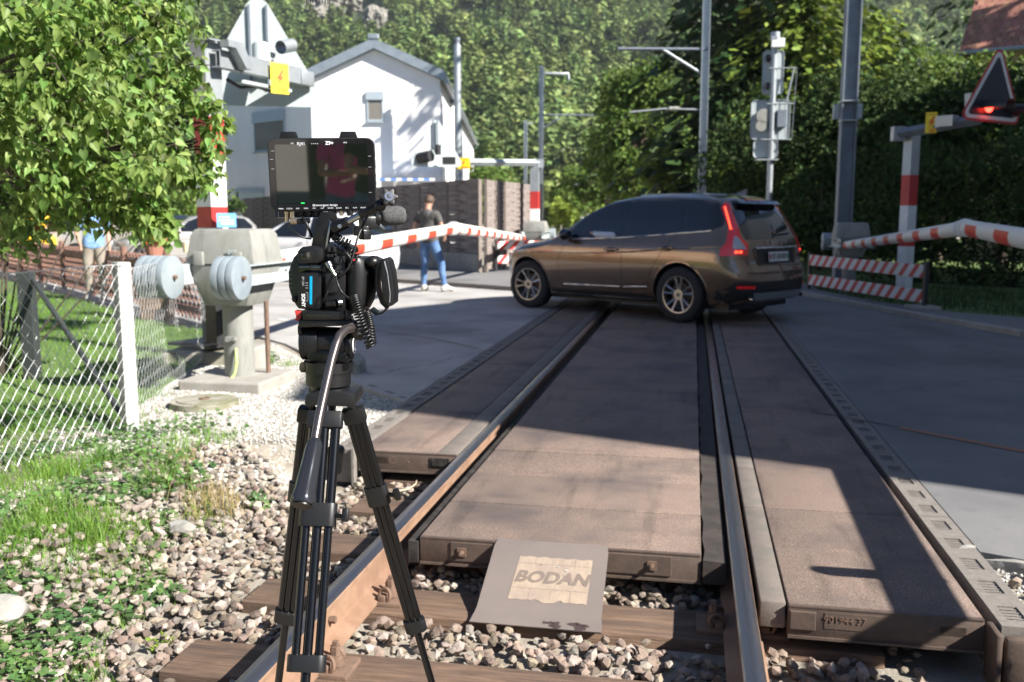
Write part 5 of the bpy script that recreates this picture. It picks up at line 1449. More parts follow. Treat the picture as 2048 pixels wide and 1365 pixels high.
def vary_by_tree(m, amt):
    nt = m.node_tree; b = nt.nodes['Principled BSDF']; lk = b.inputs['Base Color'].links[0]; src = lk.from_socket
    oi = nt.nodes.new('ShaderNodeObjectInfo'); hs = nt.nodes.new('ShaderNodeHueSaturation')
    mr = nt.nodes.new('ShaderNodeMapRange'); mr.inputs[3].default_value = 1 - amt; mr.inputs[4].default_value = 1 + amt; nt.links.new(oi.outputs['Random'], mr.inputs[0]); nt.links.new(mr.outputs[0], hs.inputs['Value'])
    m3 = nt.nodes.new('ShaderNodeMath'); m3.operation = 'MULTIPLY'; m3.inputs[1].default_value = 9.7; fr = nt.nodes.new('ShaderNodeMath'); fr.operation = 'FRACT'
    mh = nt.nodes.new('ShaderNodeMapRange'); mh.inputs[3].default_value = .475; mh.inputs[4].default_value = .52
    nt.links.new(oi.outputs['Random'], m3.inputs[0]); nt.links.new(m3.outputs[0], fr.inputs[0]); nt.links.new(fr.outputs[0], mh.inputs[0]); nt.links.new(mh.outputs[0], hs.inputs['Hue'])
    nt.links.new(src, hs.inputs['Color']); nt.links.new(hs.outputs[0], b.inputs['Base Color'])
vary_by_tree(M['leaf_hill'], .38); vary_by_tree(M['leaf_hill2'], .42)
def wood_nodes(name, temps):
    """points carrying 'pick', 'size' and 'turn' become trees, copies of the template trees that stand among them"""
    ng = bpy.data.node_groups.new(name, 'GeometryNodeTree')
    ng.interface.new_socket('Geometry', in_out='INPUT', socket_type='NodeSocketGeometry'); ng.interface.new_socket('Geometry', in_out='OUTPUT', socket_type='NodeSocketGeometry')
    N = ng.nodes.new; L = ng.links.new; gi = N('NodeGroupInput'); go = N('NodeGroupOutput'); jn = N('GeometryNodeJoinGeometry')
    def attr(nm, ty): a = N('GeometryNodeInputNamedAttribute'); a.data_type = ty; a.inputs[0].default_value = nm; return a.outputs[0]
    pk, sz_, tn = attr('pick', 'INT'), attr('size', 'FLOAT_VECTOR'), attr('turn', 'FLOAT_VECTOR')
    for k, t in enumerate(temps):
        oi = N('GeometryNodeObjectInfo'); oi.inputs['Object'].default_value = t
        cmp_ = N('FunctionNodeCompare'); cmp_.data_type = 'INT'; cmp_.operation = 'EQUAL'
        a_in = [x for x in cmp_.inputs if x.type == 'INT']; L(pk, a_in[0]); a_in[1].default_value = k
        ip = N('GeometryNodeInstanceOnPoints'); L(gi.outputs[0], ip.inputs['Points']); L(cmp_.outputs[0], ip.inputs['Selection']); L(oi.outputs['Geometry'], ip.inputs['Instance'])
        er = N('FunctionNodeEulerToRotation'); L(tn, er.inputs[0]); L(er.outputs[0], ip.inputs['Rotation']); L(sz_, ip.inputs['Scale']); L(ip.outputs[0], jn.inputs[0])
    L(jn.outputs[0], go.inputs[0]); return ng
for kind, T, msk, m, nm in (('b', BT, ~fir, 'leaf_hill', 'broadleaf_wood'), ('f', FT, fir, 'leaf_hill2', 'fir_wood')):
    Q = PT[msk]; n = len(Q)
    hgt = rng.uniform(6.5, 11, n) if kind == 'b' else rng.uniform(11, 19, n)
    wd = hgt * rng.uniform(.75, 1.15, n) if kind == 'b' else hgt * rng.uniform(.85, 1.3, n)
    me = bpy.data.meshes.new(nm); me.from_pydata([tuple(q) for q in Q[5:, :3]], [], [])
    me.attributes.new('pick', 'INT', 'POINT').data.foreach_set('value', (np.arange(n - 5) % 5).astype(np.int32))
    me.attributes.new('size', 'FLOAT_VECTOR', 'POINT').data.foreach_set('vector', np.stack([wd, wd, hgt], -1)[5:].astype(np.float32).ravel())
    me.attributes.new('turn', 'FLOAT_VECTOR', 'POINT').data.foreach_set('vector', np.stack([rng.normal(0, .03, n), rng.normal(0, .03, n), rng.uniform(0, 6.28, n)], -1)[5:].astype(np.float32).ravel())
    me.materials.append(M[m])
    o = link_mesh(nm, me); o['kind'] = 'stuff'
    temps = []
    for k in range(5):
        t = link_mesh('tree_crown', np_mesh('tree_crown', T[k][0], T[k][1], M[m]), o); t.location = Q[k, :3]; t.scale = (wd[k], wd[k], hgt[k]); t['kind'] = 'stuff'; temps.append(t)
    md = o.modifiers.new('trees', 'NODES'); md.node_group = wood_nodes(nm, temps)
print('trees', len(PT))
def cliff(label, px, py, Y, w, h, seed):
    p = at(px, py, Y); t = bmesh.new(); bmesh.ops.create_grid(t, x_segments=26, y_segments=26, size=.5)
    from mathutils import noise
    for v in t.verts:
        q = Vector((v.co.x * 4, v.co.y * 3, seed)); n_ = noise.fractal(q, .8, 2.1, 5)
        e = 1 - max(0, abs(v.co.x) * 2 - .3) ** 2 - max(0, abs(v.co.y) * 2 - .3) ** 2
        v.co = Vector((v.co.x * w * (1 + .25 * n_), -n_ * 5 - e * 14 + v.co.y * h * .5 + 9, v.co.y * h))
    me = bpy.data.meshes.new('cliff'); t.to_mesh(me); t.free(); me.materials.append(M['rock_face'])
    o = link_mesh('cliff', me); o.location = p; tagp(o, kind='structure'); return o
cliff('', 652, 22, 474, 20, 18, 1.0); cliff('', 748, 50, 455, 11, 20, 2.0); cliff('', 1130, 8, 482, 17, 17, 3.0); cliff('', 705, 4, 480, 9, 10, 5.0)

# ------------------------------------------------------------------ trees behind the crossing
def tp(px, Y): return (at(px, 435, Y).x, Y, 0)
bt = broad_tree
bt('wide round-topped broadleaf tree left of the middle mast', tp(1275, 46), 9.3, 2.9, 9000, .26, M['leaf_broad'], 3, cz=.55, rz=4.2, nb=34)
bt('lower leafy tree with sunlit rim between the far masts and the round tree', tp(1215, 60), 8.0, 2.5, 3500, .30, M['leaf_broad'], 4, cz=.5, rz=3.9)
bt('yellowish young tree low before the dark spruces behind the car roof', tp(1325, 38), 4.6, 1.5, 2600, .18, M['leaf_yel'], 5, cz=.55)
bt('bright green bush at the foot of the slope left of the car', tp(1125, 52), 2.6, 1.0, 1200, .2, M['leaf_yel'], 6, cz=.5, name='bush')
bt('green tree at the foot of the slope right of the wooden fence', tp(1150, 74), 6.0, 2.6, 2200, .34, M['leaf_broad'], 16, cz=.5)
bt('green tree behind the gable of the house beside the flue', tp(975, 70), 6.2, 3.0, 2200, .34, M['leaf_broad'], 17, cz=.5)
bt('dense bush between the hooked mast and the far fence', tp(1030, 62), 3.4, 1.8, 1500, .26, M['leaf_broad'], 18, cz=.5, name='bush')
bt('leafy tree beside the small distant house', tp(1215, 82), 5.2, 2.4, 1800, .32, M['leaf_yel'], 19, cz=.5)
conifer('tall dark spruce immediately right of the middle mast', tp(1475, 35.5), 20, 4.3, 44, 16, .52, M['leaf_dark'], 21, sub=16, taper=.75)
conifer('dark spruce behind the middle mast whose left edge drops to the round tree', tp(1395, 52), 19, 4.4, 34, 15, .7, M['leaf_dark'], 22, sub=14)
conifer('yellow green conifer with hanging sprays behind the railway signal', tp(1590, 34), 17, 3.9, 52, 18, .34, M['leaf_yel'], 23, sub=24, taper=.7)
conifer('sunlit spreading conifer right of the tall blue grey mast', tp(1745, 36), 9.2, 3.6, 36, 18, .34, M['leaf_yel'], 24, taper=.6, sub=22)
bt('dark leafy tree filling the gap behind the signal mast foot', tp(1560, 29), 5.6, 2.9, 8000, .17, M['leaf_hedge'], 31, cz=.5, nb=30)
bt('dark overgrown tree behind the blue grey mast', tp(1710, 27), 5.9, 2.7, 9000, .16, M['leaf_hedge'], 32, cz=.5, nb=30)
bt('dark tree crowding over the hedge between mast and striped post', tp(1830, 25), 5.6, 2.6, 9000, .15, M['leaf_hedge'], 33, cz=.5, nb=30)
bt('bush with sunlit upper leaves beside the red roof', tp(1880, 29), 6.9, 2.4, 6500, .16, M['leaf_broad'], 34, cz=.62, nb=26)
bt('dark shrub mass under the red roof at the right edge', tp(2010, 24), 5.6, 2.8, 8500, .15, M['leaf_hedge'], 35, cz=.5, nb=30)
bt('light green bush catching sun left of the blue grey mast', tp(1465, 33), 4.4, 1.6, 4500, .15, M['leaf_broad'], 36, cz=.6, nb=20, name='bush')
bt('pale green bush catching sun right behind the signal mast', tp(1620, 28.5), 4.3, 1.3, 4000, .13, M['leaf_yel'], 37, cz=.66, nb=16, name='bush')
bt('dark bush low behind the car tailgate', tp(1640, 24), 2.9, 2.0, 5000, .12, M['leaf_hedge'], 38, cz=.45, nb=20, name='bush')
# dark cedar over the top right
cd = thing('cedar', 'dark cedar whose level branches hang in from the upper right corner', 'tree', tp(1935, 44))
V_, F_ = conifer_mesh(14.5, 3.6, 16, 7, .42, 77, droop=.12, sub=26, taper=.35); link_mesh('crown', np_mesh('crown', V_[V_[:, 2] > 6.3 * 1.0][:0] if False else V_, F_, M['leaf_dark']), cd); part(cd, 'trunk', M['bark'], lambda b: b.cyl((0, 0, 0), (0, 0, 14), .22, .06, n=8), smooth=60)
# far wooded backdrop to the right (behind the roof) is the hill itself; hedge along the right road
hd = thing('hedge', 'tall dark clipped hedge along the right pavement behind the striped post', 'hedge', (9, 15.5, 0))
hb = []
ha, hb_ = Vector((6.9, 19.5, 0)), Vector((13.8, 12.6, 0)); 
for k in range(26):
    for z_ in (.5, 1.2, 1.9, 2.5):
        c = ha.lerp(hb_, (k + random.random() * .5) / 26); hb.append((c.x + .9 + random.gauss(0, .1), c.y + .9 + random.gauss(0, .1), z_ + random.gauss(0, .08), .62, .62, .5))
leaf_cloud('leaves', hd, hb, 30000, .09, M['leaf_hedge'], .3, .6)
part(hd, 'stems', M['bark'], lambda b: [b.cyl((c[0], c[1], 0), (c[0] + .1, c[1], 2.3), .04, .02, n=6) for c in hb[::8]], wc=True)['kind'] = 'stuff'
# trees left of the house, behind parking
bt('green bush left of the house behind the banded post', tp(385, 40), 2.6, 2.4, 2600, .2, M['leaf_broad'], 41, cz=.5, name='bush')
bt('dense tree at the far left behind the parked vehicles', tp(150, 42), 7.5, 5, 6500, .3, M['leaf_broad'], 42, cz=.55)
bt('dark tree in the left corner behind the lattice fence', tp(20, 30), 8.5, 4.0, 6500, .24, M['leaf_broad'], 43, cz=.6)
bt('small potted shrub against the shaded wall of the house', tp(470, 38), 2.4, .45, 500, .12, M['leaf_hedge'], 44, cz=.7, name='shrub')
bt('low bush at the kerb right of the far marker post', tp(1150, 30), 1.2, .7, 900, .1, M['leaf_hedge'], 45, cz=.5, name='bush')
# big tree behind camera right that dapples the gable
conifer('tall spruce out of frame at right whose shadow dapples the white gable', (26, 24, 0), 22, 4.5, 30, 12, 1.0, M['leaf_dark'], 61, sub=10)

for k_, (x_, y_, h_) in enumerate(((-9, -13, 7), (-4.5, -16, 8.5), (0.5, -18, 9), (-14, -9, 7))):
    bt(('round garden tree', 'taller dark garden tree', 'wide dark tree', 'small leafy tree')[k_] + ' behind the photographer, seen only mirrored in the monitor', (x_, y_, 0), h_, 3.2, 1500, .4, M['leaf_hedge'], 80 + k_)
# ------------------------------------------------------------------ big near shrub at the upper left
ns = thing('leafy_shrub', 'big bright green shrub with pointed heart-shaped leaves filling the upper left corner', 'shrub', (-3.4, 4.7, 0))
def W(px, py, Y): p = at(px, py, Y); return p
near_bl = []
def nb_(px, py, Y, rpx, flat=1.0): p = at(px, py, Y); r = rpx / FPX * Y; near_bl.append((p.x, p.y, p.z, r, r * .9, r * flat))
for a in ((60, -20, 4.6, 150), (200, -30, 4.9, 150), (330, -30, 5.0, 85), (90, 120, 4.3, 150), (235, 90, 4.7, 120), (315, 60, 5.0, 75), (345, 150, 5.0, 62), (70, 240, 4.4, 130), (210, 220, 4.6, 130), (320, 215, 4.9, 82), (390, 195, 5.1, 42),
          (400, 245, 5.1, 38), (150, 320, 4.7, 95), (270, 310, 4.8, 95), (350, 300, 5.0, 62), (405, 300, 5.1, 30), (240, 390, 4.8, 62), (300, 400, 4.9, 48), (325, 440, 4.9, 22), (60, 340, 4.6, 80), (380, 335, 5.0, 26), (200, 420, 5.0, 40), (120, 395, 5.2, 50),
          (-60, 60, 4.3, 150), (-60, 250, 4.3, 140), (30, 430, 5.4, 60), (0, 400, 5.2, 70)):
    nb_(a[0], a[1], a[2], a[3])
core = list(near_bl)
for _ in range(95):
    b_ = random.choice(core); a_ = random.uniform(0, 2 * PI); q = random.uniform(.85, 1.25); r = random.uniform(.05, .11)
    near_bl.append((b_[0] + b_[3] * q * math.cos(a_), b_[1] - random.uniform(-.1, .25), b_[2] + b_[3] * q * math.sin(a_), r, r, r * 1.1))
for (px_, py_, n_) in ((300, 430, 6), (335, 440, 5), (265, 430, 5), (215, 430, 5), (160, 415, 5), (120, 430, 4), (360, 345, 4), (320, 400, 5), (245, 420, 4), (400, 330, 4), (430, 290, 3), (60, 400, 6), (20, 440, 6), (90, 400, 6), (420, 225, 3), (385, 120, 3), (395, 70, 3)):
    for q_ in range(n_):
        p_ = at(px_ + random.gauss(0, 6) + q_ * 3, py_ - 12 + q_ * 11, 4.9); r_ = .055 - .006 * q_; near_bl.append((p_.x, p_.y, p_.z, r_, r_, r_ * 1.2))
P, d = in_blobs(11500, near_bl, .30)
from mathutils import noise as _nz
kp = np.array([_nz.noise(Vector((p_[0] * 5.5, p_[1] * 5.5, p_[2] * 5.5))) > -.16 for p_ in P]); P = P[kp]; d = d[kp]
dirs = d * .45 + rng.normal(0, .45, P.shape); dirs[:, 2] -= .6
up = d * .6 + rng.normal(0, .35, P.shape); up[:, 2] += .5; up[:, 1] -= .3
Rm = frames(dirs, up); sz = rng.uniform(.026, .064, len(P))
scr = sz / P[:, 1]
vis = (P[:, 1] > 1.5) & (P[:, 0] / P[:, 1] > -.55)
hfac = np.where(vis & (d[:, 1] < -.2), scr * (1 - d[:, 1]), 0); idx = np.argsort(-hfac)[:290]
mk = np.ones(len(P), bool); mk[idx] = False
V_, F_ = scatter(hV, hF, P[mk], Rm[mk], sz[mk]); o = link_mesh('leaves', np_mesh('leaves', V_, F_, M['leaf_near'], True), ns, True); o['kind'] = 'stuff'
lme = np_mesh('leaf', hV, hF, M['leaf_near'], True)
nsi = wmat(ns).inverted()
for j in idx:
    o = bpy.data.objects.new('leaf', lme); COL.objects.link(o); o.parent = ns
    Mx = Matrix(Rm[j].tolist()).to_4x4(); Mx.translation = Vector(P[j]) ; s_ = float(sz[j]); o.matrix_local = nsi @ Mx @ Matrix.Diagonal((s_, s_, s_, 1))
sb = MB(); base = Vector((-3.75, 5.2, 0))
for k, b_ in enumerate(core):
    e = Vector(b_[:3]); s0 = base + Vector((random.uniform(-.35, .35), random.uniform(-.2, .3), 0)); m1_ = Vector((s0.x * .8 + e.x * .2, s0.y * .8 + e.y * .2, max(1.75, e.z * .75)))
    sb.tube([s0, s0.lerp(m1_, .5) + Vector((-.1, 0, 0)), m1_, m1_.lerp(e, .6), e], [.028, .022, .017, .011, .005], n=6)
    for q in range(7):
        g = e + Vector((random.gauss(0, 1), random.gauss(0, 1), random.gauss(0, .8))) * b_[3] * .55; sb.tube([m1_.lerp(e, random.uniform(.5, 1)), (e + g) / 2 + Vector((0, 0, .03)), g], [.006, .004, .002], n=4)
sb.build('stems', M['bark'], ns, smooth=60, world_coords=True)['kind'] = 'stuff'
# green ground-level foliage left behind (creeper hanging at the left edge)
cr = thing('creeper', 'darker creeper hanging at the left edge behind the big shrub', 'creeper', (-5.0, 8.5, 0))
bl = []
for (px, py, r) in ((20, 420, 60), (60, 380, 60), (110, 410, 45), (20, 480, 40), (10, 340, 60), (150, 440, 30), (75, 455, 25), (250, 445, 24), (290, 470, 18)):
    p = at(px, py, 8.0); rr_ = r / FPX * 8; bl.append((p.x, p.y, p.z, rr_, rr_, rr_))
leaf_cloud('leaves', cr, bl, 1500, .055, M['leaf_broad'], .6, .3)
part(cr, 'stems', M['bark'], lambda b: [b.tube([Vector(bl[0][:3]) + Vector((-.2, 0, -1.5)), Vector(q[:3])], [.012, .004], n=5) for q in bl], wc=True)['kind'] = 'stuff'
# orange flowers in a tub behind the fence
fl_ = thing('flower_pot', 'orange flowers standing by the lattice fence below the shrub', 'flowers', (at(300, 440, 12.5).x, 12.6, 0))
part(fl_, 'pot', M['tile'], lambda b: b.lathe([(.09, .75), (.12, .98), (.13, 1.0)], n=14))
bl = [(0, 0, 1.15, .16, .15, .14)]
leaf_cloud('foliage', fl_, bl, 200, .06, M['leaf_broad'], .2, .3, world_coords=False)
M['orange'] = mat('orange_petal', (.75, .13, .01), .5, island=.2)
P, d = in_blobs(34, [(.02, -.1, 1.2, .22, .2, .18)], .8); V_, F_ = scatter(OV * 1.2, OF, P, rand_rot(len(P)), rng.uniform(.03, .05, len(P))); link_mesh('blossoms', np_mesh('blossoms', V_, F_, M['orange']), fl_)['kind'] = 'stuff'
part(fl_, 'stand', M['wood'], lambda b: b.box((0, 0, .35), (.35, .3, .7)))

# ------------------------------------------------------------------ grass, tufts and ivy
bV = np.array([(-.5, 0, 0), (.5, 0, 0), (-.35, .1, .5), (.35, .1, .5), (0, .35, 1)]); bF = np.array([(0, 1, 3), (0, 3, 2), (2, 3, 4)])
def blades(P, hgt, wd, tilt):
    n = len(P); return scatter(bV, bF, P, rand_rot(n, tilt), np.stack([wd, hgt, hgt], -1))
def in_poly(poly, n):
    xs_ = [p[0] for p in poly]; ys_ = [p[1] for p in poly]; out = []
    while len(out) < n:
        x, y = random.uniform(min(xs_), max(xs_)), random.uniform(min(ys_), max(ys_)); c = False
        for i in range(len(poly)):
            (x1, y1), (x2, y2) = poly[i - 1], poly[i]
            if (y1 > y) != (y2 > y) and x < (x2 - x1) * (y - y1) / (y2 - y1) + x1: c = not c
        if c: out.append((x, y))
    return out
def grass(name, pts, h0, h1, w, m, tilt=.35):
    P = np.array([(x, y, float(gz(x, y)) + .0) for x, y in pts]); n = len(P)
    V_, F_ = blades(P, rng.uniform(h0, h1, n), np.full(n, w), tilt); o = link_mesh(name, np_mesh(name, V_, F_, m)); o['kind'] = 'stuff'; return o
grass('lawn_grass', in_poly([(-3.0, 9.0), (-3.4, 10.9), (-4.6, 12.1), (-8, 16.5), (-10, 16.5), (-6.8, 8), (-4.6, 5.2), (-2.7, 6.2), (-2.9, 7.6)], 26000), .04, .10, .008, M['grass'])
grass('verge_grass', in_poly([(5.95, 20), (5.6, 17), (5.95, 14.3), (6.5, 13.3), (7.5, 12.2), (9, 11.2), (11, 13), (7.5, 20)], 9000), .06, .2, .014, M['leaf_hedge'])
# weedy margin, lower left
def margin_density(X, Y):
    px = 1024 + X / Y * FPX; py = HORZ + (CAMH + .03) / Y * FPX
    d = math.sin(X * 9.1 + 2) * math.sin(Y * 7.3) + .6 * math.sin(X * 21) * math.sin(Y * 17 + 1)
    lim = 480 - max(0, py - 900) * .62
    return px < lim - 60 + 60 * d, d, px, py
Pg, Pi, Pd = [], [], []
for _ in range(60000):
    Y = random.uniform(2.6, 6.7); X = random.uniform(-.6 * Y, -.25 * Y)
    ok, d, px, py = margin_density(X, Y)
    if not ok or py < 760: continue
    if px > 250 and py < 860 and random.random() < .8: continue
    c = math.sin(X * 4.7 + 1.1) * math.cos(Y * 3.9) 
    if c + random.gauss(0, .25) > .15: 
        if len(Pg) < 4600: Pg.append((X, Y))
    elif d > -.5 and len(Pi) < 3800: Pi.append((X, Y))
    if random.random() < .02: Pd.append((X, Y))
grass('margin_grass', Pg, .03, .10, .005, M['grass'], .45)
for (px, py, n, h, m) in ((100, 1050, 500, .17, 'grass'), (185, 1060, 600, .17, 'grass'), (40, 1090, 500, .16, 'grass'), (210, 930, 300, .13, 'grass'), (330, 960, 350, .15, 'grass'), (420, 985, 420, .19, 'drygrass'), (405, 1000, 200, .14, 'grass'), (375, 930, 200, .12, 'drygrass'), (120, 960, 400, .14, 'grass'), (490, 730, 160, .10, 'grass'), (575, 735, 160, .08, 'grass'), (300, 800, 250, .09, 'grass'), (280, 770, 350, .12, 'grass')):
    n = int(n * .65); p = gp(px, py, -.05); Pq = np.array([(p.x + random.gauss(0, .07), p.y + random.gauss(0, .09)) for _ in range(n)]); Pq = np.array([(x, y, float(gz(x, y))) for x, y in Pq])
    V_, F_ = blades(Pq, rng.uniform(h * .4, h, n), np.full(n, .0045), .4); o = link_mesh('grass_tuft', np_mesh('grass_tuft', V_, F_, M[m])); o['kind'] = 'stuff'
ivV = np.array([(0, 0, 0), (-.5, -.1, .06), (-.42, .28, .1), (-.6, .5, .05), (-.22, .62, .08), (0, 1.05, 0), (.22, .62, .08), (.6, .5, .05), (.42, .28, .1), (.5, -.1, .06)]); ivF = np.array([(0, 1, 2), (0, 2, 4), (2, 3, 4), (0, 4, 5), (0, 5, 6), (0, 6, 8), (6, 7, 8), (0, 8, 9)])
P = np.array([(x, y, float(gz(x, y)) + random.uniform(.01, .07)) for x, y in Pi])
V_, F_ = scatter(ivV, ivF, P, rand_rot(len(P), .6), rng.uniform(.018, .038, len(P))); o = link_mesh('ivy', np_mesh('ivy', V_, F_, M['ivy'], True)); o['kind'] = 'stuff'
# weeds that stand alone
def weed(label, px, py, r, n, size, m='ivy'):
    p = gp(px, py, -.1); z = float(gz(p.x, p.y)); t = thing('weed', label, 'weed', (p.x, p.y, z))
    leaf_cloud('leaves', t, [(0, 0, r * .5, r, r, r * .7)], n, size, M[m], -.2, .2, world_coords=False)
    part(t, 'stems', M['grass'], lambda b: [b.tube([(0, 0, 0), (math.cos(k) * r * .4, math.sin(k) * r * .4, r * .7)], .0015, n=4) for k in range(7)])['kind'] = 'stuff'
weed('small leafy weed alone in the gravel just left of the tripod', 515, 985, .075, 120, .028)
weed('lime green seedling among the ballast below the ivy patch', 320, 1235, .05, 60, .02, 'leaf_yel')
weed('tiny weed in the gravel by the pedestal foundation', 540, 740, .10, 90, .03)
# little twigs and a curved straw on the sleepers
tw_ = thing('straw', 'pale dry stalk lying curved over the sleeper left of the rail', 'straw', (0, 0, 0))
p = [gp(x, y, -.16) for x, y in ((785, 990), (800, 982), (818, 978), (832, 968), (833, 962))]
part(tw_, 'stalk', mat('pale_straw', (.5, .42, .3), .8), lambda b: b.tube(p, .004, n=5), smooth=60)
# ------------------------------------------------------------------ cars
M['paint_brown'] = mat('bronze_brown_paint', (.21, .145, .10), .22, .75, coat=1.0)
M['paint_white'] = mat('white_car_paint', (.66, .67, .68), .3, coat=1.0)
M['paint_silver'] = mat('pale_grey_car_paint', (.40, .385, .36), .3, .35, coat=1.0)
M['paint_dark'] = mat('dark_blue_car_paint', (.02, .025, .045), .3, .3, coat=1.0)
M['tyre'] = mat('tyre_rubber', (.016, .016, .017), .8)
M['alloy'] = mat('alloy_rim', (.42, .40, .38), .28, .9)
M['plastic'] = mat('black_trim', (.014, .014, .015), .45)
M['gloss_black'] = mat('gloss_black', (.008, .008, .009), .08, coat=1.0)
M['chrome'] = mat('chrome', (.62, .62, .62), .12, 1.0)
M['tail_red'] = mat('tail_lamp_red', (.30, .006, .008), .12, coat=1.0, emit=(1, .02, .01), estr=.04)
M['tail_lit'] = mat('tail_lamp_lit', (.7, .03, .02), .2, emit=(1.0, .05, .02), estr=2.0)
M['tail_clear'] = mat('tail_lamp_clear', (.35, .38, .40), .1, coat=1.0)
M['amber'] = mat('amber_reflector', (.6, .12, .01), .2, coat=1)
M['skid'] = mat('silver_skid', (.30, .33, .35), .35, .5)
M['plate_white'] = mat('number_plate', (.62, .62, .60), .4)
M['ink'] = mat('black_print', (.012, .012, .012), .5)
M['car_glass'] = glass('privacy_glass', (.006, .007, .009), .06)
for n_ in M['car_glass'].node_tree.nodes:
    if n_.type == 'BSDF_PRINCIPLED': n_.inputs['IOR'].default_value = 1.5
M['car_glass_front'] = glass('clear_car_glass', (.02, .025, .028), .55)
M['seat_dark'] = mat('dark_upholstery', (.02, .02, .022), .8)
interp = lambda x, T: float(np.interp(x, [t[0] for t in T], [t[1] for t in T]))

def build_body(sp, NS=72, NK=22, NC=12):
    """sp: x0,x1 ends; top profile; width by z; returns bmesh-like verts/faces (closed)"""
    vs = []; rows = []
    x0, x1 = sp['x0'], sp['x1']; Lc = x1 - x0
    for i in range(NS + 1):
        s_ = i / NS; s_ = s_ - .06 * math.sin(2 * PI * s_) * .9; xn = x0 + Lc * s_
        zt = interp(xn, sp['top']); zb = interp(xn, sp['bot'])
        rear = max(0.0, (sp['rr'] - (xn - x0)) / sp['rr']); front = max(0.0, (sp['fr'] - (x1 - xn)) / sp['fr'])
        p = max(0.0, 1 - rear ** sp['rn']) ** (1 / sp['rn']) * max(0.0, 1 - front ** sp['fn']) ** (1 / sp['fn'])
        half = []
        cap = min(.15, (zt - zb) * .35); z0 = zt - cap
        def wz_(z): return interp(z, sp['w'])
        for k in range(NK):
            z = zb + (z0 - zb) * k / (NK - 1); half.append((wz_(z), z))
        w0 = wz_(z0)
        for k in range(1, NC + 1):
            a = PI / 2 * k / NC; half.append((w0 * max(0.0, math.cos(a)) ** .62, z0 + cap * math.sin(a) ** .9))
        row = []
        for (w, z) in half:
            dxr = (interp(z, sp['xr']) - x0) * max(0, 1 - (xn - x0) / 1.0) ** 1.2; dxf = (interp(z, sp['xf']) - x1) * max(0, 1 - (x1 - xn) / .7) ** 1.2
            zz = z
            row.append((xn + dxr + dxf, w * max(p, .001), zz))
        rows.append(row)
    m = len(rows[0])
    n = 2 * m - 1
    for row in rows:
        for (x, y, z) in row: vs.append((x, y, z))          # left side (y+)
        for (x, y, z) in row[-2::-1]: vs.append((x, -y, z))  # right side
    fs = []
    for i in range(NS):
        for k in range(n - 1): a = i * n + k; fs.append((a, a + 1, a + n + 1, a + n))
        a = i * n; fs.append((a + n - 1, a, a + n, a + 2 * n - 1))
    fs.append(tuple(range(n))); fs.append(tuple(range(NS * n, NS * n + n))[::-1])
    return vs, fs

def bool_cut(me_body, cutters, mats):
    o = bpy.data.objects.new('tmp_body', me_body); COL.objects.link(o)
    cos = []
    for cm in cutters:
        c = bpy.data.objects.new('tmp_cut', cm); COL.objects.link(c); cos.append(c)
        md = o.modifiers.new('b', 'BOOLEAN'); md.operation = 'DIFFERENCE'; md.object = c; md.solver = 'EXACT'
    bpy.context.view_layer.update()
    me = bpy.data.meshes.new_from_object(o.evaluated_get(bpy.context.evaluated_depsgraph_get()))
    bpy.data.objects.remove(o)
    for c in cos: bpy.data.objects.remove(c)
    return me

def arch_cutter(x, z, r, ysign, depth=.45, w=1.2):
    b = MB(); y0 = (w - depth) * ysign; b.cyl((x, .52 * ysign, z), (x, 1.2 * ysign, z), r, n=40); return b.mesh('cut', [M['plastic']])

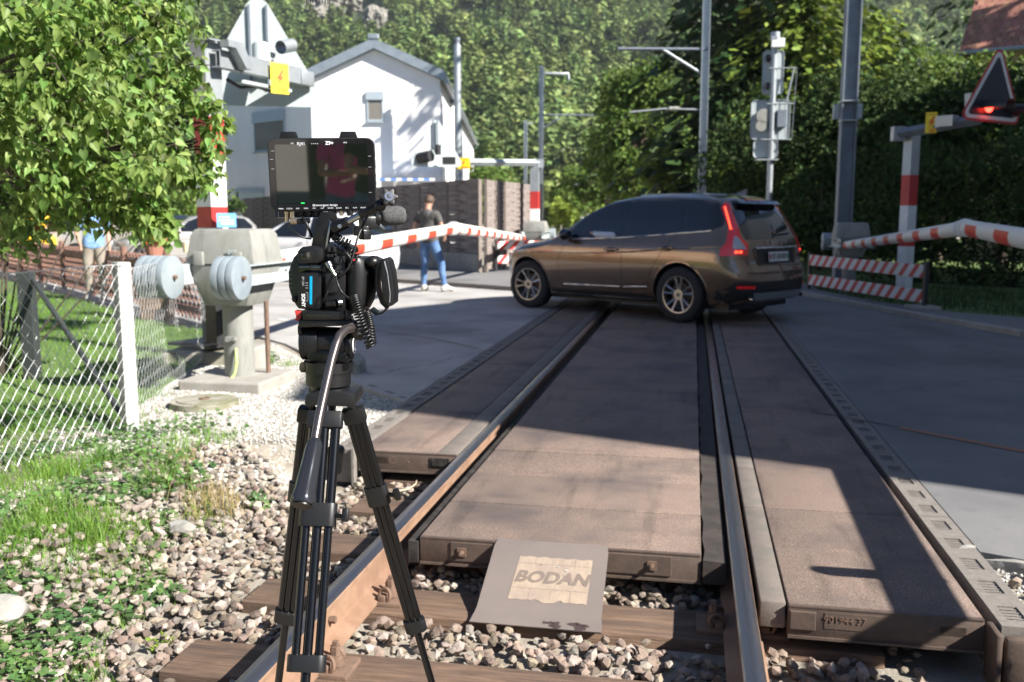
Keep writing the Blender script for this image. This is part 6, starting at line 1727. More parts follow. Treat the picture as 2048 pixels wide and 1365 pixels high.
class Car:
    def __init__(s, name, label, sp, paint, loc, heading, group=None):
        s.t = thing(name, label, 'car', loc, heading, group); s.sp = sp
        b = MB(); vs, fs = build_body(sp); b.add(vs, fs)
        me = b.mesh('body', [paint, M['plastic']])
        bmw = []
        for xw in (0, sp['wb']):
            for sg in (-1, 1): bmw.append(arch_cutter(xw, sp['wr'], sp['wr'] + sp.get('gap', .055), sg))
        s.bvh0 = BVHTree.FromPolygons([v.co[:] for v in me.vertices], [tuple(p.vertices) for p in me.polygons])
        me2 = bool_cut(me, bmw, None)
        me2.materials.clear(); me2.materials.append(paint); me2.materials.append(M['plastic'])
        # colour inner arch faces by position
        for p in me2.polygons:
            c = p.center; inner = False
            for xw in (0, sp['wb']):
                r_ = math.hypot(c.x - xw, c.z - sp['wr'])
                if abs(r_ - (sp['wr'] + sp.get('gap', .055))) < .012 and abs(p.normal.y) < .5: inner = True
                if r_ < sp['wr'] + .05 and abs(p.normal.y) > .9 and abs(c.y) < .55: inner = True
            p.material_index = 1 if inner or c.z < sp.get('clad', .0) else 0
            p.use_smooth = not inner
        try: me2.set_sharp_from_angle(angle=R(42))
        except Exception: pass
        me2.name = 'body'
        s.body = link_mesh('body', me2, s.t)
    def hit(s, p, d):
        h = s.bvh0.ray_cast(Vector(p), Vector(d).normalized()); return (h[0], h[1]) if h[0] else (None, None)
    def patch(s, name, m, poly, side='L', eps=.004, res=.05, thick=0.0, d=None, parent=None):
        """poly in (x,z) for L/R sides, (y,z) for rear 'B' / front 'F', (x,y) for top 'T'"""
        b = bmesh.new(); vs = [b.verts.new((p[0], p[1], 0)) for p in poly]; f = b.faces.new(vs)
        xs_ = [p[0] for p in poly]; ys_ = [p[1] for p in poly]
        for ax in (0, 1):
            lo, hi = (min(xs_), max(xs_)) if ax == 0 else (min(ys_), max(ys_)); n = int((hi - lo) / res)
            for k in range(1, n + 1):
                c = lo + (hi - lo) * k / (n + 1); no = (1, 0, 0) if ax == 0 else (0, 1, 0); co = (c, 0, 0) if ax == 0 else (0, c, 0)
                bmesh.ops.bisect_plane(b, geom=b.verts[:] + b.edges[:] + b.faces[:], plane_co=co, plane_no=no)
        dirs = {'L': (0, -1, 0), 'R': (0, 1, 0), 'B': (1, 0, 0), 'F': (-1, 0, 0), 'T': (0, 0, -1), 'BL': (.72, -.69, 0), 'BR': (.72, .69, 0), 'FL': (-.6, -.8, 0)}
        dv = Vector(dirs[side]) if d is None else Vector(d)
        for v in b.verts:
            x, y = v.co.x, v.co.y
            if side in 'LR': o = Vector((x, 0, y)) - dv * 4
            elif side in 'BF': o = Vector((0, x, y)) - dv * 8
            elif side == 'T': o = Vector((x, y, 5))
            else:
                tx = Vector((dv.y, -dv.x, 0)).normalized()
                if side == 'BR': tx = -tx
                o = tx * x - dv * 6; o = Vector((o.x, o.y, y)) 
            h, n = s.hit(o, dv)
            if h is None:
                h, n, _, _ = s.bvh0.find_nearest(o + dv * 5); 
            if n.dot(dv) > 0: n = -n
            v.co = h + n * eps
        if thick:
            r_ = bmesh.ops.extrude_face_region(b, geom=b.faces[:])
            for v in [g for g in r_['geom'] if isinstance(g, bmesh.types.BMVert)]: v.co -= dv * thick
        bmesh.ops.recalc_face_normals(b, faces=b.faces[:])
        me = bpy.data.meshes.new(name); b.to_mesh(me); b.free()
        if not thick:
            c = sum((p.normal.dot(dv) for p in me.polygons), 0)
            if c > 0: me.flip_normals()
        me.materials.append(m); me.polygons.foreach_set('use_smooth', [True] * len(me.polygons))
        try: me.set_sharp_from_angle(angle=R(40))
        except Exception: pass
        return link_mesh(name, me, parent or s.t)
    def line(s, name, m, pts, side, w, eps=.003, n=6, parent=None):
        P = []
        dirs = {'L': (0, -1, 0), 'R': (0, 1, 0), 'B': (1, 0, 0), 'F': (-1, 0, 0), 'T': (0, 0, -1)}; dv = Vector(dirs[side])
        for i in range(len(pts) - 1):
            a, c = pts[i], pts[i + 1]; k = max(2, int(math.hypot(c[0] - a[0], c[1] - a[1]) / .05))
            for j in range(k + (i == len(pts) - 2)):
                t = j / k; x, y = a[0] + (c[0] - a[0]) * t, a[1] + (c[1] - a[1]) * t
                o = Vector((x, 0, y)) - dv * 4 if side in 'LR' else (Vector((0, x, y)) - dv * 8 if side in 'BF' else Vector((x, y, 5)))
                h, nn = s.hit(o, dv)
                if h: P.append(h - dv * eps)
        b = MB()
        if len(P) > 1: b.tube(P, w / 2, n=n)
        return b.build(name, m, parent or s.t, smooth=60)
    def wheels(s, style=0, only=None):
        sp = s.sp; r = sp['wr']; w = .235 if r > .34 else .2; y = sp['track'] / 2
        T = None
        for xw in (0, sp['wb']):
            for sg in (1, -1):
                if T is None:
                    wh = bpy.data.objects.new('wheel', None); COL.objects.link(wh); wh.parent = s.t; T = wh
                    b = MB(); pr = [(r * .66, -w / 2 + .01), (r * .75, -w / 2), (r * .95, -w / 2 + .01), (r, -w / 2 + .035), (r, w / 2 - .035), (r * .95, w / 2 - .01), (r * .75, w / 2), (r * .66, w / 2 - .01)]
                    My = Matrix.Rotation(-PI / 2, 4, 'X')
                    b.lathe(pr, 48, My, caps=False); b.build('tyre', M['tyre'], wh, smooth=50)
                    b = MB(); rr_ = r * .67
                    b.lathe([(rr_ * .9, -w / 2 + .02), (rr_, -w / 2 + .02), (rr_ * .93, 0), (rr_ * .95, w / 2 - .03), (rr_ * 1.01, w / 2 - .012), (rr_ * 1.0, w / 2 - .006), (rr_ * .95, w / 2 - .008), (rr_ * .92, w / 2 - .04), (rr_ * .88, 0)], 48, My, caps=False)
                    for k in range(5):
                        a = 2 * PI * k / 5 + .3
                        for q in (-1, 1):
                            a1 = a + q * .13; a2 = a + q * .24
                            p0 = Vector((.05 * math.cos(a1), w / 2 - .045, .05 * math.sin(a1))); p1_ = Vector((rr_ * .96 * math.cos(a2), w / 2 - .022, rr_ * .96 * math.sin(a2)))
                            b.tube([p0, p0.lerp(p1_, .5), p1_], [.017, .014, .019], n=6)
                    b.cyl((0, w / 2 - .07, 0), (0, w / 2 - .018, 0), .07, n=20); b.build('rim', M['alloy'], wh, smooth=40)
                    b = MB(); b.cyl((0, w / 2 - .12, 0), (0, w / 2 - .10, 0), r * .42, n=30); b.build('brake_disc', M['iron'], wh, smooth=40)
                    b = MB(); b.cyl((0, w / 2 - .018, 0), (0, w / 2 - .012, 0), .03, n=16); b.build('hub_cap', M['gloss_black'], wh, smooth=40)
                    T.location = (xw, sg * (y), r)
                else:
                    c = copy_tree(T, s.t); c.location = (xw, sg * y, r); c.rotation_euler = (0, .4 * (xw + sg), 0 if sg > 0 else PI)
                    if xw > 0 and sp.get('steer'): c.rotation_euler[2] += sp['steer']

# ---- brown estate-like SUV on the crossing
SP = dict(x0=-1.0, x1=3.64, wb=2.774, wr=.365, track=1.65, rr=.62, rn=3.4, fr=.95, fn=2.5, gap=.06, steer=.10,
    top=[(-1.0, 1.60), (-.7, 1.655), (-.2, 1.69), (.4, 1.71), (.95, 1.70), (1.35, 1.645), (1.7, 1.51), (2.05, 1.30), (2.32, 1.125), (2.6, 1.065), (3.0, 1.01), (3.35, .93), (3.55, .83), (3.64, .74)],
    bot=[(-1.0, .30), (-.5, .25), (3.2, .23), (3.64, .27)],
    w=[(.2, .80), (.3, .865), (.42, .90), (.6, .93), (.75, .945), (.88, .945), (1.0, .925), (1.06, .895), (1.12, .865), (1.3, .81), (1.5, .73), (1.6, .685), (1.7, .63)],
    xr=[(.2, -.88), (.3, -.93), (.42, -.99), (.6, -1.0), (.72, -.97), (.78, -.925), (1.0, -.90), (1.1, -.875), (1.3, -.76), (1.5, -.62), (1.6, -.54), (1.7, -.5)],
    xf=[(.2, 3.45), (.3, 3.55), (.5, 3.62), (.7, 3.64), (.85, 3.60), (1.0, 3.56), (1.7, 3.56)])
rl_ = Vector((2.26, 12.25, 0)); fl2 = Vector((.33, 14.20, 0)); hd_ = (fl2 - rl_).normalized(); ang = math.atan2(hd_.y, hd_.x)
lf_ = Vector((-hd_.y, hd_.x, 0)); org = rl_ - lf_ * .83
car = Car('brown_suv', 'bronze brown estate SUV crossing the tracks, seen from its left rear corner', SP, M['paint_brown'], (org.x, org.y, 0.002), ang)
C = car
C.wheels()
# windows, left and right
dlo = [(2.10, 1.07), (1.66, 1.45), (1.36, 1.572), (1.00, 1.62), (.40, 1.628), (-.20, 1.60), (-.42, 1.56), (-.58, 1.42), (-.565, 1.27), (-.45, 1.215), (.3, 1.155), (1.2, 1.095)]
C.patch('window_band', M['gloss_black'], dlo, 'L', eps=.003); C.patch('window_band', M['gloss_black'], dlo, 'R', eps=.003)
for sd_ in 'LR':
    C.patch('front_door_window', M['car_glass'], [(2.02, 1.105), (1.62, 1.43), (1.36, 1.535), (1.10, 1.585), (1.00, 1.592), (.98, 1.14), (1.3, 1.125)], sd_, eps=.007)
    C.patch('rear_door_window', M['car_glass'], [(.92, 1.596), (.40, 1.602), (.08, 1.592), (.03, 1.205), (.5, 1.175), (.90, 1.15)], sd_, eps=.007)
    C.patch('quarter_window', M['car_glass'], [(0, 1.588), (-.22, 1.572), (-.40, 1.535), (-.53, 1.42), (-.52, 1.29), (-.44, 1.245), (-.05, 1.212)], sd_, eps=.007)
    C.line('chrome_belt_strip', M['chrome'], [(2.12, 1.06), (1.2, 1.088), (.3, 1.148), (-.43, 1.207)], sd_, .022)
    C.line('roof_rail', M['chrome'] if False else M['skid'], [(1.35, 1.66), (.9, 1.688), (.0, 1.69), (-.55, 1.652)], sd_, .03, eps=.012)
    C.line('shut_line', M['ink'], [(.95, 1.09), (.95, .42), (.93, .36)], sd_, .009, eps=-.002)
    C.line('shut_line', M['ink'], [(2.02, 1.02), (2.14, .72), (2.10, .36), (.52, .33), (.50, .6), (.28, .92), (.10, 1.15)], sd_, .009, eps=-.002)
    C.line('sill_moulding', M['chrome'], [(2.05, .405), (1.0, .42)], sd_, .022, eps=.004); C.line('sill_moulding', M['chrome'], [(.93, .422), (.52, .445)], sd_, .022, eps=.004)
    for hx_ in (1.14, .20):
        z_ = .925 if hx_ > 1 else .965
        C.patch('handle_recess', M['ink'], [(hx_ + .07, z_ + .035), (hx_ - .07, z_ + .04), (hx_ - .07, z_ - .035), (hx_ + .07, z_ - .035)], sd_, eps=.002)
        C.line('door_handle', M['paint_brown'], [(hx_ + .11, z_ + .002), (hx_ - .12, z_ + .012)], sd_, .034, eps=.02)
    C.line('swage_line', M['paint_brown'], [(2.7, .86), (1.9, .86), (.9, .90), (-.2, .98), (-.75, 1.02)], sd_, .03, eps=-.008)
    C.patch('sill_cladding', M['plastic'], [(2.33, .255), (.45, .255), (.45, .33), (2.33, .33)], sd_, eps=.006)
    C.line('sill_edge', M['plastic'], [(2.35, .262), (.45, .262)], sd_, .07, eps=-.012)
    for xw in (0, 2.774):
        pts = [(xw + .435 * math.cos(a), .365 + .435 * math.sin(a)) for a in np.linspace(-.2, PI + .2, 24)]
        C.line('wheel_arch_lip', M['paint_brown'], pts, sd_, .03, eps=-.004)
# mirrors
for sg, sd_ in ((1, 'L'), (-1, 'R')):
    part(C.t, 'mirror', M['paint_brown'] if False else M['gloss_black'], lambda b: (b.ball((1.93, sg * 1.02, 1.13), .12, 14, sc=(.62, 1.0, .72)), b.box((1.94, sg * .92, 1.08), (.1, .12, .05))), smooth=60)
# shark-fin antenna
part(C.t, 'antenna_fin', M['paint_brown'], lambda b: b.add([(-.42, .02, 1.68), (-.25, .025, 1.69), (-.25, -.025, 1.69), (-.42, -.02, 1.68), (-.42, 0, 1.76)], [(0, 1, 4), (1, 2, 4), (2, 3, 4), (3, 0, 4)]))
# rear end
C.patch('rear_window', M['car_glass'], [(-.62, 1.10), (.62, 1.10), (.64, 1.2), (.60, 1.46), (.45, 1.545), (-.45, 1.545), (-.60, 1.46), (-.64, 1.2)], 'B', eps=.006)
C.patch('spoiler_lip', M['gloss_black'], [(-.52, 1.545), (.52, 1.545), (.50, 1.585), (-.50, 1.585)], 'B', eps=.01, thick=.10)
C.patch('high_brake_light', M['tail_red'], [(-.2, 1.592), (.2, 1.592), (.2, 1.61), (-.2, 1.61)], 'B', eps=.012, thick=.03)
C.line('wiper', M['ink'], [(.05, 1.125), (.0, 1.15), (-.40, 1.165)], 'B', .02, eps=.02)
C.line('chrome_handle_bar', M['chrome'], [(-.52, .985), (.52, .985)], 'B', .028, eps=.022)
C.patch('plate_recess', M['plastic'], [(-.5, .965), (.5, .965), (.44, .77), (-.44, .77)], 'B', eps=.003)
C.line('recess_edge', M['paint_brown'], [(-.55, .975), (-.46, .765), (.46, .765), (.55, .975)], 'B', .02, eps=.004)
pc, pn = C.hit((-6, .02, .87), (1, 0, 0)); PMx = facing((pc.x - .022, .02, .87), (-1, 0, .10))
part(C.t, 'number_plate', M['plate_white'], lambda b: b.box((0, 0, 0), (.50, .125, .01), PMx, ch=.003))
text_obj('plate_lettering', 'VD·338 829', .092, PMx @ Matrix.Translation((.0, 0, .0065)), M['ink'], C.t, bold=.002, sx=.82)
part(C.t, 'plate_shield', M['red'], lambda b: b.box((-.222, 0, .006), (.04, .07, .002), PMx)); part(C.t, 'plate_shield', mat('shield_green', (.02, .28, .10), .5), lambda b: b.box((.222, 0, .006), (.035, .07, .002), PMx))
for k_, ch_ in enumerate('VOLVO'):
    y_ = .24 - .12 * k_; hx2 = C.hit((-6, y_, 1.052), (1, 0, 0))[0].x
    text_obj('hatch_letter', ch_, .055, facing((hx2 - .010, y_, 1.052), (-1, .0, .12)), M['chrome'], C.t, ext=.003, bold=.001, sx=1.1)
text_obj('model_lettering', 'XC60', .05, facing((C.hit((-6, .58, .80), (1, 0, 0))[0].x - .008, .60, .80), (-1, .12, .0)), M['chrome'], C.t, ext=.002, bold=.001)
text_obj('engine_lettering', 'D5', .05, facing((C.hit((-6, -.62, .83), (1, 0, 0))[0].x - .008, -.62, .83), (-1, -.15, .0)), M['chrome'], C.t, ext=.002, bold=.001)
# tail lamps wrapping the corner: L-shaped, seen along the diagonal
def lamp(sd_, sg):
    dv = (.80, -.60 * sg, 0)
    # horizontal coordinate t: measured across the view direction
    q = lambda pts: [(p[0], p[1]) for p in pts]
    return dv
for sd_, dv in (('BL', (.72, -.69, 0)), ('BR', (.72, .69, 0))):
    cx = None
    # find t of corner: project point (x=-.86, y=.86)
    tx = Vector((dv[1], -dv[0], 0)).normalized(); tx = -tx if sd_ == 'BR' else tx
    t_of = lambda x, y: Vector((x, y, 0)).dot(tx)
    sg = 1 if sd_ == 'BL' else -1
    c0 = t_of(-.62, .66 * sg); c1 = t_of(-.80, .80 * sg); c2 = t_of(-.86, .86 * sg)
    s_ = -1 if sd_ == 'BL' else 1
    # increasing outward (towards the side) direction
    outw = t_of(0, .9 * sg) - t_of(-.9, 0); sgn = 1 if outw > 0 else -1
    outer = [(c0 + sgn * .08, 1.56), (c0 + sgn * .13, 1.50), (c1 + sgn * .09, 1.24), (c2 + sgn * .13, 1.06), (c2 + sgn * .20, .98), (c2 + sgn * .22, .89), (c2 - sgn * .14, .90), (c2 - sgn * .15, 1.04), (c1 - sgn * .06, 1.12), (c1 - sgn * .035, 1.24), (c0 + sgn * .0, 1.46), (c0 + sgn * .02, 1.56)]
    C.patch('tail_lamp', M['tail_red'], outer, sd_, eps=.010, d=dv)
    C.patch('tail_lamp_lit', M['tail_lit'], [(c0 + sgn * .075, 1.51), (c0 + sgn * .095, 1.51), (c1 + sgn * .075, 1.22), (c1 + sgn * .05, 1.22)], sd_, eps=.013, d=dv)
    for q in (0, .055): C.patch('tail_lamp_lit', M['tail_lit'], [(c2 - sgn * (.06 - q), .925), (c2 - sgn * (.02 - q), .925), (c2 - sgn * (.02 - q), .955), (c2 - sgn * (.06 - q), .955)], sd_, eps=.013, d=dv, res=.02)
    C.patch('tail_lamp_clear', M['tail_clear'], [(c2 - sgn * .12, .975), (c2 + sgn * .04, .975), (c2 + sgn * .06, 1.0), (c1 + sgn * .03, 1.14), (c1 - sgn * .02, 1.12)], sd_, eps=.012, d=dv)
C.patch('lower_bumper', M['plastic'], [(-.86, .28), (.86, .28), (.9, .45), (.84, .56), (-.84, .56), (-.9, .45)], 'B', eps=.006)
C.patch('skid_plate', M['skid'], [(-.52, .285), (.52, .285), (.62, .42), (-.62, .42)], 'B', eps=.014)
for sg in (1, -1):
    C.patch('rear_reflector', M['tail_red'], [(sg * .60, .475), (sg * .82, .48), (sg * .82, .52), (sg * .60, .51)], 'B', eps=.012)
    hp, _ = C.hit((-6, sg * .60, .36), (1, 0, 0))
    part(C.t, 'exhaust_tip', M['chrome'], lambda b: b.tube([(hp.x + .05, sg * .60, .345), (hp.x - .035, sg * .60, .34)], .048, n=18, caps=False, flat=.6), smooth=60)
    C.line('bumper_crease', M['paint_brown'], [(sg * .0, .68), (sg * .7, .68)], 'B', .03, eps=-.006)
C.line('hatch_line', M['ink'], [(-.70, 1.1), (-.72, .9), (-.62, .66), (.62, .66), (.72, .9), (.70, 1.1)], 'B', .01, eps=-.002)
C.patch('side_repeater', M['amber'], [(3.28, .66), (3.38, .655), (3.38, .685), (3.28, .70)], 'L', eps=.006)
C.patch('headlamp', M['tail_clear'], [(3.42, .74), (3.12, .84), (3.06, .90), (3.3, .90), (3.46, .82)], 'L', eps=.006)
C.patch('windscreen', M['car_glass'], [(-.66, 1.16), (.66, 1.16), (.56, 1.55), (-.56, 1.55)], 'F', eps=.006)
part(C.t, 'underbody', M['plastic'], lambda b: b.box((1.3, 0, .26), (3.9, 1.45, .16)))
# driver's sleeve resting in the open front window
drv = thing('driver_arm', 'white sleeved forearm resting on the sill of the brown car', 'person', C.t.location, ang)
part(drv, 'sleeve', mat('pale_blue_sleeve', (.5, .55, .62), .8), lambda b: b.tube([(1.10, .80, 1.12), (1.2, .86, 1.125), (1.32, .885, 1.13), (1.46, .87, 1.14), (1.56, .82, 1.16)], [.045, .05, .045, .038, .03], n=12), smooth=60)
part(drv, 'hand', mat('arm_skin', (.42, .24, .17), .6), lambda b: (b.tube([(1.52, .85, 1.15), (1.58, .835, 1.155), (1.64, .82, 1.15)], [.028, .032, .018], n=10), [b.tube([(1.62, .82 + k * .014, 1.152), (1.68, .825 + k * .013, 1.14)], .008, n=6) for k in range(-1, 3)]), smooth=60)

# ---- parked hatchbacks
SH = dict(x0=-.75, x1=3.35, wb=2.55, wr=.31, track=1.50, rr=.7, rn=3.0, fr=.9, fn=2.4, gap=.04,
    top=[(-.75, 1.36), (-.45, 1.43), (.2, 1.47), (.9, 1.465), (1.3, 1.40), (1.75, 1.18), (2.1, 1.00), (2.5, .93), (3.0, .84), (3.2, .76), (3.35, .64)],
    bot=[(-.75, .26), (3.35, .22)],
    w=[(.2, .74), (.3, .80), (.6, .855), (.8, .865), (.92, .845), (1.0, .81), (1.2, .73), (1.4, .62), (1.5, .55)],
    xr=[(.2, -.68), (.4, -.74), (.6, -.75), (.9, -.70), (1.1, -.62), (1.4, -.35)], xf=[(.2, 3.2), (.5, 3.34), (.7, 3.35), (.9, 3.25), (1.5, 3.2)])
def hatch(label, loc, heading, paint, group='cars parked before the wooden fence'):
    c = Car('parked_car', label, SH, paint, loc, heading, group)
    c.wheels()
    for sd_ in 'LR':
        c.patch('front_window', M['car_glass'], [(1.75, .97), (1.38, 1.26), (1.1, 1.36), (.78, 1.38), (.78, .96)], sd_, eps=.014, res=.07)
        c.patch('rear_window', M['car_glass'], [(.72, .96), (.72, 1.38), (.2, 1.375), (-.2, 1.33), (-.42, 1.12), (-.38, 1.02)], sd_, eps=.014, res=.07)
        c.line('shut_line', M['ink'], [(.75, .95), (.75, .3)], sd_, .01, eps=-.002)
        c.line('door_handle', paint, [(.95, .86), (.83, .865)], sd_, .03, eps=.015)
        sg = 1 if sd_ == 'L' else -1
        part(c.t, 'mirror', paint, lambda b: b.ball((1.66, sg * .95, 1.0), .10, 10, sc=(.6, 1, .7)), smooth=60)
        c.patch('headlamp', M['tail_clear'], [(3.08, .60), (2.82, .70), (2.78, .78), (3.0, .76)], sd_, eps=.005)
        c.patch('tail_lamp', M['tail_red'], [(-.62, .72), (-.35, .74), (-.30, .90), (-.55, .98)], sd_, eps=.008)
    c.patch('windscreen', M['car_glass'], [(-.60, 1.0), (.60, 1.0), (.48, 1.36), (-.48, 1.36)], 'F', eps=.014, res=.07)
    c.patch('hatch_window', M['car_glass'], [(-.56, 1.0), (.56, 1.0), (.46, 1.32), (-.46, 1.32)], 'B', eps=.014, res=.07)
    c.patch('number_plate', M['plate_white'], [(-.25, .60), (.25, .60), (.25, .71), (-.25, .71)], 'B', eps=.01)
    c.patch('number_plate', M['plate_white'], [(-.25, .42), (.25, .42), (.25, .53), (-.25, .53)], 'F', eps=.01)
    c.patch('grille', M['plastic'], [(-.5, .56), (.5, .56), (.45, .66), (-.45, .66)], 'F', eps=.006)
    return c
hA = math.atan2(.88, -.47)
def cloc(px, Y): return (at(px, 435, Y).x, Y, .002)
hatch('white parked hatchback half hidden behind the camera monitor', cloc(718, 20.0), R(158), M['paint_white'])
hatch('pale grey parked hatchback between the banded post and the shrub', cloc(468, 28.0), R(205), M['paint_silver'])
hatch('dark blue parked car whose tail shows left of the pale grey hatchback', cloc(352, 31.5), hA, M['paint_dark'])
hatch('silver parked car glimpsed under the shrub leaves at the far left', cloc(165, 27.0), R(190), M['paint_silver'])
hatch('white parked car glimpsed under the shrub at the far left corner', cloc(20, 33), R(180), M['paint_white'])
# small yellow excavator-like machine glimpsed under the shrub
ex = thing('yellow_excavator', 'small yellow and orange machine glimpsed under the shrub at the left', 'excavator', cloc(68, 26))
if 'orange' not in M: M['orange'] = mat('orange_paint', (.6, .15, .02), .5)
M['yel'] = mat('machine_yellow', (.75, .42, .02), .4)
part(ex, 'chassis', M['yel'], lambda b: b.box((0, 0, .70), (1.1, 1.0, .35), ch=.08), smooth=40)
part(ex, 'cab', M['yel'], lambda b: (b.box((.1, 0, 1.35), (.8, .9, .12), ch=.03), b.box((-.25, .4, 1.15), (.08, .08, .5)), b.box((.45, .4, 1.15), (.08, .08, .5)), b.box((-.25, -.4, 1.15), (.08, .08, .5)), b.box((.45, -.4, 1.15), (.08, .08, .5))))
part(ex, 'track_belt', M['tyre'], lambda b: (b.box((0, .5, .25), (1.7, .3, .45), ch=.18)), smooth=40)
part(ex, 'track_belt', M['tyre'], lambda b: (b.box((0, -.5, .25), (1.7, .3, .45), ch=.18)), smooth=40)
part(ex, 'boom_arm', M['yel'], lambda b: b.tube([(-.7, 0, .9), (-1.2, 0, 1.6), (-1.9, 0, .9)], .10, n=6))
# ------------------------------------------------------------------ people
M['skin'] = mat('skin', (.46, .27, .19), .55, col2=(.40, .22, .15), scale=12)
M['hair_dark'] = mat('dark_brown_hair', (.05, .03, .02), .6, col2=(.09, .055, .035), scale=60, stretch=(1, 1, .2), bump=.6)
M['hair_grey'] = mat('grey_hair', (.45, .43, .40), .6, bump=.4, col2=(.35, .33, .3))
M['tee_grey'] = mat('grey_t_shirt', (.085, .082, .078), .9, col2=(.06, .058, .055), scale=7, bump=.5, bscale=9, bdist=.02)
M['jeans'] = mat('blue_jeans', (.06, .12, .26), .9, col2=(.12, .22, .38), scale=8, bump=.4, bscale=14, bdist=.02, col3=(.045, .09, .2), scale3=4)
M['tee_blue'] = mat('blue_shirt', (.10, .24, .5), .9, col2=(.25, .36, .55), scale=20)
M['tee_red'] = mat('red_shirt', (.5, .06, .07), .9)
M['tee_pink'] = mat('pink_t_shirt', (.65, .06, .30), .9)
M['tee_black'] = mat('black_t_shirt', (.02, .02, .022), .9)
M['shoe'] = mat('pale_shoe', (.45, .42, .38), .7)
M['trousers'] = mat('beige_trousers', (.25, .22, .18), .9)

def person(label, loc, face, J, skin='skin', top='tee_grey', legs='jeans', shoes='shoe', hair='hair_dark', height=1.78, long_hair=False, cap=None, hand_curl=.5):
    """J: joint overrides in a body frame (x right, y forward, z up; metres for a 1.78 m body)"""
    s_ = height / 1.78
    B = dict(pelvis=(0, 0, .95), spine=(0, .01, 1.12), chest=(0, .0, 1.30), neck=(0, -.02, 1.50), headb=(0, .0, 1.58), head=(0, .02, 1.66), top=(0, .01, 1.735),
             lhip=(-.10, 0, .90), rhip=(.10, 0, .90), lknee=(-.11, .02, .49), rknee=(.11, .02, .49), lank=(-.11, -.02, .09), rank=(.11, -.02, .09), ltoe=(-.13, .16, .035), rtoe=(.13, .16, .035), lheel=(-.11, -.06, .04), rheel=(.11, -.06, .04),
             lsh=(-.185, -.01, 1.435), rsh=(.185, -.01, 1.435), lel=(-.24, -.02, 1.15), rel=(.24, -.02, 1.15), lwr=(-.25, .06, .90), rwr=(.25, .06, .90))
    for k, v in J.items(): B[k] = v
    for sd_ in 'lr':
        w = Vector(B[sd_ + 'wr']); e = Vector(B[sd_ + 'el']); d = (w - e).normalized(); B[sd_ + 'palm'] = tuple(w + d * .06)
        B[sd_ + 'belly'] = tuple(e.lerp(w, .3)); B[sd_ + 'uarm'] = tuple(Vector(B[sd_ + 'sh']).lerp(e, .35)); B[sd_ + 'calf'] = tuple(Vector(B[sd_ + 'knee']).lerp(Vector(B[sd_ + 'ank']), .3) + Vector((0, -.025, 0))); B[sd_ + 'thigh'] = tuple(Vector(B[sd_ + 'hip']).lerp(Vector(B[sd_ + 'knee']), .4))
    Rr = dict(pelvis=(.185, .13), spine=(.17, .12), chest=(.18, .115), neck=(.058, .06), headb=(.062, .075), head=(.078, .096), top=(.058, .07), lhip=.095, rhip=.095, lthigh=.085, rthigh=.085, lknee=.056, rknee=.056, lcalf=.058, rcalf=.058, lank=.038, rank=.038,
              ltoe=(.045, .025), rtoe=(.045, .025), lheel=.035, rheel=.035, lsh=.068, rsh=.068, luarm=.05, ruarm=.05, lel=.038, rel=.038, lbelly=.040, rbelly=.040, lwr=.026, rwr=.026, lpalm=(.042, .02), rpalm=(.042, .02))
    E = [('pelvis', 'spine'), ('spine', 'chest'), ('chest', 'neck'), ('neck', 'headb'), ('headb', 'head'), ('head', 'top')]
    for q in 'lr': E += [('pelvis', q + 'hip'), (q + 'hip', q + 'thigh'), (q + 'thigh', q + 'knee'), (q + 'knee', q + 'calf'), (q + 'calf', q + 'ank'), (q + 'ank', q + 'toe'), (q + 'ank', q + 'heel'), ('chest', q + 'sh'), (q + 'sh', q + 'uarm'), (q + 'uarm', q + 'el'), (q + 'el', q + 'belly'), (q + 'belly', q + 'wr'), (q + 'wr', q + 'palm')]
    names = list(B.keys()); names.remove('pelvis'); names = ['pelvis'] + names
    vs = [Vector(B[k]) for k in names]; rad = [Rr[k] for k in names]; ix = {k: i for i, k in enumerate(names)}; ed = [(ix[a], ix[b]) for a, b in E]
    # fingers
    for q, sg in (('l', -1), ('r', 1)):
        w = Vector(B[q + 'wr']); p = Vector(B[q + 'palm']); d = (p - w).normalized(); across = Vector((0, 1, 0)); across = (across - d * across.dot(d)).normalized(); curl = across.cross(d) * sg
        for f, (o_, L_) in enumerate(((-.030, .062), (-.010, .074), (.010, .078), (.029, .070))):
            b0 = p + across * o_ + d * .012; b1 = b0 + d * L_ * .5 + curl * -.006; b2 = b1 + d * L_ * .38 - curl * .02 * hand_curl
            n = len(vs); vs += [b0, b1, b2]; rad += [.0095, .0088, .0075]; ed += [(ix[q + 'palm'], n), (n, n + 1), (n + 1, n + 2)]
        n = len(vs); b0 = w.lerp(p, .5) + across * .03; b1 = b0 + d * .035 + across * .018; b2 = b1 + d * .03 + across * .002; vs += [b0, b1, b2]; rad += [.013, .011, .009]; ed += [(ix[q + 'wr'], n), (n, n + 1), (n + 1, n + 2)]
    me = bpy.data.meshes.new('sk'); me.from_pydata([v * s_ for v in vs], ed, [])
    o = bpy.data.objects.new('sk', me); COL.objects.link(o)
    md = o.modifiers.new('s', 'SKIN'); md.use_smooth_shade = True; md.branch_smoothing = .6
    for i, r in enumerate(rad):
        r = r if isinstance(r, tuple) else (r, r); me.skin_vertices[0].data[i].radius = (r[0] * s_, r[1] * s_)
    me.skin_vertices[0].data[0].use_root = True
    sdv = o.modifiers.new('d', 'SUBSURF'); sdv.levels = 2; sdv.render_levels = 2
    bpy.context.view_layer.update()
    body = bpy.data.meshes.new_from_object(o.evaluated_get(bpy.context.evaluated_depsgraph_get())); bpy.data.objects.remove(o)
    body.name = 'body'; body.materials.clear(); body.materials.append(M[skin])
    t = thing('person', label, 'person', loc, face)
    bo = link_mesh('body', body, t)
    co = [v.co.copy() for v in body.vertices]; no = [v.normal.copy() for v in body.vertices]
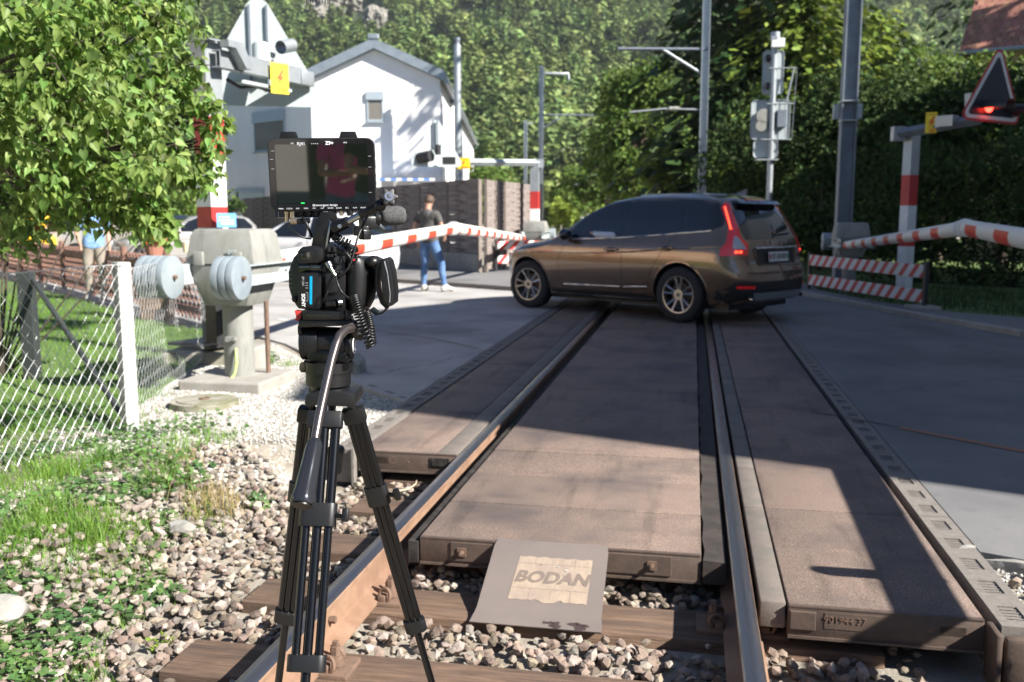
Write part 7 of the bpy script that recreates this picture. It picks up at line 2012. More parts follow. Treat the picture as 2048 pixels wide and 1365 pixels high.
    segs = {a + '-' + b: (Vector(B[a]) * s_, Vector(B[b]) * s_) for a, b in E}
    def nearest(p):
        best = None
        for k, (a, b) in segs.items():
            d = b - a; tt = max(0, min(1, (p - a).dot(d) / d.length_squared)); dist = (p - (a + d * tt)).length
            r = .12 if k.split('-')[0] in ('pelvis', 'spine', 'chest') and k[-3:] not in ('hip',) else .05
            q = dist - r * s_
            if best is None or q < best[0]: best = (q, k, tt)
        return best
    zone = []
    for p in co:
        q, k, tt = nearest(p); a = k.split('-')[0]; b_ = k.split('-')[1]
        z = 'skin'
        if k in ('pelvis-spine',): z = 'top' if p.z > .945 * s_ else 'leg'
        elif k in ('spine-chest',) or b_ in ('lsh', 'rsh'): z = 'top'
        elif k == 'chest-neck': z = 'top' if tt < .93 else 'skin'
        elif a in ('lsh', 'rsh'): z = 'top'
        elif a in ('luarm', 'ruarm'): z = 'top' if tt < .35 else 'skin'
        elif b_ in ('lhip', 'rhip') or a in ('lhip', 'rhip', 'lthigh', 'rthigh', 'lknee', 'rknee'): z = 'leg' if p.z < .945 * s_ else 'top'
        elif a in ('lcalf', 'rcalf'): z = 'leg' if tt < .93 else 'shoe'
        elif a in ('lank', 'rank'): z = 'shoe'
        elif p.z > 1.0 * s_ and a in ('headb', 'head'): z = 'head'
        zone.append(z)
    from mathutils import noise
    def cloth(name, zs, m, off, wr=.0):
        keep = [p for p in body.polygons if sum(zone[v] in zs for v in p.vertices)   >= 1]
        used = sorted({v for p in keep for v in p.vertices}); mp = {v: i for i, v in enumerate(used)}
        b = MB(); V = []
        for v in used:
            n_ = noise.noise(co[v] * 9 + Vector((len(label), 0, 0))) * wr; V.append(co[v] + no[v] * (off + n_))
        b.add(V, [tuple(mp[v] for v in p.vertices) for p in keep]); mesh_ = b.mesh(name, M[m], smooth=180, fix=False); return link_mesh(name, mesh_, t)
    cloth('t_shirt', ('top',), top, .022 * s_, .012); cloth('trousers', ('leg',), legs, .012 * s_, .010); cloth('shoes', ('shoe',), shoes, .016 * s_)
    hc = (Vector(B['head']) * s_)
    # face: nose, ears, eyes, mouth ; hair shell
    yf = hc.y + .088 * s_
    part(t, 'nose', M[skin], lambda b: b.add([(0, yf + .030, hc.z - .022), (-.016, yf - .004, hc.z - .028), (.016, yf - .004, hc.z - .028), (0, yf - .002, hc.z + .02)], [(0, 1, 2), (0, 2, 3), (0, 3, 1)]), smooth=80)
    for sg in (-1, 1):
        part(t, 'ear', M[skin], lambda b: b.ball((sg * (.082) * s_, hc.y - .005, hc.z - .005), .03, 10, sc=(.35, .7, 1.1)), smooth=80)
        part(t, 'eye', M['ink'], lambda b: b.ball((sg * .03, yf - .012, hc.z + .012), .010, 8, sc=(1.3, .6, .7)), smooth=80)
    part(t, 'mouth', mat('lips', (.35, .12, .10), .5) if 'lips' not in M else M['lips'], lambda b: b.ball((0, yf - .012, hc.z - .055), .02, 8, sc=(1.1, .5, .25)), smooth=80)
    def hairf(b):
        n, m_ = 20, 12; vs_ = []
        for i in range(m_ + 1):
            a = PI * .62 * i / m_
            for k in range(n):
                th_ = 2 * PI * k / n; fr = max(0, math.sin(th_)) # front
                aa = a * (1 - .42 * fr ** 1.5)
                rr_ = 1 + .05 * noise.noise(Vector((k * .9, i * .8, 3)))
                vs_.append((hc.x + .088 * s_ * rr_ * math.sin(aa) * math.cos(th_) , hc.y - .004 + .106 * s_ * rr_ * math.sin(aa) * math.sin(th_), hc.z + .015 + .105 * s_ * rr_ * math.cos(aa)))
        if long_hair:
            for j in range(1, 5):
                for k in range(n):
                    th_ = 2 * PI * k / n; base = vs_[m_ * n + k]
                    if math.sin(th_) > .3: vs_.append((base[0], base[1] - .01, base[2])); continue
                    vs_.append((base[0] * (1 + .03 * j), base[1] - .004 * j, base[2] - .05 * j))
            m_ += 4
        b.add(vs_, [(i * n + k, i * n + (k + 1) % n, (i + 1) * n + (k + 1) % n, (i + 1) * n + k) for i in range(m_) for k in range(n)])
    if cap: part(t, 'cap', M[cap], lambda b: (b.ball((hc.x, hc.y - .01, hc.z + .045), .1 * s_, 16, sc=(.95, 1.08, .8)), b.cyl((hc.x, hc.y + .09, hc.z + .055), (hc.x, hc.y + .09, hc.z + .065), .075, n=16)), smooth=60)
    else: part(t, 'hair', M[hair], hairf, smooth=80)
    return t
M['lips'] = mat('lips', (.35, .12, .10), .5)
mp_ = gp(858, 584)
person('man in grey t-shirt and blue jeans, back to the camera, before the woven fence', (mp_.x, mp_.y + .05, 0), R(-28),
       dict(lhip=(-.09, 0, .91), lknee=(-.10, .02, .49), lank=(-.10, -.03, .09), ltoe=(-.15, .13, .035), lheel=(-.10, -.07, .04), rhip=(.11, 0, .89), rknee=(.22, .10, .48), rank=(.30, .06, .09), rtoe=(.40, .22, .035), rheel=(.28, .0, .04),
            lel=(-.29, -.05, 1.17), lwr=(-.27, .04, .93), rel=(.27, .05, 1.17), rwr=(.18, .24, 1.02), head=(.015, .03, 1.655), top=(.02, .03, 1.735)), height=1.80)
def pxp(px, Y): return Vector((at(px, 435, Y).x, Y, 0))
person('person in blue patterned shirt and pale cap glimpsed under the shrub leaves', pxp(184, 15.5), R(200), dict(rel=(.26, .0, 1.16), rwr=(.2, .16, .98)), top='tee_blue', legs='trousers', cap='white', height=1.72)
person('person in red shirt glimpsed behind the orange flowers', pxp(322, 17.5), R(150), dict(rel=(.26, .1, 1.18), rwr=(.12, .28, 1.12)), top='tee_red', legs='trousers', hair='hair_grey', height=1.62)
# onlookers behind the camera, seen only as reflections in the monitor: placed by mirroring
MON_C = at(645, 350, 1.83)
MON_N = Vector((.125, -1, -.046)).normalized()
def mirrored(px, d):
    v = Vector(((px - 1024) / FPX * d, d, CAMH)); k = (v - MON_C).dot(MON_N); return v - MON_N * 2 * k
w_ = mirrored(690, 9.6); person('woman in pink t-shirt with folded arms standing behind the photographer', (w_.x, w_.y, 0), R(-15),
       dict(lel=(-.25, .05, 1.15), lwr=(.0, .22, 1.16), rel=(.25, .05, 1.15), rwr=(-.02, .26, 1.10)), top='tee_pink', long_hair=True, height=1.72)
m_ = mirrored(752, 9.0); person('man in black t-shirt standing beside the woman behind the photographer', (m_.x, m_.y, 0), R(-8),
       dict(lel=(-.25, .05, 1.15), lwr=(-.08, .28, 1.12), rel=(.25, .05, 1.15), rwr=(.06, .28, 1.10)), top='tee_black', height=1.84)
# paper cup and bag on the lattice fence
cp = thing('paper_cup', 'pale paper cup standing on a fence post left of the grey barrier drive', 'cup', (at(373, 500, 13.5).x, 13.5, at(373, 505, 13.5).z))
part(cp, 'cup', mat('cup_card', (.62, .52, .34), .7), lambda b: b.lathe([(.045, 0), (.06, .15)], n=16), smooth=50)
part(cp, 'rim', M['white'], lambda b: b.torus((0, 0, .15), .06, .005, n=16, k=6), smooth=50)
# ------------------------------------------------------------------ the video camera on its tripod
M['rig_black'] = mat('satin_black_metal', (.004, .004, .0045), .34, .0, col2=(.006, .006, .0065), scale=40)
M['rig_plastic'] = mat('black_plastic', (.0038, .0038, .0042), .4, col2=(.006, .006, .0065), scale=60, bump=.12, bscale=400, bdist=.001)
M['rig_grey'] = mat('dark_grey_plastic', (.007, .0072, .008), .45, bump=.1, bscale=300, bdist=.001)
M['steel'] = mat('brushed_steel', (.42, .42, .43), .25, 1.0)
M['brass'] = mat('nickel_connector', (.55, .45, .32), .3, .9)
M['foam'] = mat('foam_windshield', (.035, .035, .037), 1.0, col2=(.10, .10, .10), scale=420, detail=1, bump=.8, bscale=500, bdist=.002)
M['leather'] = mat('black_leather', (.006, .0065, .0075), .38, bump=.3, bscale=260, bdist=.001)
M['navy'] = mat('navy_case', (.012, .018, .075), .4)
M['cyan'] = mat('cyan_stripe', (.0, .28, .48), .4)
M['print'] = mat('white_print', (.65, .66, .68), .5)
M['print_dim'] = mat('grey_print', (.28, .29, .30), .5)
M['olive'] = mat('olive_black_plastic', (.032, .036, .025), .35, bump=.05, bscale=200)
M['tube'] = mat('anodised_black_tube', (.003, .003, .0035), .2, .0)
M['bar'] = mat('gunmetal_bar', (.16, .14, .135), .25, .85)
M['grip'] = mat('grip_rubber', (.05, .053, .062), .25, .7)
YR = 1.83
def Q(px, py, d=0.0): return at(px, py, YR + d)
K_ = YR / FPX     # metres per photo pixel at the rig

def rrect(w, h, r, n=6):
    pts = []
    for cx, cy, a0 in ((w / 2 - r, h / 2 - r, 0), (-w / 2 + r, h / 2 - r, PI / 2), (-w / 2 + r, -h / 2 + r, PI), (w / 2 - r, -h / 2 + r, PI * 1.5)):
        for k in range(n + 1): a = a0 + PI / 2 * k / n; pts.append((cx + r * math.cos(a), cy + r * math.sin(a)))
    return pts
# ---- monitor
MM_ = facing(MON_C, MON_N, (-.015, 0, 1))
mon = thing('monitor', 'flat field monitor on top of the video camera, its dark screen reflecting onlookers', 'monitor', M=MM_)
mw, mh = .205, .141
part(mon, 'housing', M['rig_grey'], lambda b: b.prism(rrect(mw, mh, .016), .026, Matrix.Translation((0, 0, -.027))), bevel=.003)
part(mon, 'bezel', M['gloss_black'], lambda b: b.prism(rrect(mw - .004, mh - .004, .014), .0015, Matrix.Translation((0, 0, -.0005))), smooth=30)
M['screen'] = mat('screen_glass', (.004, .005, .004), .02, coat=1.0, spec=.9, emit=(.002, .004, .002), estr=.5)
for n_ in M['screen'].node_tree.nodes:
    if n_.type == 'BSDF_PRINCIPLED': n_.inputs['IOR'].default_value = 1.85
part(mon, 'screen', M['screen'], lambda b: b.box((0, .002, .0015), (.176, .112, .0008)))
for x in (-.062, .052): part(mon, 'mounting_lug', M['rig_black'], lambda b: b.prism([(x - .018, mh / 2 - .001), (x + .018, mh / 2 - .001), (x + .014, mh / 2 + .012), (x - .014, mh / 2 + .012)], .018, Matrix.Translation((0, 0, -.024))), bevel=.001)
def tiny(s, x, y, sz, m='print', bold=0.0): text_obj('screen_print', s, sz, Matrix.Translation((x, y, .0025)), M[m], mon, ext=.00005, bold=bold)
tiny('RJ41', -.038, .059, .0085); tiny('• • • •', -.012, .059, .006); tiny('Z9+', .016, .060, .009, bold=.0003); tiny('59.0', .046, .061, .004); tiny('100', -.055, .060, .004)
tiny('convergent design', .004, -.0585, .0062)
part(mon, 'logo_ring', M['print'], lambda b: b.torus((-.0195, -.0585, .0025), .0018, .0004, n=14, k=4))
for k in range(11): 
    x = -.082 + .0158 * k; tiny('MENU FOCUS EXP WFM PIX LUT SCOPE ZOOM REC PLAY MODE'.split()[k], x, -.0645, .0036)
for (x, y) in ((-.092, .046), (-.095, .030), (-.094, .012), (.092, .035), (.092, .014), (.091, -.035)): part(mon, 'side_print', M['print_dim'], lambda b: b.box((x, y, .0022), (.006, .0008, .0002)))
part(mon, 'green_dot', mat('green_led', (.02, .3, .06), .4, emit=(.02, .5, .08), estr=.6), lambda b: b.box((-.040, -.054, .0022), (.007, .0022, .0002)))
for k, (y, h) in enumerate(((.040, .012), (.020, .018), (-.002, .005), (-.018, .008), (-.040, .010))): part(mon, 'side_port', M['ink'], lambda b: b.box((mw / 2 + .0002, y, -.013), (.001, h, .008), ch=.0004))
part(mon, 'battery_case', M['navy'], lambda b: b.box((-.052, -.063, -.042), (.094, .042, .03), ch=.004), smooth=40)
part(mon, 'case_edge_line', M['print'], lambda b: (b.box((-.0915, -.078, -.0262), (.0008, .012, .0006)), b.box((-.078, -.083, -.0262), (.026, .0007, .0006))))
for k, (px, L_, r, m) in enumerate(((574, 26, 4, 'brass'), (602, 14, 6, 'rig_plastic'), (618, 14, 6, 'rig_plastic'), (634, 14, 6, 'rig_plastic'), (652, 16, 7, 'steel'), (667, 14, 6, 'rig_plastic'), (683, 14, 4, 'brass'), (700, 14, 6, 'rig_plastic'))):
    part(mon, 'connector', M[m], lambda b: (b.cyl(Q(px, 418, .015), Q(px, 418 + L_, .015), r * K_, n=14), b.cyl(Q(px, 424, .015), Q(px, 428, .015), (r + 1) * K_, n=14)), wc=True, smooth=50)
part(mon, 'angle_connector', M['brass'], lambda b: (b.cyl(Q(585, 418, .01), Q(585, 436, .01), 5 * K_, n=14), b.cyl(Q(581, 443, .01), Q(594, 443, .01), 6 * K_, n=8)), wc=True, smooth=40)
part(mon, 'plug', M['rig_plastic'], lambda b: b.cyl(Q(594, 443, .01), Q(620, 443, .01), 5 * K_, 4 * K_, n=12), wc=True, smooth=50)
def cable(parent, pts, r=1.8, name='cable', m='rig_plastic', n=8, sm_=6):
    P = [Q(*p) for p in pts]; out = []
    for i in range(len(P) - 1):
        p0, p1, p2, p3 = P[max(i - 1, 0)], P[i], P[i + 1], P[min(i + 2, len(P) - 1)]
        for j in range(sm_):
            t = j / sm_; out.append(.5 * ((2 * p1) + (p2 - p0) * t + (2 * p0 - 5 * p1 + 4 * p2 - p3) * t * t + (3 * p1 - p0 - 3 * p2 + p3) * t ** 3))
    out.append(P[-1])
    return part(parent, name, M[m], lambda b: b.tube(out, r * K_, n=n), smooth=80, wc=True)
def coil(parent, pts, R_, r, turns, name='coiled_cable'):
    P = [Q(*p) for p in pts]; N = turns * 12; out = []; seg = len(P) - 1
    def pos_(t):
        t *= seg; i = min(int(t), seg - 1); f = t - i
        p0, p1, p2, p3 = P[max(i - 1, 0)], P[i], P[i + 1], P[min(i + 2, seg)]
        return .5 * ((2 * p1) + (p2 - p0) * f + (2 * p0 - 5 * p1 + 4 * p2 - p3) * f * f + (3 * p1 - p0 - 3 * p2 + p3) * f ** 3)
    for i in range(N + 1):
        t = i / N; c = pos_(t); d = (pos_(min(1, t + .01)) - pos_(max(0, t - .01))).normalized(); x, y, _ = basis(d, (0, 1, .1)); a = 2 * PI * turns * t
        out.append(c + (x * math.cos(a) + y * math.sin(a)) * R_ * K_)
    return part(parent, name, M['rig_plastic'], lambda b: b.tube(out, r * K_, n=6), smooth=80, wc=True)

# ---- camcorder
cmr = thing('video_camera', 'black camcorder on the tripod with cyan striped battery and hand grip', 'video camera', Q(650, 560))
def PX(parent, name, m, poly, d0, d1, bevel=.0015, smooth=40):
    """prism whose outline is measured on the photograph, from depth d0 to d1"""
    def f(b):
        n = len(poly); vs = [Q(x, y, d0) for x, y in poly] + [Q(x, y, d0) + Vector((0, d1 - d0, 0)) for x, y in poly]
        b.add(vs, [tuple(range(n)), tuple(range(n, 2 * n))[::-1]] + [(i, (i + 1) % n, n + (i + 1) % n, n + i) for i in range(n)])
    return part(parent, name, M[m], f, wc=True, bevel=bevel)
PX(cmr, 'body_shell', 'olive', [(586, 516), (600, 500), (640, 503), (655, 520), (657, 612), (640, 622), (596, 618), (584, 600), (577, 575), (576, 545)], .012, .16, .004)
PX(cmr, 'viewfinder', 'rig_plastic', [(594, 503), (603, 494), (628, 492), (640, 497), (646, 505), (645, 522), (636, 527), (604, 528), (595, 521)], -.045, .06, .0045)
PX(cmr, 'eyepiece_glass', 'gloss_black', [(602, 502), (623, 501), (625, 504), (624, 518), (621, 520), (604, 520), (601, 517)], -.0462, -.044, .0008)
PX(cmr, 'eyepiece_lens', 'screen', [(606, 505), (619, 505), (619, 515), (606, 515)], -.0472, -.046, 0)
PX(cmr, 'battery', 'rig_plastic', [(598, 546), (640, 547), (643, 550), (641, 616), (638, 620), (599, 617), (596, 613), (597, 549)], -.030, .03, .002)
PX(cmr, 'battery_bay', 'gloss_black', [(597, 528), (643, 528), (643, 546), (597, 545)], -.004, .03, .001)
PX(cmr, 'cyan_label', 'cyan', [(619.5, 553), (624.5, 553.3), (624, 609.5), (619, 609)], -.0308, -.030, 0)
text_obj('battery_lettering', 'SONY', .0095, Matrix.Translation(Q(606.5, 601, -.0312)) @ Matrix.Rotation(PI / 2, 4, 'X') @ Matrix.Rotation(-PI / 2, 4, 'Z'), M['print'], cmr, ext=.0002, bold=.0003, world_coords=True)
text_obj('battery_lettering', 'BP·U60', .006, Matrix.Translation(Q(606, 563, -.0312)) @ Matrix.Rotation(PI / 2, 4, 'X') @ Matrix.Rotation(-PI / 2, 4, 'Z'), M['print_dim'], cmr, ext=.0002, world_coords=True)
PX(cmr, 'label_box', 'print_dim', [(612, 585), (616, 585), (616, 603), (612, 603)], -.0306, -.0301, 0)
PX(cmr, 'label_inset', 'rig_plastic', [(612.6, 585.8), (615.4, 585.8), (615.4, 602.2), (612.6, 602.2)], -.0309, -.0304, 0)
for y in (566, 571, 576): PX(cmr, 'label_line', 'print_dim', [(611, y), (616, y + .1), (616, y + 1.1), (611, y + 1)], -.0306, -.0301, 0)
PX(cmr, 'rear_panel', 'rig_plastic', [(644, 508), (668, 500), (690, 512), (692, 560), (690, 612), (676, 624), (646, 622)], -.012, .12, .004)
PX(cmr, 'control_block', 'rig_grey', [(650, 548), (672, 546), (674, 585), (652, 588)], -.024, .0, .002)
PX(cmr, 'audio_block', 'rig_black', [(648, 592), (690, 590), (690, 622), (652, 624)], -.02, .02, .003)
for (x, y, r) in ((676, 521, 8), (705, 521, 4), (657, 512, 3.5), (664, 512, 3.5), (671, 510, 3), (648, 540, 4), (683, 545, 4), (713, 519, 3), (699, 530, 3)):
    part(cmr, 'button', M['rig_grey'] if r > 5 else M['rig_plastic'], lambda b: (b.cyl(Q(x, y, -.01), Q(x, y, -.026), r * K_, n=18), b.cyl(Q(x, y, -.026), Q(x, y, -.0275), r * .7 * K_, n=18)), wc=True, smooth=40)
PX(cmr, 'red_button', 'red', [(706, 519), (710, 519), (710, 522), (706, 522)], -.03, -.028, 0)
for k in range(6): PX(cmr, 'side_print', 'print_dim', [(579 + (k % 2), 540 + k * 9), (584, 540 + k * 9), (584, 541 + k * 9), (579, 541 + k * 9)], .0105, .012, 0)
PX(cmr, 'side_dial', 'rig_grey', [(582, 597), (588, 593), (593, 598), (591, 605), (585, 605)], -.0, .012, .002)
part(cmr, 'audio_plug', M['rig_plastic'], lambda b: (b.cyl(Q(653, 610, -.035), Q(668, 608, -.035), 7 * K_, n=16), b.cyl(Q(668, 608, -.035), Q(673, 607.5, -.035), 9 * K_, n=16)), wc=True, smooth=40)
part(cmr, 'plug_collar', M['steel'], lambda b: b.cyl(Q(673, 607.5, -.035), Q(682, 606, -.03), 9 * K_, n=20), wc=True, smooth=40)
part(cmr, 'steel_plug', M['steel'], lambda b: (b.cyl(Q(656, 526, -.035), Q(661, 536, -.038), 6.5 * K_, 6 * K_, n=14), b.cyl(Q(661, 536, -.038), Q(671, 552, -.04), 4 * K_, 3 * K_, n=12)), wc=True, smooth=40)
# handle on top, neck to the monitor
PX(cmr, 'handle_post', 'rig_black', [(632, 440), (661, 436), (656, 470), (648, 500), (622, 494), (627, 465)], -.02, .02, .003)
PX(cmr, 'handle_trim', 'steel', [(659, 442), (662.5, 442), (653, 500), (649, 500)], -.0212, -.017, .0005)
PX(cmr, 'top_handle', 'rig_plastic', [(630, 488), (655, 486), (672, 492), (690, 500), (690, 512), (650, 508), (628, 500)], -.015, .15, .004)
PX(cmr, 'shoe_block', 'rig_black', [(640, 425), (664, 424), (668, 440), (634, 444)], -.012, .03, .002)
part(cmr, 'clamp_knob', M['rig_plastic'], lambda b: (b.cyl(Q(640, 505, -.01), Q(640, 498, -.01), 9 * K_, n=8)), wc=True, smooth=40)
# ribbed dials
for (x, y) in ((657, 495), (668, 495)): part(cmr, 'ribbed_dial', M['rig_grey'], lambda b: [b.cyl(Q(x, y + q * 2.2, -.02), Q(x, y + q * 2.2 + 1.4, -.02), 5.5 * K_, n=14) for q in range(4)], wc=True, smooth=40)
# grip and strap
def gripf(b):
    prof_ = [(692, 516, 742, 512), (690, 530, 750, 522), (688, 550, 754, 545), (688, 575, 754, 575), (692, 600, 748, 602), (702, 618, 738, 620)]
    n = 16; vs = []
    for (xa, ya, xb, yb) in prof_:
        c = (Q(xa, ya, .04) + Q(xb, yb, .04)) / 2; w = (Q(xb, yb, .04) - Q(xa, ya, .04)).length / 2
        for k in range(n): a = 2 * PI * k / n; vs.append(c + Vector((w * math.cos(a), .06 * math.sin(a), 0)))
    b.add(vs, [(i * n + k, i * n + (k + 1) % n, (i + 1) * n + (k + 1) % n, (i + 1) * n + k) for i in range(5) for k in range(n)] + [tuple(range(n))[::-1], tuple(range(5 * n, 6 * n))])
part(cmr, 'hand_grip', M['rig_plastic'], gripf, wc=True, bevel=.003)
part(cmr, 'grip_knuckle', M['rig_plastic'], lambda b: b.ball(Q(746, 524, .0), 15 * K_, 16, sc=(1.0, 1.2, .85)), wc=True, smooth=80)
def strapf(path, w0, w1, th):
    def f(b):
        vs = []; N = len(path)
        for i, (x, y) in enumerate(path):
            p = Q(x, y, .01); q = Q(*path[min(i + 1, N - 1)], .01) - Q(*path[max(i - 1, 0)], .01); q.y = 0; q.normalize(); nrm_ = Vector((q.z, 0, -q.x)); w = w0
            for (sx_, sy_) in ((-th / 2, -w), (th / 2, -w), (th / 2, w1), (-th / 2, w1)): vs.append(p + nrm_ * sx_ + Vector((0, sy_, 0)))
        fs = [(0, 3, 2, 1), ((N - 1) * 4, (N - 1) * 4 + 1, (N - 1) * 4 + 2, (N - 1) * 4 + 3)]
        for i in range(N - 1):
            for k in range(4): fs.append((i * 4 + k, i * 4 + (k + 1) % 4, (i + 1) * 4 + (k + 1) % 4, (i + 1) * 4 + k))
        b.add(vs, fs)
    return f
part(cmr, 'strap_loop', M['leather'], strapf([(738, 520), (750, 515), (762, 520), (757, 535), (755, 560), (758, 585), (765, 605), (775, 615), (768, 624), (755, 628), (742, 618)], .02, .03, .004), wc=True, bevel=.001)
PX(cmr, 'strap_pad', 'leather', [(763, 520), (770, 516), (777, 522), (783, 545), (788, 585), (787, 610), (782, 614), (772, 606), (764, 585), (761, 550)], -.028, .05, .005)
PX(cmr, 'strap_stitching', 'print_dim', [(768, 524), (770, 522), (776, 548), (781, 588), (780, 606), (778.8, 605), (779.8, 588), (774.6, 548)], -.0285, -.0278, 0)
part(cmr, 'lens', M['rig_plastic'], lambda b: (b.cyl(Q(640, 560, .16), Q(640, 560, .30), 38 * K_, n=32), b.cyl(Q(640, 560, .30), Q(640, 560, .36), 50 * K_, 58 * K_, n=32)), wc=True, smooth=40)
# small knurled arm parts around the handle
for k in range(9):
    x, y = 662 + (k % 3) * 11, 466 + (k // 3) * 11; part(cmr, 'cable_clip', M['rig_plastic'], lambda b: b.box(Q(x, y, .02), (9 * K_, .012, 7 * K_), rz=.3 * k, ch=.001))if k in (0, 4, 5, 8) else None
# cables
cable(cmr, [(576, 450, 0), (590, 465, -.01), (606, 475, -.01), (622, 478, .0)], 1.8)
cable(cmr, [(602, 432, .01), (612, 445, .0), (618, 460, .0), (624, 475, .01)], 2.6)
cable(cmr, [(645, 605, -.035), (652, 592, -.045), (657, 580, -.045), (664, 570, -.05), (669, 566, -.05)], 1.8, m='rig_grey')
cable(cmr, [(736, 430, -.01), (724, 455, -.03), (714, 480, -.045), (708, 505, -.05), (700, 530, -.055), (690, 545, -.055), (678, 556, -.04)], 2.2, m='rig_grey')
cable(cmr, [(671, 552, -.04), (676, 570, -.05), (684, 585, -.05), (698, 597, -.055), (706, 600, -.055)], 2.2, m='rig_grey')
cable(cmr, [(668, 492, -.01), (690, 505, -.02), (702, 520, -.02), (708, 545, -.01)], 2.5)
coil(cmr, [(664, 463, .0), (676, 478, -.01), (700, 490, -.01)], 8, 2.2, 8); coil(cmr, [(688, 496, .02), (702, 505, .0), (716, 520, .0)], 7, 2, 7)
coil(cmr, [(708, 592, -.055), (714, 615, -.06), (724, 650, -.06), (742, 694, -.06)], 8.5, 2.3, 19); coil(cmr, [(732, 622, -.01), (740, 650, -.01), (744, 688, -.04)], 7, 2.2, 14)
# red release and dovetail plate
PX(cmr, 'dovetail_plate', 'rig_black', [(602, 622), (688, 624), (688, 640), (606, 640)], -.05, .08, .0015)
PX(cmr, 'plate_slot', 'gloss_black', [(612, 630), (660, 631), (660, 634), (612, 633)], -.0505, -.049, 0)
PX(cmr, 'red_lever', 'red', [(589, 622), (603, 624), (602, 643), (590, 642), (592, 634)], -.035, -.01, .001)

# ---- microphone and jointed arm
mic = thing('microphone', 'short microphone in dark foam windshield pointing right beside the monitor', 'microphone', Q(780, 435, .05))
def micf(b):
    ax_ = Vector((1, .35, .06)).normalized(); c = Q(765, 433, .05); Mx = Matrix.Translation(c) @ ax_.to_track_quat('Z', 'Y').to_matrix().to_4x4()
    b.lathe([(.002, -.004), (.0155, -.003), (.0185, .003), (.0195, .012), (.0195, .032), (.018, .040), (.013, .046), (.004, .0485), (.0005, .0487)], 28, Mx, caps=False)
part(mic, 'foam_windshield', M['foam'], micf, wc=True, smooth=60)
part(mic, 'mic_body', M['rig_plastic'], lambda b: (b.cyl(Q(738, 440, .04), Q(768, 435, .05), 12 * K_, n=20), b.cyl(Q(752, 438, .045), Q(757, 437, .046), 16 * K_, n=20)), wc=True, smooth=40)
part(mic, 'shock_mount', M['rig_black'], lambda b: (b.box(Q(735, 446, .03), (.03, .03, .025), rz=.4, ch=.003), b.box(Q(722, 462, .02), (.03, .02, .02), rz=.2, ch=.003), b.box(Q(730, 470, .02), (.018, .02, .02), rz=.7, ch=.002)), wc=True, smooth=40)
ja = thing('jointed_arm', 'black and steel jointed arm with a silver capped star knob beside the monitor', 'support arm', Q(700, 440, -.02))
part(ja, 'joint', M['rig_black'], lambda b: (b.ball(Q(668, 455, -.01), 13 * K_, 16), b.cyl(Q(668, 457, -.02), Q(697, 444, -.03), 12 * K_, 11 * K_, n=20)), wc=True, smooth=60)
part(ja, 'joint_screw', M['steel'], lambda b: b.cyl(Q(679, 453, -.035), Q(679, 453, -.04), 4 * K_, n=12), wc=True, smooth=40)
part(ja, 'rod', M['steel'], lambda b: b.cyl(Q(697, 443, -.03), Q(722, 430, -.035), 7 * K_, n=20), wc=True, smooth=60)
part(ja, 'rod_sleeve', M['rig_black'], lambda b: (b.cyl(Q(720, 431, -.035), Q(757, 413, -.04), 8 * K_, n=20), b.ball(Q(760, 412, -.04), 12 * K_, 14)), wc=True, smooth=60)
def star(b):
    ax_ = Vector((.25, -1, .25)).normalized(); Mx = Matrix.Translation(Q(776, 398, -.05)) @ ax_.to_track_quat('Z', 'Y').to_matrix().to_4x4(); pts = []
    for k in range(36): a = 2 * PI * k / 36; r = .0145 + .0032 * math.cos(6 * a); pts.append((r * math.cos(a), r * math.sin(a)))
    b.prism(pts, .016, Mx)
part(ja, 'star_knob', M['rig_grey'], star, wc=True, bevel=.0015)
def cap_(b):
    ax_ = Vector((.25, -1, .25)).normalized(); c = Q(776, 398, -.05) + ax_ * .0162; b.cyl(c, c + ax_ * .0012, .0085, n=24)
part(ja, 'knob_cap', M['steel'], cap_, wc=True, smooth=40)
axk = Vector((.25, -1, .25)).normalized(); text_obj('knob_lettering', 'K', .011, facing(Q(776, 398, -.05) + axk * .0177, axk, (-.2, 0, 1)), M['ink'], ja, ext=.0002, bold=.0004, world_coords=True)

# ---- fluid head
fh = thing('fluid_head', 'black fluid head with long grey pan handle under the camcorder', 'tripod head', Q(655, 690))
PX(fh, 'top_platform', 'rig_black', [(596, 640), (690, 641), (692, 652), (598, 656)], -.045, .05, .002)
part(fh, 'tilt_drum', M['rig_plastic'], lambda b: (b.cyl(Q(604, 684, 0), Q(640, 684, 0), 35 * K_, n=36), b.cyl(Q(640, 684, 0), Q(694, 686, 0), 31 * K_, n=36)), wc=True, bevel=.002)
part(fh, 'drag_ring', M['rig_grey'], lambda b: [b.cyl(Q(606 + k * 5, 684, 0), Q(608.5 + k * 5, 684, 0), 36.3 * K_, n=36) for k in range(4)], wc=True, smooth=40)
for k in range(7): part(fh, 'dial_mark', M['print_dim'], lambda b: b.box(Q(625, 662 + k * 7.5, -.0355 + .0009 * abs(k - 3) ** 1.5), (3 * K_, .001, 1.4 * K_)))
part(fh, 'side_disc', M['rig_plastic'], lambda b: (b.cyl(Q(694, 690, 0) , Q(706, 690, .0), 30 * K_, n=36)), wc=True, bevel=.002)
b = MB(); cN = Vector((.96, -.28, 0)).normalized()
b.torus(Q(706, 692, -.005) + Vector((.002, 0, 0)), 15 * K_, 1.2 * K_, axis=(1, 0, 0), n=30, k=6); b.build('logo_ring', M['print'], fh, world_coords=True)
text_obj('head_logo', 'a', .026, Matrix.Translation(Q(706.5, 692, -.004) + Vector((.001, 0, 0))) @ Matrix.Rotation(PI / 2, 4, 'Z') @ Matrix.Rotation(PI / 2, 4, 'X'), M['print'], fh, ext=.0004, bold=.0008, world_coords=True)
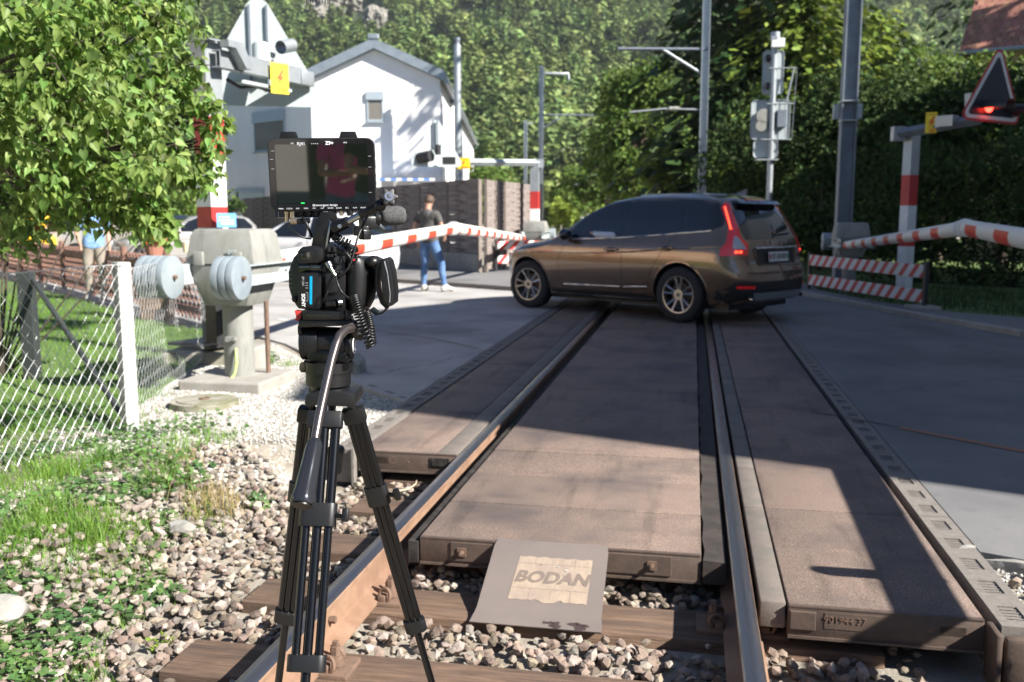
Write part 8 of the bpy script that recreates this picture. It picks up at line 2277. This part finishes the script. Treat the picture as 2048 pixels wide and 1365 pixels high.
part(fh, 'side_knob', M['rig_plastic'], lambda b: (b.cyl(Q(598, 660, -.02), Q(606, 660, -.02), 13 * K_, n=10)), wc=True, bevel=.001)
part(fh, 'counterbalance_knob', M['rig_plastic'], lambda b: b.cyl(Q(706, 668, .0), Q(726, 672, .0), 12 * K_, 10 * K_, n=14), wc=True, bevel=.0015)
PX(fh, 'yoke', 'rig_black', [(618, 700), (690, 702), (700, 720), (694, 728), (622, 726), (612, 714)], -.03, .03, .003)
part(fh, 'bowl_ring', M['rig_plastic'], lambda b: (b.cyl(Q(657, 722, 0), Q(657, 742, 0), 49 * K_, n=40), b.cyl(Q(657, 742, 0), Q(657, 747, 0), 46 * K_, n=40), b.cyl(Q(657, 747, 0), Q(657, 768, 0), 45 * K_, n=40), b.cyl(Q(657, 768, 0), Q(657, 786, 0), 38 * K_, 33 * K_, n=40)), wc=True, smooth=40)
for k in range(11):
    a = -PI / 2 + (k - 5) * .27; c = Q(657, 757, 0); part(fh, 'ring_rib', M['rig_grey'], lambda b: b.box(c + Vector((math.cos(a) * 45.5 * K_, math.sin(a) * 45.5 * K_, 0)), (3 * K_, 3 * K_, 18 * K_), rz=a))
part(fh, 'pan_knob', M['rig_plastic'], lambda b: b.cyl(Q(604, 735, -.02), Q(616, 735, -.01), 11 * K_, n=10), wc=True, bevel=.001)
# rosette and pan bar
part(fh, 'rosette', M['rig_grey'], lambda b: (b.cyl(Q(700, 655, -.03), Q(711, 650, -.03), 17 * K_, n=24), b.box(Q(703, 652, -.045), (.022, .02, .022), ch=.004)), wc=True, smooth=40)
bar = [(704, 655, -.06), (690, 660, -.08), (679, 672, -.10), (672, 690, -.115), (663, 722, -.135), (650, 780, -.175), (638, 835, -.21), (630, 880, -.235)]
P = [Q(*p) for p in bar]; part(fh, 'pan_bar', M['bar'], lambda b: b.tube(P, [9.5 * K_, 9 * K_, 8.8 * K_, 8.6 * K_, 8.4 * K_, 8.2 * K_, 8 * K_, 8 * K_], n=20), wc=True, smooth=80)
g0, g1 = Q(631, 878, -.233), Q(604, 1010, -.31)
def gripbar(b):
    x, y, d = basis(g1 - g0); L_ = (g1 - g0).length; n = 36; prof_ = [(0, .0078), (.004, .0115), (.012, .0142), (.06, .0165), (.10, .0185), (L_ - .012, .0215), (L_ - .004, .0215), (L_, .019)]
    vs = []
    for z, r in prof_:
        for k in range(n): a = 2 * PI * k / n; rr_ = r * (1 + .045 * math.cos(6 * a) * (1 if .008 < z < L_ - .008 else .3)); vs.append(g0 + d * z + (x * math.cos(a) + y * math.sin(a)) * rr_)
    m_ = len(prof_); b.add(vs, [(i * n + k, i * n + (k + 1) % n, (i + 1) * n + (k + 1) % n, (i + 1) * n + k) for i in range(m_ - 1) for k in range(n)] + [tuple(range(n))[::-1], tuple(range((m_ - 1) * n, m_ * n))])
part(fh, 'grip', M['grip'], gripbar, wc=True, smooth=50)
dd_ = (g1 - g0).normalized(); part(fh, 'grip_end_cap', M['rig_plastic'], lambda b: b.cyl(g1 - dd_ * .001, g1 + dd_ * .003, .0165, n=24), wc=True, smooth=40)

# ---- tripod
tr = thing('tripod', 'black two-stage video tripod standing astride the left rail ballast', 'tripod', (Q(655, 800).x, YR, -.18))
PX(tr, 'spider', 'rig_grey', [(612, 790), (640, 782), (680, 782), (708, 788), (711, 806), (706, 818), (690, 814), (632, 812), (612, 816), (608, 806)], -.05, .05, .004)
def ext(p, q, z): return p + (q - p) * ((z - p.z) / (q.z - p.z))
Yc = 1.60
legs = [('front', Q(652, 822, -.045), at(612, 1345, Yc), [(0, 0)]), ('right', Q(704, 815, .02), at(862, 1360, 2.02), None), ('left', Q(622, 815, .03), at(557, 1365, 2.02), None)]
def leg(idx, a, b_, wspan, col1, col2, tw_=10.5):
    """upper stage two tubes, middle three, lower one; a top joint, b_ a point on its axis further down"""
    d = (b_ - a).normalized(); side = d.cross(Vector((0, 1, 0)) if idx == 0 else (Vector((.0, 1, 0)))).normalized(); L0 = (ext(a, b_, -.2) - a).length
    r = tw_ * K_ * .92; w = wspan
    lg = bpy.data.objects.new('leg', None); COL.objects.link(lg); lg.parent = tr
    e1, e2 = col1, col2
    P_ = lambda t, s_=0, o=0: a + d * t + side * s_ + side.cross(d) * o
    for s_ in (-w, w): 
        b = MB(); b.cyl(P_(.01, s_), P_(e1, s_), r, n=18); b.build('upper_tube', M['tube'], lg, smooth=50, world_coords=True)
    b = MB(); b.box((0, 0, 0), (2 * w + 2.6 * r, 2.7 * r, .034), Matrix.Translation(P_(.018)) @ Matrix((side, side.cross(d), d)).transposed().to_4x4(), ch=.004); b.build('top_joint', M['rig_grey'], lg, smooth=40, world_coords=True)
    def collar(t, h, wm=1.0, name='leg_clamp'):
        b = MB(); Mx = Matrix.Translation(P_(t)) @ Matrix((side, side.cross(d), d)).transposed().to_4x4(); pts = rrect((2 * w + 3.0 * r) * wm, 3.1 * r, 1.4 * r, 5); b.prism(pts, h, Mx @ Matrix.Translation((0, 0, -h / 2))); b.build(name, M['rig_grey'], lg, world_coords=True, bevel=.001); return Mx
    Mx = collar(e1, .044)
    b = MB(); b.cyl(Mx @ Vector((w + r * 1.2, -r * .5, 0)), Mx @ Vector((w + r * 1.2 + .02, -r * 1.6, .004)), .0045, n=10); b.box((w + r * 1.2 + .022, -r * 1.7, .0), (.013, .012, .026), Mx, ch=.003); b.build('clamp_lever', M['rig_plastic'], lg, smooth=40, world_coords=True)
    for s_ in (-w, 0, w):
        rr_ = r * (.85 if s_ else .95); b = MB(); b.cyl(P_(e1 - (.0 if s_ else .3), s_), P_(e2 if s_ else e2, s_), rr_, n=18); b.build('middle_tube', M['tube'], lg, smooth=50, world_coords=True)
    collar(e2, .030)
    b = MB(); b.cyl(P_(e2), P_(L0 - .04), r * .95, n=18); b.build('lower_tube', M['tube'], lg, smooth=50, world_coords=True)
    b = MB(); b.cyl(P_(L0 - .05), P_(L0), r * 1.5, r * 1.9, n=18); b.build('rubber_foot', M['rubber'], lg, smooth=50, world_coords=True)
def t_at(a, b_, py):   # distance along the leg at which it crosses image row py
    lo, hi = 0.0, 3.0; d = (b_ - a).normalized()
    for _ in range(40):
        m_ = (lo + hi) / 2; p = a + d * m_; z = p.z - CAMH; dep = p.y * math.cos(TH) - z * math.sin(TH); u_ = p.y * math.sin(TH) + z * math.cos(TH)
        if 682.5 - FPX * u_ / dep < py: lo = m_
        else: hi = m_
    return lo
a, b_ = legs[0][1], legs[0][2]; leg(0, a, b_, .0215, t_at(a, b_, 1030), t_at(a, b_, 1327), 10.5)
a, b_ = legs[1][1], legs[1][2]; leg(1, a, b_, .0115, t_at(a, b_, 990), t_at(a, b_, 1250), 9.5)
a, b_ = legs[2][1], legs[2][2]; leg(2, a, b_, .013, t_at(a, b_, 985), t_at(a, b_, 1232), 10)
PX(tr, 'rubber_carry_pad', 'rig_plastic', [(654, 896), (664, 893), (682, 896), (686, 902), (684, 945), (678, 951), (662, 950), (654, 944)], .05, .075, .004)
PX(tr, 'bowl_clamp_handle', 'rig_black', [(648, 812), (668, 812), (664, 850), (652, 850)], -.01, .02, .003)
part(tr, 'centre_spreader', M['tube'], lambda b: (b.tube([ext(legs[0][1], legs[0][2], .25), Vector((Q(655, 800).x, YR, .30)), ext(legs[1][1], legs[1][2], .25)], .007, n=8), b.tube([Vector((Q(655, 800).x, YR, .30)), ext(legs[2][1], legs[2][2], .25)], .007, n=8)), wc=True, smooth=60)

# ------------------------------------------------------------------ the air: faint haze over the slope
hm = bpy.data.materials.new('haze'); hm.use_nodes = True; nt = hm.node_tree
for n in list(nt.nodes):
    if n.type != 'OUTPUT_MATERIAL': nt.nodes.remove(n)
pv = nt.nodes.new('ShaderNodeVolumePrincipled'); pv.inputs['Color'].default_value = (.86, .92, 1, 1); pv.inputs['Density'].default_value = .00018; pv.inputs['Anisotropy'].default_value = .3
nt.links.new(pv.outputs[0], nt.nodes['Material Output'].inputs['Volume'])
b = MB(); b.box((0, 202, 94), (1430, 1030, 192)); hz_ = b.build('haze', hm); hz_['kind'] = 'stuff'
for o in list(bpy.data.objects):
    if o.type == 'MESH' and not o.data.materials: print('NOMAT', o.name)
print('objects', len(bpy.data.objects), 'tris', sum(len(m.loop_triangles) or sum(len(p.vertices) - 2 for p in m.polygons) for m in bpy.data.meshes))
